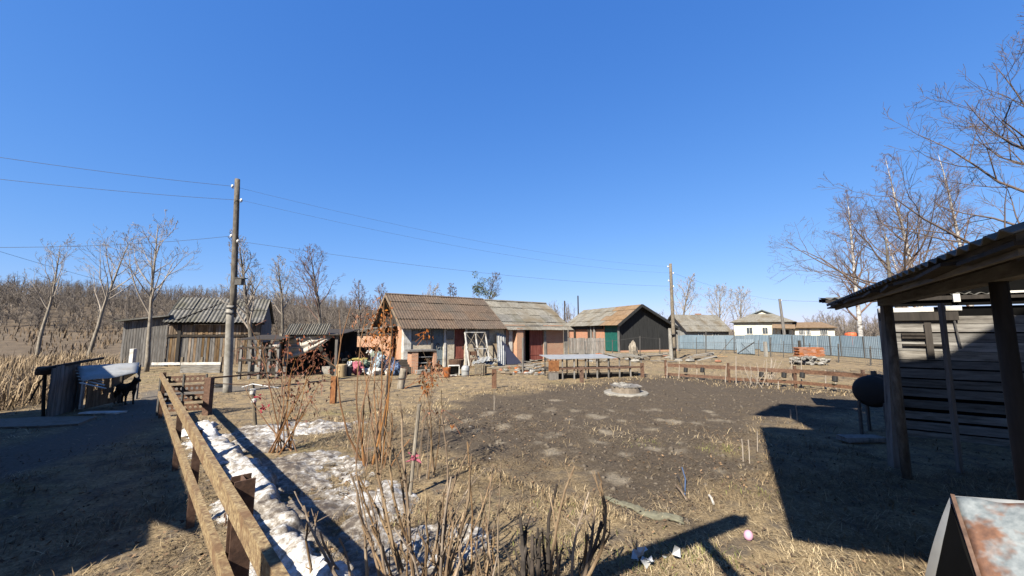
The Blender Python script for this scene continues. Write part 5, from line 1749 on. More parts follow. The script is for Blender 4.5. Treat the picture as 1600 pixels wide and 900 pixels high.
MB().box(c_.x - .1, c_.x + .14, c_.y - .08, c_.y + .08, c_.z - .14, c_.z + .08).build('lamp_box', 'metal_dark', t)
MB().box(c_.x - .12, c_.x + .26, c_.y - .1, c_.y + .1, c_.z + .083, c_.z + .11).build('lamp_hood', 'metal_dark', t)
p = gd(345, 603)
o = MB().lathe([(.20, 0), (.24, .03), (.24, .10), (.18, .13), (.12, .10)], p + Vector((0, 0, -.005)), 16).build('tyre', 'cloth_black', org=p)
tag(o, 'black rubber tyre lying beside the concrete stub of the pole', 'tyre')

pb2 = gd(1052, 562); PT2 = at(1047.5, 412, pb2.y)
t = thing('utility_pole', 'brown wooden telegraph pole on a concrete stub in front of the black garage', 'pole', pb2)
d2 = PT2 - pb2
taper(MB(), pb2 + Vector((.12, .05, .15)), PT2, .15, .105).build('mast', 'wood_rail', t, smooth=True)
taper(MB(), (pb2.x - .18, pb2.y - .12, -.3), pb2 + Vector((-.2, -.1, 2.35)), .15, .12, 8).build('stub', 'concrete', t)
for z in (.9, 1.9):
    MB().lathe([(.24, -.03), (.26, -.03), (.26, .03), (.24, .03)], pb2 + Vector((-.04, -.02, z)), 12).build('band', 'metal_dark', t)
ins2 = []
for k_, dx in ((.97, -.2), (.90, .2), (.82, -.18), (.76, .18)):
    c_ = pb2 + d2 * k_ + Vector((dx, 0, 0))
    MB().tube([c_ + Vector((-dx * .8, 0, -.08)), c_ + Vector((0, 0, -.08)), c_], .015, 5).build('bracket', 'metal_dark', t)
    MB().lathe([(.02, -.05), (.05, -.04), (.035, 0), (.05, .01), (.015, .06)], c_, 8).build('insulator', 'ceramic', t)
    ins2.append(c_)


def wire(a, c, sag, label, r_=.0065):
    pts = [a.lerp(c, i / 16) - Vector((0, 0, sag * 4 * (i / 16) * (1 - i / 16))) for i in range(17)]
    o = MB().tube(pts, r_, 4).build('overhead_wire', 'metal_dark', org=a)
    return tag(o, label, 'wire', 'overhead wires')


def left_end(u, v):
    p = at(u, v, 10.7); return p


def ext(a, c):  # carry the wire on past the picture edge
    return a + (c - a) * 2.2


for (i, (u, v)), lb in zip(((0, (0, 233)), (1, (0, 267)), (2, (0, 360))),
                           ('topmost overhead wire running left from the near pole', 'second overhead wire running left from the near pole', 'lower slack wire running left from the near pole')):
    wire(ins[i], ext(ins[i], left_end(u, v)), .25 if i < 2 else .5, lb)
a = at(-80, 368, 13); c = at(330, 446, 26)
wire(a, sf(0, 0, SE + 1.6), .15, 'lowest wire at left, slanting down to the plank shed roof')
wire(ins[0], ins2[0], .55, 'thin top wire between the two telegraph poles', .004)
wire(ins[1], ins2[1], .55, 'second wire between the two telegraph poles', .004)
wire(ins[3], ins2[3], .35, 'lowest dark wire between the two telegraph poles', .006)

wp2 = at(1229, 545, 42); wt2 = at(1218, 467, 42)
t = thing('utility_pole', 'thin leaning telegraph pole in front of the white house', 'pole', (wp2.x, wp2.y, 0))
taper(MB(), (wp2.x, wp2.y, -.3), wt2, .17, .12, 8).build('mast', 'wood_grey', t)
e = wt2 + Vector((-.1, 0, -.15))
MB().lathe([(.02, -.06), (.06, -.04), (.06, .02), (.02, .06)], e + Vector((.25, 0, 0)), 8).build('insulator', 'ceramic', t)
wire(ins2[1], e, .3, 'wire from the garage pole to the leaning pole')
wire(e, at(1500, 462, 40), .35, 'wire running right from the leaning pole', .015)
for u, v, lb in ((882, 470, 'left of two far thin poles above the barn roof end'), (903, 462, 'right and taller of two far thin poles behind the garage')):
    q = at(u, v, 75); q.z = q.z
    o = taper(MB(), (q.x, q.y, gz(q.x, q.y) - .3), q, .16, .12, 6).build('utility_pole', 'wood_dark', org=(q.x, q.y, 0))
    tag(o, lb, 'pole')

# ============================================================ YARD THINGS
# low metal-roofed hutch
ho = gd(858, 592)
t = thing('rabbit_hutch', 'low frame hutch with a shiny flat metal roof behind the garden fence', 'hutch', ho)
hr = Frame(ho, 12)
hx = lambda u: hr.hit(u, 580)[0]
hz = lambda v: hr.hit(920, v)[1]
HL = hx(1000)
zt = hz(560)
x = hx(858)
pa, pb3 = hx(857), hx(962)
n = 4
for i in range(n):
    w_ = (pb3 - pa) / n
    b = MB(hr).hexa([(pa + i * w_ + .004, -.25, zt), (pa + (i + 1) * w_ - .004, -.25, zt), (pa + (i + 1) * w_ - .004, 1.5, zt + .08), (pa + i * w_ + .004, 1.5, zt + .08)],
                    [(pa + i * w_ + .004, -.25, zt + .02), (pa + (i + 1) * w_ - .004, -.25, zt + .02), (pa + (i + 1) * w_ - .004, 1.5, zt + .10), (pa + i * w_ + .004, 1.5, zt + .10)])
    b.build('roof_sheet', 'galvanised', t)
MB().corr(hr(pb3 + .02, -.25, zt + .02), hr.ax * (hx(1002) - pb3), hr.ay * 1.6 + Vector((0, 0, .1)), 5, .03, .008, 5).build('roof_sheet', 'slate_pale', t)
for k_ in range(9):
    x = hx(859) + (HL - hx(859)) * k_ / 8
    MB(hr).box(x - .025, x + .025, -.15, -.10, -.1, zt - .005).build('leg', 'wood_grey', t)
    MB(hr).box(x - .025 + .15, x + .025 + .15, 1.2, 1.25, -.1, zt + .05).build('leg', 'metal_dark', t)
MB(hr).box(hx(857), HL, -.20, -.153, hz(576), hz(574) + .03).build('rail', 'rust', t)
MB(hr).box(hx(857), HL, .15, .18, .02, hz(583)).build('mesh_front', 'interior_dark', t)
MB(hr).box(hx(857), HL, .2, 1.15, hz(577), hz(577) + .03).build('floor', 'wood_dark', t)
MB(hr).box(hx(855), hx(871), -.24, -.205, hz(578), hz(562)).build('side_sheet', 'rust_orange', t)
MB(hr).box(hx(855), hx(870), -.22, -.205, .0, hz(579)).build('side_board', 'wood_grey', t)

# brick stack on stones
bo = gd(1270, 571)
t = thing('brick_stack', 'square stack of orange bricks in front of the blue fence', 'bricks', bo)
bs_ = Frame(bo, -4)
bw, bh = .27, .085
sw = bs_.hit(1291, 560)[0] - bs_.hit(1251, 560)[0]
z0 = bs_.hit(1270, 557.5)[1] + .04
nrow = 7
bm = MB().box(-.125, .125, -.06, .06, -.0375, .0375)
me_b = None
for j in range(nrow):
    for k_ in range(6):
        for dpt in range(4):
            x = -sw / 2 + .17 + (k_ + .5 + (.25 if j % 2 else 0) - .12) * (sw / 6)
            if me_b is None:
                mm = bpy.data.meshes.new('brick'); mm.from_pydata(bm.v, [], bm.f); mm.materials.append(M['brick_piece']); me_b = mm
            o = bpy.data.objects.new('brick', me_b); C.objects.link(o); o.parent = t; ORG[o.name] = ORG[t.name]
            wp_ = bs_(x + random.uniform(-.01, .01), .3 + dpt * .14, z0 + j * .082) - ORG[t.name]
            o.location = wp_; o.rotation_euler = (0, 0, R(-4 + random.uniform(-3, 3)))
t = thing('stone_pile', 'heap of grey rubble stones under the brick stack', 'stones', bo)
for i in range(70):
    x = random.uniform(-sw * .62, sw * .62); y = random.uniform(-.15, .95); z = random.uniform(.05, z0 * .98) * (1 - .5 * abs(x) / sw)
    s_ = random.uniform(.09, .2)
    MB().blob(bs_(x, y, z), (s_, s_ * .8, s_ * .6), i, 6, 4, .3).build('stone', 'stone', t)
MB().beam(bs_(-.12, .9, z0 + .4), bs_(-.12, .9, z0 + .95), .12, .12).build('post', 'wood_dark', t)

# well ring with flange and boards lid
wc = gd(978, 614)
t = thing('well', 'low concrete well ring with a pale collar and a board lid in the garden', 'well', wc)
sc = wc.y / 600
r_o, r_i = 33 * sc, 21.5 * sc
MB().lathe([(r_i + .02, -.1), (r_o, -.1), (r_o, .045), (r_o - .02, .06), (r_i + .02, .06)], wc, 40, wob=.012).build('collar', 'concrete', t)
MB().lathe([(r_i, -.1), (r_i, .24), (r_i - .06, .24), (r_i - .06, .1), (.02, .1)], wc, 36).build('ring', 'old_concrete', t)
for k_ in range(7):
    x = -r_i + (k_ + .5) * 2 * r_i / 7
    hl = math.sqrt(max(.02, r_i ** 2 - x ** 2)) * 1.03
    MB().box(wc.x + x - r_i / 7 * .92, wc.x + x + r_i / 7 * .92, wc.y - hl, wc.y + hl, wc.z + .245 + random.uniform(0, .01), wc.z + .275 + random.uniform(0, .012)).build('lid_board', 'wood_grey', t)
for k_ in range(5):
    a_ = random.uniform(0, 6.28); rr = random.uniform(0, r_i * .7)
    MB().blob((wc.x + rr * math.cos(a_), wc.y + rr * math.sin(a_), wc.z + .30), (.12, .09, .045), k_, 7, 5, .3).build('lid_stone', 'stone', t)

# pink ball, green mat, sticks
p = gd(1169.5, 838)
o = MB().lathe([(.003, -.05), (.024, -.045), (.038, -.027), (.043, -.004), (.04, .02), (.028, .038), (.011, .048), (.002, .049)], p + Vector((0, 0, .05)), 20, axis=(.4, .2, .9)).build('ball', 'pink_rubber', org=p, smooth=True)
tag(o, 'small pink ball lying in the straw near the beam shadow', 'ball')
mat('sacking', [(0.3, (0.06, 0.056, 0.04)), (0.7, (0.14, 0.138, 0.10))], 12, .95, .5)
pts = [g(945, 777), g(985, 787), g(1020, 802), g(1066, 812)]
P = []; F = []
for i in range(25):
    s_ = i / 24 * 3; k_ = min(2, int(s_)); f = s_ - k_
    c_ = pts[k_].lerp(pts[k_ + 1], f)
    wv = .03 + .06 * min(1, i / 14)
    for j in range(7):
        q_ = j / 6 - .5
        x_, y_ = c_.x + q_ * .03, c_.y + q_ * 2 * wv
        P.append((x_, y_, gz(x_, y_) + .028 + .012 * math.cos(q_ * 5) + .012 * math.sin(i * .9 + j * 2.1)))
for i in range(24):
    for j in range(6):
        a = i * 7 + j; F.append((a, a + 7, a + 8, a + 1))
o = MB().add(P, F).build('rag_mat', 'sacking', org=pts[2], smooth=True)
o.modifiers.new('thickness', 'SOLIDIFY').thickness = .02
tag(o, 'crumpled grey-green strip of sacking lying on the straw', 'sacking')
for lb, (u, v), (du, vt), r_ in (('thin pale stake left of the pair at the garden edge', (1161, 720), (-2, 686), .010), ('thin pale stake right of the pair at the garden edge', (1171, 722), (-2, 687), .010),
                                 ('thin stake by the tuft at the shadow edge', (1183, 704), (0, 674), .008), ('short thick pale stake on the mound', (1235, 652), (0, 640), .02), ('tall thin pale stake on the mound', (1246, 656), (-3, 632), .014),
                                 ('thin grey twig standing in the dug soil', (772, 640), (0, 618), .012)):
    p = gd(u, v); q = at(u + du, vt, p.y)
    o = MB().tube([p - Vector((0, 0, .08)), p.lerp(q, .55) + Vector((.006, 0, 0)), q], [r_, r_ * .9, r_ * .75], 6).build('stake', 'twig_pale', org=p)
    tag(o, lb, 'stake', 'stakes in the garden')
for lb, (u, v), (u2, v2), m_ in (('dark stick lying crossed with a blue tube in the garden', (1058, 745), (1070, 770), 'cane_dark'), ('orange-brown stick lying in the straw by the garden', (1056, 763), (1073, 781), 'cane'),
                                 ('pale splinter of wood lying in the garden straw', (1108, 775), (1115, 786), 'white_paint'), ('grey branch lying on the snow', (505, 727), (540, 725), 'wood_grey')):
    a, c = gd(u, v), gd(u2, v2)
    o = MB().tube([a + Vector((0, 0, .05)), a.lerp(c, .5) + Vector((0, 0, .06)), c + Vector((0, 0, .03))], .014, 6).build('stick', m_, org=a)
    tag(o, lb, 'stick')
a, c = gd(1066, 735), gd(1070, 772)
o = MB().tube([a + Vector((0, 0, .04)), a.lerp(c, .5) + Vector((.03, 0, .05)), c + Vector((0, 0, .03))], .009, 6).build('hose', 'cloth_blue', org=a)
tag(o, 'short thin blue hose lying in the garden straw', 'hose')
# litter near the shadow
p = gd(1030, 878)
b = MB()
for i in range(9):
    q = p + Vector((random.uniform(-.2, .16), random.uniform(-.04, .12), random.uniform(.03, .07)))
    b.leaf(q, (random.uniform(-1, 1), random.uniform(-.4, .8), .15), random.uniform(.06, .16), .8)
o = b.build('paper_litter', 'plastic_white', org=p)
tag(o, 'scraps of white paper and plastic by the beam shadow', 'litter')

# stump with a wired ring
p = gd(625, 606)
t = thing('log_post', 'thick grey log standing upright in the yard with a wire ring', 'log', p)
hgt = at(633, 574, p.y).z
taper(MB(), p - Vector((0, 0, .1)), p + Vector((.12, 0, hgt)), .135, .125, 12).build('log', 'bark_pale', t, smooth=True)
MB().lathe([(.14, -.012), (.152, -.012), (.152, .012), (.14, .012)], p + Vector((.06, 0, hgt * .52)), 14).build('wire_ring', 'metal_dark', t)
MB().tube([p + Vector((.12, -.05, hgt)), p + Vector((.02, -.1, hgt + .06)), p + Vector((.26, -.05, hgt + .0)), p + Vector((.24, -.05, hgt * .55))], .02, 5).build('wire_loop', 'rust', t)


def yard(u, v):
    return gd(u, v)


# brick stove with a black mouth
p = yard(662, 582)
t = thing('brick_stove', 'orange brick outdoor stove with a wide black mouth by the barn', 'stove', p)
sf2 = Frame((p.x, p.y, 0), 30)
k_ = p.y / 600
MB(sf2).box(-20 * k_, -10 * k_, -.1, .7, -.05, 32 * k_).build('brick_side', 'brick_orange', t, uvs=sf2)
MB(sf2).box(14 * k_, 19 * k_, -.1, .7, -.05, 32 * k_).build('brick_side', 'brick_orange', t, uvs=sf2)
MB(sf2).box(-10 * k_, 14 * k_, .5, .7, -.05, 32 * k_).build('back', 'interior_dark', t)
MB(sf2).box(-24 * k_, 18 * k_, -.15, .75, 32 * k_ + .003, 34.5 * k_).build('top_slab', 'wood_grey', t)
for z in (14, 23):
    MB(sf2).box(-9.8 * k_, 13.8 * k_, 0, .45, z * k_, z * k_ + .03).build('rack', 'galvanised', t)
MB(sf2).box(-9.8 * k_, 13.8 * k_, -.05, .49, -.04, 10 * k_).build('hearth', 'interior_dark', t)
o = MB(sf2).box(-16 * k_, 6 * k_, -.7, -.25, .0, .18, .01).build('stone_block', 'concrete', org=p)
tag(o, 'grey concrete block on the ground before the brick stove', 'block')

# drums, tubs and buckets along the barn
def bucket(name, label, cat, u, v, w_px, h_px, m, prof=None, bands=()):
    p = yard(u, v); k_ = p.y / 600; r_ = w_px * k_ / 2; h = h_px * k_
    t = thing(name, label, cat, p)
    pr = [(a * r_, b_ * h) for a, b_ in (prof or [(.85, 0), (1, .05), (1, .95), (.95, 1), (.85, 1), (.8, .85), (.1, .84)])]
    MB().lathe(pr, p, 20).build('body', m, t, smooth=False)
    for b_ in bands:
        MB().lathe([(r_ * 1.0, b_ * h - .02), (r_ * 1.06, b_ * h - .02), (r_ * 1.06, b_ * h + .02), (r_ * 1.0, b_ * h + .02)], p, 20).build('hoop', 'metal_dark', t)
    return t, p, k_


t, p, k_ = bucket('milk_can', 'shiny silver metal pot with a domed lid near the rusty fence post', 'pot', 727, 588, 13, 17, 'galvanised', [(.85, 0), (.9, .05), (.9, .5), (1, .52), (1, .62), (.9, .8), (.6, .95), (.1, 1)])
t, p, k_ = bucket('stave_barrel', 'pale wooden stave barrel with dark hoops in front of the barn', 'barrel', 751, 586, 15.5, 17, 'wood_rail', [(.85, 0), (.95, .2), (1, .5), (.95, .8), (.88, 1), (.8, 1), (.8, .9), (.1, .9)], (.25, .62))
for i in range(16):
    a_ = i * 6.283 / 16
    MB().beam((p.x + 7.9 * k_ * math.cos(a_), p.y + 7.9 * k_ * math.sin(a_), p.z + .03), (p.x + 7.9 * k_ * math.cos(a_), p.y + 7.9 * k_ * math.sin(a_), p.z + 16.5 * k_), .09, .02).build('stave', 'wood_rail', t)
bucket('brown_tub', 'wide reddish-brown tub standing among junk by the barn', 'tub', 713, 576, 24, 14, 'rust', [(.75, 0), (.8, .05), (1, .95), (1, 1), (.9, 1), (.85, .7), (.1, .7)])
bucket('white_bucket', 'white bucket printed in blue beside the leaning pipes', 'bucket', 779.5, 563, 8, 8, 'plastic_white', [(.8, 0), (.85, .03), (1, .97), (1.04, 1), (.92, 1), (.8, .6), (.1, .6)])
bucket('clay_pot', 'small terracotta pot at the left of the drums', 'pot', 698, 590, 12, 15, 'brick_piece', [(.7, 0), (.75, .02), (.95, .8), (1, .82), (1, 1), (.9, 1), (.8, .8), (.1, .8)])
bucket('plastic_can', 'tan box-like canister left of the bag heap', 'canister', 533, 588.5, 15, 19, 'cardboard', [(.9, 0), (1, .03), (1, .95), (.9, 1), (.1, 1)])
bucket('black_bin', 'black plastic bin by the canopy post', 'bin', 521, 586, 9, 14, 'cloth_black', [(.8, 0), (.85, .05), (1, .95), (1, 1), (.9, 1), (.85, .7), (.1, .7)])
bucket('dark_bucket', 'dark bucket at the left foot of the bag heap', 'bucket', 545, 587, 10, 14, 'metal_dark', [(.75, 0), (.8, .05), (1, .95), (1, 1), (.9, 1), (.85, .7), (.1, .7)])
p = yard(511, 584)
o = MB().box(p.x - .2, p.x + .2, p.y - .15, p.y + .15, -.01, .38, .012).build('pale_block', 'concrete', org=p)
tag(o, 'pale square block standing at the canopy entrance', 'block')
# crates, white panel, boards
t0 = yard(707, 587)
t = thing('white_crate', 'white box with an open dark front near the silver pot', 'crate', t0)
fr = Frame((t0.x, t0.y, 0), 10)
MB(fr).box(-.2, -.17, 0, .35, 0, .45).build('side', 'white_paint', t); MB(fr).box(.3, .33, 0, .35, 0, .45).build('side', 'white_paint', t)
MB(fr).box(-.168, .298, .32, .35, 0, .45).build('back', 'interior_dark', t); MB(fr).box(-.2, .33, 0, .35, .452, .48).build('top', 'white_paint', t)
MB(fr).box(-.3, .2, -.2, -.02, 0, .05).build('board', 'white_paint', t)

# lattice frames leaning on the barn
def leaning(name, label, cat, u0, u1, vb, vt, depth_off=.5):
    pl = bf.hit((u0 + u1) / 2, (vb + vt) / 2, -depth_off)
    return pl


t = thing('trellis', 'tall white lattice frame of crossed laths leaning on the barn wall', 'frame', bf(bx(745), -.8, 0))
lxa, lxb = bf.hit(729, 545, -.6)[0], bf.hit(761, 545, -.6)[0]
zt_ = 2.05
def lp(s_, q_): return bf(lxa + (lxb - lxa) * s_, -.95 + .6 * q_, .05 + (zt_ - .05) * q_)
for a, c in (((0, 0), (0, 1)), ((1, 0), (1, 1)), ((0, 1), (1, 1)), ((0, .5), (1, .5)), ((.5, 0), (.5, 1)), ((0, .03), (1, .03))):
    MB().beam(lp(*a), lp(*c), .07, .05).build('frame_bar', 'white_paint', t)
for a, c in (((0, .5), (.5, 1)), ((.5, .5), (0, 1)), ((.5, .5), (1, 1)), ((1, .5), (.5, 1)), ((0, 0), (.5, .5)), ((.5, 0), (0, .5)), ((.5, 0), (1, .5)), ((1, 0), (.5, .5))):
    MB().beam(lp(*a) - bf.ay * .03, lp(*c) - bf.ay * .03, .045, .03).build('lath', 'wood_rail', t)
t = thing('leaning_sheets', 'bundle of pale galvanised pipes and sheets leaning on the barn', 'pipes', bf(bx(772), -1, 0))
for i in range(7):
    a = bf(bx(763) + i * .09, -1.25 + .03 * i, .0); c = bf(bx(776) + i * .09, -.12, 2.0 - .03 * i)
    if i % 2: MB().tube([a, c], .045, 8).build('pipe', 'galvanised', t)
    else: MB().beam(a, c, .16, .015, up=bf.ay).build('sheet', 'galvanised', t)
t = thing('shadow_wedge', 'dark wedge standing in for a shadow by the white bucket', 'board', bf(bx(785), -1, 0))
MB().hexa([bf(bx(778), -.4, 1.5), bf(bx(781), -.35, 1.5), bf(bx(800), -1.2, .0), bf(bx(778), -.9, 0)], [bf(bx(778), -.37, 1.52), bf(bx(781), -.32, 1.52), bf(bx(800), -1.17, .02), bf(bx(778), -.87, .02)]).build('board', 'cloth_navy', t)  # sheet shaped and coloured as a triangular cast shadow
t = thing('tin_sheets', 'heap of bent shiny tin sheets behind the barrel', 'sheets', yard(745, 575))
for i in range(5):
    p = yard(736 + i * 7, 576 - i * .6) + Vector((0, .4, .25 + .1 * (i % 2)))
    MB().corr(p, Vector((.75, .1, random.uniform(-.12, .2))), Vector((.1, .5, random.uniform(.0, .22))), 3, .03, .006, 5).build('sheet', 'galvanised', t)
t = thing('wooden_stool', 'rusty brown chair frame standing before the lattice', 'chair', yard(741, 572))
fr = Frame(yard(741, 574), 20)
for x, y in ((-.2, 0), (.2, 0), (-.2, .4), (.2, .4)):
    MB(fr).box(x - .025, x + .025, y - .025, y + .025, 0, .95 if y else .48).build('leg', 'rust', t)
MB(fr).box(-.24, .24, -.04, .44, .481, .52).build('seat', 'rust', t)
MB(fr).box(-.22, .22, .43, .45, .7, .93).build('backrest', 'rust', t)

# firewood, planks and rubble before the grey barn door
t = thing('plank_heap', 'heap of grey and pale planks on the ground before the grey-roofed barn', 'planks', yard(830, 580))
rr = random.Random(77)
for i in range(26):
    p = yard(rr.uniform(780, 850), rr.uniform(567, 583)); a_ = rr.uniform(-.5, .7); L_ = rr.uniform(.5, 1.7)
    d_ = Vector((math.cos(a_), math.sin(a_), 0)) * L_ / 2
    z = rr.uniform(.04, .28)
    MB().beam(p - d_ + Vector((0, 0, z)), p + d_ + Vector((0, 0, z + rr.uniform(-.1, .12))), rr.uniform(.08, .2), .03).build('plank', rr.choice(['wood_grey', 'wood_rail', 'wood_brown', 'concrete']), t)
t = thing('rubble_heap', 'heap of broken brick and stone in front of the barn', 'rubble', yard(790, 580))
for i in range(46):
    p = yard(rr.uniform(766, 850), rr.uniform(574, 586)); s_ = rr.uniform(.06, .15)
    MB().blob(p + Vector((0, 0, s_ * .4)), (s_ * 1.2, s_, s_ * .7), i + 200, 6, 4, .3).build('stone', rr.choice(['stone', 'brick_piece', 'wood_rail', 'stone']), t)
t = thing('debris_heap', 'long low heap of boards and rubble between the hutch and the garage', 'debris', yard(1010, 565))
for i in range(60):
    p = yard(rr.uniform(915, 1130), rr.uniform(554, 566)); s_ = rr.uniform(.1, .28)
    if rr.random() < .45:
        a_ = rr.uniform(-.6, .6); d_ = Vector((math.cos(a_), math.sin(a_), 0)) * rr.uniform(.4, 1.2)
        MB().beam(p - d_ + Vector((0, 0, .1)), p + d_ + Vector((0, 0, rr.uniform(.05, .4))), .18, .05).build('board', rr.choice(['wood_grey', 'wood_rail', 'wood_brown', 'concrete', 'wood_dark']), t)
    else:
        MB().blob(p + Vector((0, 0, s_ * .35)), (s_ * 1.5, s_, s_ * .6), i + 400, 6, 4, .3).build('stone', rr.choice(['stone', 'concrete', 'brick_piece', 'wood_rail']), t)

# fence poles of the back yard, in front of the garage
t = thing('yard_posts', 'row of thin dark posts and a wire in front of the black gable', 'fence', yard(1000, 556))
prev = None
for u, v, vt in ((914, 556, 533), (957, 556, 531), (1000, 556, 525), (1031, 555, 528)):
    p = yard(u, v); q = at(u, vt, p.y)
    MB().tube([(p.x, p.y, -.2), q], .04, 6).build('post', 'metal_dark', t)
    if prev: MB().tube([prev - Vector((0, 0, .1)), q - Vector((0, 0, .1))], .012, 4).build('wire', 'metal_dark', t)
    prev = q
p = yard(803, 583); q = at(817, 540, p.y)
o = MB().tube([(yard(817, 583).x, p.y, -.1), (q.x, p.y, q.z + .4)], .05, 6).build('yard_pole', 'wood_grey', org=(q.x, p.y, 0))
tag(o, 'thin grey pole standing before the grey-roofed barn door', 'pole')
p = yard(990, 557)
o = MB().blob(p + Vector((0, 0, .5)), (.38, .3, .75), 5, 10, 8, .25, flat=.5).build('burlap_bundle', 'bark_pale', org=p)
tag(o, 'tan bundle standing before the black gable', 'bundle')

# bags heap
bags = [('bag', 'pale blue plastic sack in the middle of the bag heap', 592, 578, 22, 22, 'cloth_lightblue'), ('bag', 'white sack at the bottom of the bag heap', 583, 587, 24, 12, 'cloth_white'),
        ('bag', 'pink and red bundle of cloth at the left of the bag heap', 559, 583, 18, 16, 'cloth_pink'), ('bag', 'navy sack at the right of the bag heap', 610, 580, 15, 22, 'cloth_navy'),
        ('bag', 'blue and white sack at the far right of the bag heap', 619, 583, 14, 16, 'cloth_blue'), ('bag', 'white bag lying right of the navy sack', 607, 586, 10, 9, 'cloth_white'),
        ('bag', 'yellow-green cloth lying on top of the bag heap', 560, 565, 26, 6, 'cloth_yellow'), ('bag', 'dark green sack behind the pink bundle', 570, 576, 14, 12, 'cloth_green'),
        ('bag', 'grey-green sack on the upper part of the bag heap', 590, 564, 18, 14, 'cloth_greygreen'), ('bag', 'small white bag left of the bag heap', 547, 573, 6, 8, 'plastic_white'),
        ('bag', 'cream sack on the left slope of the heap', 566, 571, 22, 7, 'cloth_cream'), ('bag', 'white bag at the top of the heap by the bush', 579, 556, 9, 9, 'cloth_white'), ('bag', 'black sack behind the canister', 536, 566, 20, 14, 'cloth_black')]
for i, (nm, lb, u, v, wpx, hpx, m_) in enumerate(bags):
    yy = yard(u, 586).y + (.0 if v > 580 else (586 - v) * .045)
    c_ = at(u, v - hpx * .5, yy); k_ = yy / 600
    top = c_.z
    b = MB().blob((c_.x, c_.y, c_.z), (wpx * k_ / 2, max(.22, wpx * k_ / 2.6), hpx * k_ / 2), i + 40, 20, 14, .42)
    cr_ = random.Random(i); nv_ = []
    for q_ in b.v:
        d_ = Vector(q_) - c_; a_ = math.atan2(d_.y, d_.x); f_ = 1 + .16 * math.sin(a_ * 7 + d_.z * 19 + i) * math.cos(d_.z * 27 - a_ * 3) + cr_.uniform(-.05, .05)
        nv_.append(tuple(c_ + d_ * f_))
    b.v = nv_
    o = b.build(nm, m_, org=(c_.x, c_.y, c_.z), smooth=False)
    tag(o, lb, 'bag', 'bags heaped by the canopy')
t = thing('heap_pallet', 'dark low stack of boards carrying the bags', 'pallet', yard(580, 584))
fr = Frame(yard(533, 585), 4)
for k_ in range(4):
    MB(fr).box(.2, 3.4, .25 + k_ * .3, .5 + k_ * .3, 0, .32 + .1 * k_).build('board', 'wood_dark', t)
# black hammock-like sheet hung on the brick annexe
t = thing('trough', 'dark trough hung on the orange annexe wall', 'trough', af(1.2, -.2, 0))
MB(af).hexa([(.35, -.5, .95), (2.3, -.5, .95), (2.3, -.01, .95), (.35, -.01, .95)], [(.02, -.55, 1.18), (2.75, -.55, 1.18), (2.75, -.01, 1.18), (.02, -.01, 1.18)]).build('trough', 'wood_dark', t)
for s_ in (0.45, 2.2):
    MB().tube([af(s_, -.3, 1.2), af(1.3, -.05, 1.95)], .012, 4).build('rope', 'metal_dark', t)

# ============================================================ TREES
def rot_about(d, ax, ang):
    return Matrix.Rotation(ang, 3, ax) @ d


def grow(seed, h, r0, lean=(0, 0), first=.3, nlimb=14, limb_len=.42, ang=(40, 65), up=.25, levels=3, kids=(6, 5, 4), twig=.35, wob=.12, topfork=False, droop=0.0, minr=.006, shape=1.0, bend=None, trunk_seg=10, kidang=(28, 58)):
    rr = random.Random(seed)
    tk, cr = MB(), MB()
    # trunk
    pts = []; rad = []
    p = Vector((0, 0, -.15)); d = Vector((lean[0], lean[1], 1)).normalized()
    for i in range(trunk_seg + 1):
        pts.append(p.copy()); f = i / trunk_seg
        rad.append(r0 * (1 - f) ** .85 + minr * 1.5)
        d = (d + Vector((rr.gauss(0, wob), rr.gauss(0, wob), rr.gauss(0, wob * .3))) * .35 + (Vector(bend) * .1 if bend else Vector((0, 0, 0)))).normalized()
        if d.z < .5: d.z = .5; d.normalize()
        p = p + d * (h / trunk_seg)
    tk.tube(pts, rad, 9)

    def tpoint(f):
        s = f * trunk_seg; i = min(trunk_seg - 1, int(s)); return pts[i].lerp(pts[i + 1], s - i), rad[i] + (rad[i + 1] - rad[i]) * (s - i), (pts[i + 1] - pts[i]).normalized()

    def branch(p, d, L, r, lev):
        n = 5 if lev == 0 else (4 if lev == 1 else 3)
        bp = [p.copy()]; br = [r]; q = p.copy(); dd = d.copy()
        for i in range(n):
            dd = dd + Vector((rr.gauss(0, wob), rr.gauss(0, wob), rr.gauss(0, wob))) + Vector((0, 0, up * (.5 if lev else 1) / n * 2.0 - droop * lev * .35))
            dd.normalize(); q = q + dd * (L / n); bp.append(q.copy()); br.append(max(minr, r * (1 - .8 * (i + 1) / n)))
        cr.tube(bp, br, 6 if lev == 0 else (4 if lev == 1 else 3), cap=False)
        if lev >= levels: return
        for k in range(kids[min(lev, len(kids) - 1)]):
            f = .22 + .78 * (k + rr.random()) / kids[min(lev, len(kids) - 1)]
            f = min(f, .99); s = f * n; i = min(n - 1, int(s)); b0 = bp[i].lerp(bp[i + 1], s - i)
            di = (bp[i + 1] - bp[i]).normalized(); axx = di.orthogonal().normalized(); axx = rot_about(axx, di, rr.uniform(0, 6.28))
            nd = rot_about(di, axx, R(rr.uniform(*kidang)))
            branch(b0, nd, L * rr.uniform(.38, .62) * (1.1 - .45 * f), max(minr, (br[i]) * .55), lev + 1)

    for k in range(nlimb):
        f = first + (1 - first) * ((k + rr.random() * .8) / nlimb)
        f = min(f, .985)
        p0, r_, di = tpoint(f)
        a = k * 2.4 + rr.uniform(-.5, .5)
        axx = Vector((math.cos(a), math.sin(a), 0)); nd = rot_about(di, axx.cross(di).normalized(), R(rr.uniform(*ang)))
        prof = (1 - ((f - first) / (1 - first)) ** 1.3 * .78) if shape > 0 else 1
        branch(p0, nd, h * limb_len * prof * rr.uniform(.75, 1.1), max(minr, r_ * .55), 0)
    return tk, cr


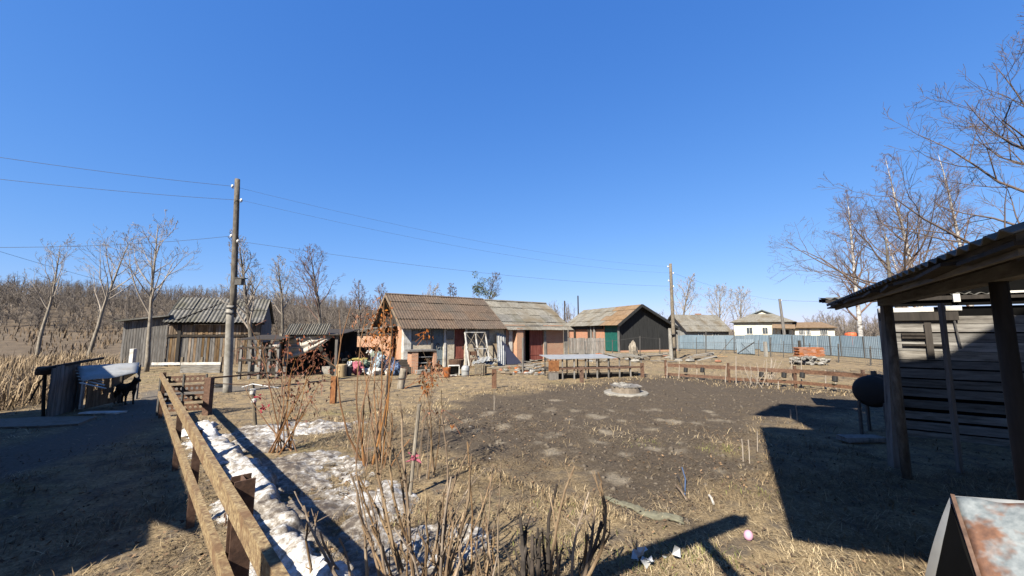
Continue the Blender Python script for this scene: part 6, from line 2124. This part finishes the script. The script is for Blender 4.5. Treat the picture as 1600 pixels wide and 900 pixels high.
def place_tree(name, label, base, built, tm, cm, group=None, rotz=0, extra=None):
    t = thing(name, label, 'tree', base, group)
    for b, nm, m_ in ((built[0], 'trunk', tm), (built[1], 'crown', cm)):
        me = bpy.data.meshes.new(nm); me.from_pydata(b.v, [], b.f); me.materials.append(M[m_])
        me.polygons.foreach_set('use_smooth', [True] * len(me.polygons))
        o = bpy.data.objects.new(nm, me); C.objects.link(o); o.parent = t; ORG[o.name] = ORG[t.name]
        o.rotation_euler = (0, 0, rotz)
    return t


def base_at(u, Y, v=540):
    p = at(u, v, Y); p.z = gz(p.x, p.y); return p


def height_to(vtop, u, base):
    return at(u, vtop, base.y).z - base.z


# three pale trees on the left
for u, Yd, vt, ut, lb, sd, kw in ((60, 26, 378, 75, 'pale slender bare tree at the far left above the reeds', 3, dict(first=.42, nlimb=11, limb_len=.40)),
                                  (138, 24, 358, 165, 'bare pale tree with a forked trunk right of the leftmost tree', 8, dict(first=.38, nlimb=16, limb_len=.42)),
                                  (233, 20.5, 343, 275, 'leaning pale bare tree in front of the plank shed lean-to', 5, dict(first=.36, nlimb=16, limb_len=.40))):
    b0 = base_at(u, Yd); h = height_to(vt, ut, b0)
    lean = ((at(ut, vt, Yd).x - b0.x) / h, 0)
    place_tree('poplar_tree', lb, b0, grow(sd, h, .105, lean=lean, ang=(28, 50), up=.30, levels=3, kids=(4, 3, 3), minr=.0065, wob=.10, **kw), 'bark_pale', 'twig_pale')
for u, Yd, vt, ut, lb, sd, kw in ((397, 21, 372, 388, 'thin grey bare tree right of the near telegraph pole', 15, dict(first=.3, nlimb=17, limb_len=.36)),
                                  (442, 44, 402, 440, 'grey bare tree behind the canopy shed', 16, dict(first=.3, nlimb=16, limb_len=.36)),
                                  (503, 40, 390, 505, 'tall rounded bare tree left of the barn roof', 17, dict(first=.28, nlimb=20, limb_len=.42)),
                                  (560, 50, 440, 562, 'reddish bare tree just left of the barn gable', 18, dict(first=.2, nlimb=16, limb_len=.4)),
                                  (596, 56, 446, 596, 'small bare tree directly behind the barn gable', 19, dict(first=.2, nlimb=16, limb_len=.4)),
                                  (675, 62, 449, 676, 'low rounded bare tree behind the brown barn roof', 20, dict(first=.12, nlimb=18, limb_len=.55)),
                                  (1062, 62, 430, 1063, 'bare tree behind the pole at the black garage', 24, dict(first=.3, nlimb=18, limb_len=.38)),
                                  (1126, 76, 447, 1128, 'left of two broad bare trees behind the cottage', 25, dict(first=.2, nlimb=18, limb_len=.5)),
                                  (1155, 74, 453, 1156, 'right of two broad bare trees, left of the white house roof', 26, dict(first=.2, nlimb=18, limb_len=.5))):
    b0 = base_at(u, Yd); h = height_to(vt, ut, b0)
    lean = ((at(ut, vt, Yd).x - b0.x) / h, 0)
    place_tree('bare_tree', lb, b0, grow(sd, h, .015 * h + .03, lean=lean, ang=(25, 48), up=.32, levels=3, kids=(5, 4, 3), minr=.0045 + .00013 * Yd, wob=.10, **kw), 'bark', 'twig_red' if u in (560, 596) else ('twig_red' if u == 503 else 'twig_pale'))

# tree with mistletoe, and small conifer
b0 = base_at(757, 60); h = height_to(424, 757, b0)
t = place_tree('bare_tree', 'dark tree with clumps of mistletoe behind the barn ridge', b0, grow(31, h, .2, first=.45, nlimb=16, limb_len=.32, ang=(30, 55), levels=3, kids=(5, 4, 3), minr=.012, wob=.14), 'bark', 'twig_brown')
rr = random.Random(3)
b = MB()
for k in range(16):
    c_ = at(757 + rr.uniform(-17, 17), 441 + rr.uniform(-13, 20), 60)
    s_ = rr.uniform(.35, .75)
    for i in range(60):
        d_ = Vector((rr.gauss(0, 1), rr.gauss(0, 1), rr.gauss(0, 1))).normalized() * s_ * rr.uniform(.3, 1)
        b.leaf(c_ + d_, d_, rr.uniform(.15, .3), .5)
b.build('mistletoe', 'mistletoe', t)
b0 = base_at(713, 66); h = height_to(441, 713, b0)
t = thing('larch_tree', 'narrow dark conical tree left of the mistletoe tree', 'tree', b0)
tk, cr = grow(33, h, .15, first=.2, nlimb=40, limb_len=.2, ang=(70, 95), up=.05, levels=2, kids=(8, 4), minr=.02, wob=.08)
for b, nm, m_ in ((tk, 'trunk', 'bark'), (cr, 'crown', 'twig_brown')):
    me = bpy.data.meshes.new(nm); me.from_pydata(b.v, [], b.f); me.materials.append(M[m_]); o = bpy.data.objects.new(nm, me); C.objects.link(o); o.parent = t

# birches behind the blue fence
for u, Yd, vt, ut, r_, lb, sd in ((1347, 33, 305, 1318, .20, 'leftmost white-barked birch, its trunk rising behind the blue fence', 41),
                              (1455, 32, 243, 1378, .21, 'tallest white birch showing above the open shed roof', 42),
                              (1530, 30, 235, 1460, .20, 'right-hand white birch above the open shed roof', 43),
                              (1432, 44, 330, 1392, .16, 'smaller birch behind the tallest one', 44)):
    b0 = base_at(u, Yd); h = height_to(vt, ut, b0)
    lean = ((at(ut, vt, Yd).x - b0.x) / h, 0)
    place_tree('birch_tree', lb, b0, grow(sd, h, r_, lean=lean, first=.22, nlimb=30, limb_len=.22, ang=(28, 50), up=.18, levels=3, kids=(6, 5, 4), minr=.0052, wob=.055, droop=.22, shape=1), 'birch_bark', 'twig_red')

# nearer fruit trees by the shed
b0 = base_at(1418, 13.5); h = height_to(345, 1400, b0)
place_tree('apple_tree', 'wide-spreading bare apple tree rising behind the open shed roof', b0, grow(55, h, .16, lean=(-.02, 0), first=.42, nlimb=14, limb_len=.8, ang=(38, 72), up=.24, levels=3, kids=(6, 6, 4), minr=.0034, wob=.13, shape=1), 'bark', 'twig_brown')
b0 = base_at(1745, 8.6); h = 9.2
place_tree('apple_tree', 'bare apple tree reaching in over the shed from the right edge', b0, grow(61, h, .13, lean=(-.05, 0), first=.34, nlimb=17, limb_len=.46, ang=(40, 72), up=.22, levels=3, kids=(6, 6, 4), minr=.0034, wob=.12, shape=1), 'bark', 'twig_brown')


# ------------------------------------------------------------ woods on the hill: one mass
def proto(seed, h, spread, ntw):
    r = np.random.default_rng(seed); V_ = []; F = []; T = []

    def strip(p, q, w0, w1, tone):
        d = q - p; a = np.cross(d, r.normal(size=3)); a /= (np.linalg.norm(a) + 1e-9)
        b_ = np.cross(d, a); b_ /= (np.linalg.norm(b_) + 1e-9)
        n = len(V_)
        for k in range(3):
            an = k * 2.094; o_ = a * math.cos(an) + b_ * math.sin(an); V_.append(p + o_ * w0)
        for k in range(3):
            an = k * 2.094; o_ = a * math.cos(an) + b_ * math.sin(an); V_.append(q + o_ * w1)
        T.extend([tone] * 6)
        for k in range(3):
            k2 = (k + 1) % 3; F.append((n + k, n + k2, n + 3 + k2)); F.append((n + k, n + 3 + k2, n + 3 + k))
    stems = r.integers(1, 4)
    for s in range(stems):
        p = np.array([r.normal() * .25, r.normal() * .25, -.2]); top = p + np.array([r.normal() * .12 * h, r.normal() * .12 * h, h * r.uniform(.75, 1)])
        mid = (p + top) / 2 + r.normal(size=3) * .12 * h * .3
        strip(p, mid, .075, .05, .5); strip(mid, top, .05, .015, .55)
        for k in range(ntw // stems):
            f = r.uniform(.15, 1)
            b0 = p + (mid - p) * f * 2 if f < .5 else mid + (top - mid) * (f - .5) * 2
            an = r.uniform(0, 6.28); L_ = spread * h * r.uniform(.3, 1) * (1.15 - .75 * f)
            d = np.array([math.cos(an) * .75, math.sin(an) * .75, r.uniform(.45, 1.2)]); d /= np.linalg.norm(d)
            e = b0 + d * L_
            strip(b0, e, .022, .011, r.uniform(.2, .8))
            for j in range(4):
                g_ = b0 + d * L_ * r.uniform(.3, 1)
                d2 = d + r.normal(size=3) * .5; d2 /= np.linalg.norm(d2)
                strip(g_, g_ + d2 * L_ * r.uniform(.25, .5), .012, .007, r.uniform(.1, 1))
    return np.array(V_), np.array(F), np.array(T)


def mass(name, label, spots, protos, seed, mname='wood_mass'):
    r = np.random.default_rng(seed); VV = []; FF = []; TT = []; n = 0
    for x, y, s in spots:
        V_, F, T = protos[r.integers(len(protos))]
        a = r.uniform(0, 6.28); c, sn = math.cos(a), math.sin(a)
        W_ = V_ * s
        W_ = np.stack([W_[:, 0] * c - W_[:, 1] * sn + x, W_[:, 0] * sn + W_[:, 1] * c + y, W_[:, 2] + gz(x, y)], -1)
        VV.append(W_); FF.append(F + n); TT.append(np.clip(T + r.normal(0, .14), 0, 1)); n += len(V_)
    me = np_mesh(name, np.concatenate(VV), np.concatenate(FF), mname, {'tone': np.concatenate(TT)})
    return tag(link(name, me), label, kind='stuff')


pr_ = [proto(500 + i, 5.0, .34, 26) for i in range(7)]
pb_l = [proto(600 + i, 2.4, .5, 30) for i in range(5)]
r = np.random.default_rng(77)
spots = []
while len(spots) < 1400:
    u = r.uniform(-320, 720); Yd = r.uniform(52, 120)
    x = (u - 800) / 600 * Yd; s = -.6 * x + .8 * Yd
    if s < 62 or s > 150: continue
    if u > 560 and r.random() < .5: continue
    spots.append((x, Yd, r.uniform(.4, .8) + .12 * fbm(x * .06, Yd * .06, 7)))
mass('hillside_wood', 'grey-brown leafless wood covering the hill on the left', spots, pr_, 78)
spots = []
while len(spots) < 800:
    u = r.uniform(-250, 620); Yd = r.uniform(40, 90)
    x = (u - 800) / 600 * Yd; s = -.6 * x + .8 * Yd
    if s < 43 or s > 95 or abs(s - 58) < 2.5 or (s < 55 and r.random() < .6): continue
    spots.append((x, Yd, r.uniform(.5, 1.1)))
mass('hillside_scrub', 'brown bare scrub at the foot of the hillside wood', spots, pb_l, 79)
spots = []
while len(spots) < 210:
    u = r.uniform(640, 1060); Yd = r.uniform(85, 150)
    x = (u - 800) / 600 * Yd
    top = 472 if u < 900 else 486
    hh_ = (518 - top) / 600 * Yd + 2.1 - gz(x, Yd)
    if hh_ < 1: continue
    spots.append((x, Yd, hh_ / 5 * r.uniform(.7, 1.12)))
mass('tree_line', 'far reddish-brown line of bare trees behind the barn and garage', spots, pr_, 80)
spots = []
while len(spots) < 160:
    u = r.uniform(1262, 1420); Yd = r.uniform(66, 95) if u < 1312 else r.uniform(42, 80)
    x = (u - 800) / 600 * Yd
    hh_ = (518 - 488) / 600 * Yd + 2.1 
    spots.append((x, Yd, hh_ / 5 * r.uniform(.6, 1.1)))
mass('thicket', 'dense brown thicket right of the white house', spots, pr_, 81)
spots = [((u - 800) / 600 * Yd, Yd, r.uniform(.7, 1.2)) for u, Yd in zip(r.uniform(1040, 1500, 60), r.uniform(95, 170, 60))]
mass('far_trees', 'hazy far trees on the skyline behind the houses', spots, pr_, 82)

# ============================================================ SHRUBS
def cane_line(b0, tip, rr, bend=.08, seg=5):
    pts = []
    o_ = Vector((rr.gauss(0, 1), rr.gauss(0, 1), 0)) * bend * (tip - b0).length
    for i in range(seg + 1):
        f = i / seg
        pts.append(b0.lerp(tip, f) + o_ * (f * (1 - f)) * 2 + Vector((rr.gauss(0, .006), rr.gauss(0, .006), 0)) * (1 if 0 < i < seg else 0))
    return pts


def leafy_shrub(name, label, u, v, tips, mstem, mleaf, leafzones, seed, r0=.014, side=3):
    """tips: pixel tops; leafzones: (u,v,radius_px,count)"""
    rr = random.Random(seed)
    b0 = gd(u, v)
    t = thing(name, label, 'shrub', b0)
    lines = []
    for tu, tv in tips:
        q = at(tu, tv, b0.y + rr.uniform(-.35, .35))
        s = b0 + Vector((rr.gauss(0, .12), rr.gauss(0, .08), -.03))
        pts = cane_line(s, q, rr, .07)
        L_ = (q - s).length
        b = MB().tube(pts, [max(.004, r0 * (1 - .75 * i / 5)) for i in range(6)], 5)
        for k in range(side):
            f = rr.uniform(.35, .95); i = min(4, int(f * 5)); p0 = pts[i].lerp(pts[i + 1], f * 5 - i)
            d = (pts[i + 1] - pts[i]).normalized() + Vector((rr.gauss(0, .55), rr.gauss(0, .55), rr.gauss(.1, .2)))
            e = p0 + d.normalized() * L_ * rr.uniform(.1, .28)
            b.tube([p0, p0.lerp(e, .5) + Vector((rr.gauss(0, .01), 0, .01)), e], [.005, .004, .0025], 4)
            lines.append((p0, e))
        b.build('stem', mstem, t)
    if leafzones:
        for lu, lv, rad, cnt in leafzones:
            b = MB(); cnt = int(cnt * .6)
            for k in range(cnt):
                p = at(lu + rr.gauss(0, rad * .5), lv + rr.gauss(0, rad * .5), b0.y + rr.uniform(-.25, .25))
                b.leaf(p, (rr.gauss(0, .6), rr.gauss(0, .6), -1 + rr.gauss(0, .5)), rr.uniform(.035, .085), .6)
                if k % 4 == 0:
                    e = p + Vector((rr.gauss(0, .1), rr.gauss(0, .1), -rr.uniform(.05, .22)))
                    b.tube([p, e], [.003, .004], 3)
            b.build('leaves', mleaf, t)
    return t


leafy_shrub('leafy_shrub', 'shrub with curled rust-red dead leaves standing at the snow edge', 440, 704,
            [(395, 560), (405, 525), (418, 600), (430, 540), (442, 560), (452, 520), (462, 560), (470, 600), (480, 585), (492, 570), (498, 600), (380, 600), (410, 610), (486, 620), (455, 590)], 'cane_red', 'dry_leaf_dark',
            [(478, 560, 46, 130), (465, 590, 46, 120), (500, 575, 24, 50), (478, 615, 36, 80), (455, 545, 40, 60), (465, 630, 30, 60), (500, 540, 22, 34), (420, 560, 36, 50), (395, 550, 26, 30)], 91)
leafy_shrub('leafy_shrub', 'tall thin-stemmed shrub with brown leaves before the brown-roofed barn', 588, 722,
            [(575, 480), (600, 470), (607, 500), (560, 530), (590, 540), (615, 545), (584, 560), (548, 480), (610, 470), (622, 520)], 'cane_red', 'dry_leaf',
            [(600, 490, 22, 80), (590, 515, 26, 90), (605, 530, 22, 80), (560, 495, 14, 26), (665, 520, 9, 22), (580, 545, 26, 60)], 92, r0=.018)
leafy_shrub('leafy_shrub', 'shrub with hanging orange-brown leaves beside the white stake', 672, 745,
            [(668, 560), (675, 575), (660, 585), (686, 590), (690, 610), (655, 620), (676, 625)], 'cane', 'dry_leaf',
            [(672, 580, 15, 90), (668, 600, 12, 60), (690, 572, 12, 26), (690, 640, 6, 12), (706, 663, 5, 8), (668, 640, 7, 14)], 93, r0=.012)

# dark burnt-looking stem in the tall shrub
b0 = gd(596, 690); q = at(614, 500, b0.y)
rr = random.Random(4)
o = MB().tube(cane_line(b0 - Vector((0, 0, .1)), q, rr, .05, 7), [.03, .026, .025, .024, .022, .02, .016, .012], 7).build('sapling', 'cane_dark', org=b0)
tag(o, 'dark straight sapling stem beside the tall brown-leaved shrub', 'sapling')

# pruned shrubs at the bottom
def pruned(name, label, canes, m_, seed, rad=.016):
    rr = random.Random(seed)
    b00 = g(*canes[0][0]); t = thing(name, label, 'shrub', Vector((b00.x, b00.y, 0)))
    for (bu, bv), (tu, tv), rs_ in canes:
        s = g(bu, bv); s.z = gz(s.x, s.y) - .05
        q = at(tu, tv, s.y + rr.uniform(-.12, .15))
        pts = cane_line(s, q, rr, .10, 6)
        r1 = rad * rs_ * .8
        b = MB().tube(pts, [r1 * (1.15 - .55 * i / 6) * rr.uniform(.88, 1.12) for i in range(7)], 7)
        L_ = (q - s).length
        for k in range(int(L_ / .11)):            # knots and side spurs
            f = rr.uniform(.15, .97); i = min(5, int(f * 6)); p0 = pts[i].lerp(pts[i + 1], f * 6 - i)
            d = Vector((rr.gauss(0, 1), rr.gauss(0, 1), rr.uniform(.2, 1.2))).normalized()
            if rr.random() < .72:
                b.tube([p0, p0 + d * rr.uniform(.015, .05)], [r1 * .6, r1 * .4], 5)
            else:
                d = (d * .6 + (pts[i + 1] - pts[i]).normalized()).normalized(); ln = rr.uniform(.08, .26)
                e1 = p0 + d * ln * .5 + Vector((rr.gauss(0, .012), rr.gauss(0, .012), 0)); e2 = p0 + d * ln
                b.tube([p0, e1, e2], [r1 * .5, r1 * .38, r1 * .2], 5)
                b.tube([e1, e1 + Vector((rr.gauss(0, .05), rr.gauss(0, .04), rr.uniform(.03, .1)))], [r1 * .3, r1 * .15], 4)
        b.build('stem', m_, t, smooth=False)
    return t


def gen(n, u0, u1, v0, v1, spread, h0, h1, rr):
    out = []
    for i in range(n):
        bu = rr.uniform(u0, u1); bv = rr.uniform(v0, v1); f = (bu - (u0 + u1) / 2) / (u1 - u0) * 2
        out.append(((bu, bv), (bu + f * spread + rr.gauss(0, 14), bv - rr.uniform(h0, h1)), rr.uniform(.6, 1.15)))
    return out


rr = random.Random(21)
pruned('pruned_shrub', 'big clump of pale cut-back canes in the foreground beside the snow',
       gen(26, 600, 700, 860, 935, 40, 60, 200, rr) + [((650, 905), (628, 640), 1.1), ((640, 900), (560, 745), 1.2), ((672, 900), (690, 650), .9), ((684, 905), (737, 712), 1.1), ((660, 880), (612, 645), 1.0), ((690, 910), (705, 745), 1.0), ((635, 905), (580, 665), 1.2), ((700, 900), (770, 740), .7)], 'cane', 31, .015)
pruned('pruned_shrub', 'thin upright canes right of the big pale clump',
       gen(16, 715, 790, 870, 935, 20, 40, 120, rr) + [((735, 900), (730, 690), .8), ((780, 900), (783, 722), .7), ((772, 905), (771, 728), .7)], 'cane', 32, .012)
pruned('pruned_shrub', 'blackened cut stems at the bottom right of the cane clump',
       gen(10, 800, 880, 880, 925, 16, 40, 110, rr) + [((815, 915), (813, 812), 1.5), ((838, 915), (832, 835), 1.4), ((862, 920), (870, 757), 1.3), ((880, 930), (940, 815), 1.3), ((850, 925), (845, 840), 1.4), ((820, 915), (822, 855), 1.5)], 'cane_dark', 33, .019)
pruned('pruned_shrub', 'tall pale spreading canes at the right end of the foreground shrub row',
       [((865, 925), (898, 728), .9), ((880, 930), (938, 755), 1.1), ((900, 935), (930, 790), 1.2), ((905, 930), (915, 830), .9), ((870, 925), (858, 770), .8), ((890, 930), (920, 770), .9), ((915, 940), (918, 835), 1.0)], 'cane', 34, .017)
pruned('pruned_shrub', 'few thick bare canes rising from the snow ditch by the fence',
       [((560, 925), (475, 790), 1.2), ((560, 920), (500, 830), 1.1), ((575, 915), (548, 740), 1.1), ((545, 925), (530, 840), .9), ((600, 920), (560, 800), 1.1), ((495, 915), (482, 800), .9)], 'cane', 35, .015)
pruned('pruned_shrub', 'small thin twiggy shrub at the foot of the tall brown-leaved one',
       gen(14, 560, 610, 705, 735, 20, 40, 120, rr), 'cane_red', 36, .009)
# dry stalks on the right garden edge
pruned('dry_stalks', 'clump of pale dry stalks in front of the strip fence',
       gen(16, 1165, 1200, 598, 606, 14, 18, 44, rr), 'twig_pale', 37, .016)

# stakes with cloth ties
p = gd(640, 772); q = at(655, 632, p.y)
t = thing('tied_stake', 'pale wooden stake with a pink rag tied near its foot', 'stake', p)
MB().tube([p - Vector((0, 0, .1)), p.lerp(q, .5), q], .024, 8).build('stake', 'bark_pale', t)
b = MB(); c_ = p.lerp(q, .42)
for i in range(14):
    b.leaf(c_ + Vector((random.gauss(0, .018), random.gauss(0, .015), random.gauss(0, .022))), (random.gauss(0, 1), random.gauss(0, .6), random.gauss(-.3, .5)), random.uniform(.05, .12), .45)
b.build('rag', 'cloth_pink', t)
MB().lathe([(.03, -.03), (.034, 0), (.03, .03)], c_, 8).build('knot', 'cloth_pink', t)
p = gd(400, 668); q = at(394, 598, p.y)
t = thing('tied_stake', 'post wrapped in white rag with red ribbons by the rust-leaved shrub', 'stake', p)
MB().tube([p - Vector((0, 0, .1)), p.lerp(q, .5), q], .04, 8).build('stake', 'wood_rail', t)
c1 = at(395, 612, p.y); c2 = at(397, 626, p.y)
MB().lathe([(.03, -.07), (.055, -.05), (.06, .05), (.04, .07)], c1, 10, wob=.1).build('rag', 'cloth_white', t)
MB().lathe([(.03, -.05), (.052, -.03), (.05, .03), (.03, .05)], c2, 10, wob=.1).build('rag', 'cloth_white', t)
for cc, n in ((at(402, 620, p.y), 12), (at(410, 638, p.y - .1), 16)):
    b = MB()
    for i in range(n):
        b.leaf(cc + Vector((random.gauss(0, .05), random.gauss(0, .03), random.gauss(0, .03))), (random.gauss(0, 1), random.gauss(0, .6), random.gauss(0, .6)), random.uniform(.05, .11), .6)
    b.build('ribbon', 'cloth_red', t)
# pale plastic strip tied across the shrub
a = at(378, 605, 8.6); c = at(435, 606, 8.5); m1 = at(395, 600, 8.6); m2 = at(420, 604, 8.4)
o = MB().tube([a, m1, m2, c], .011, 5).build('plastic_strip', 'plastic_white', org=a)
tag(o, 'white plastic tape tied through the rust-leaved shrub', 'tape')
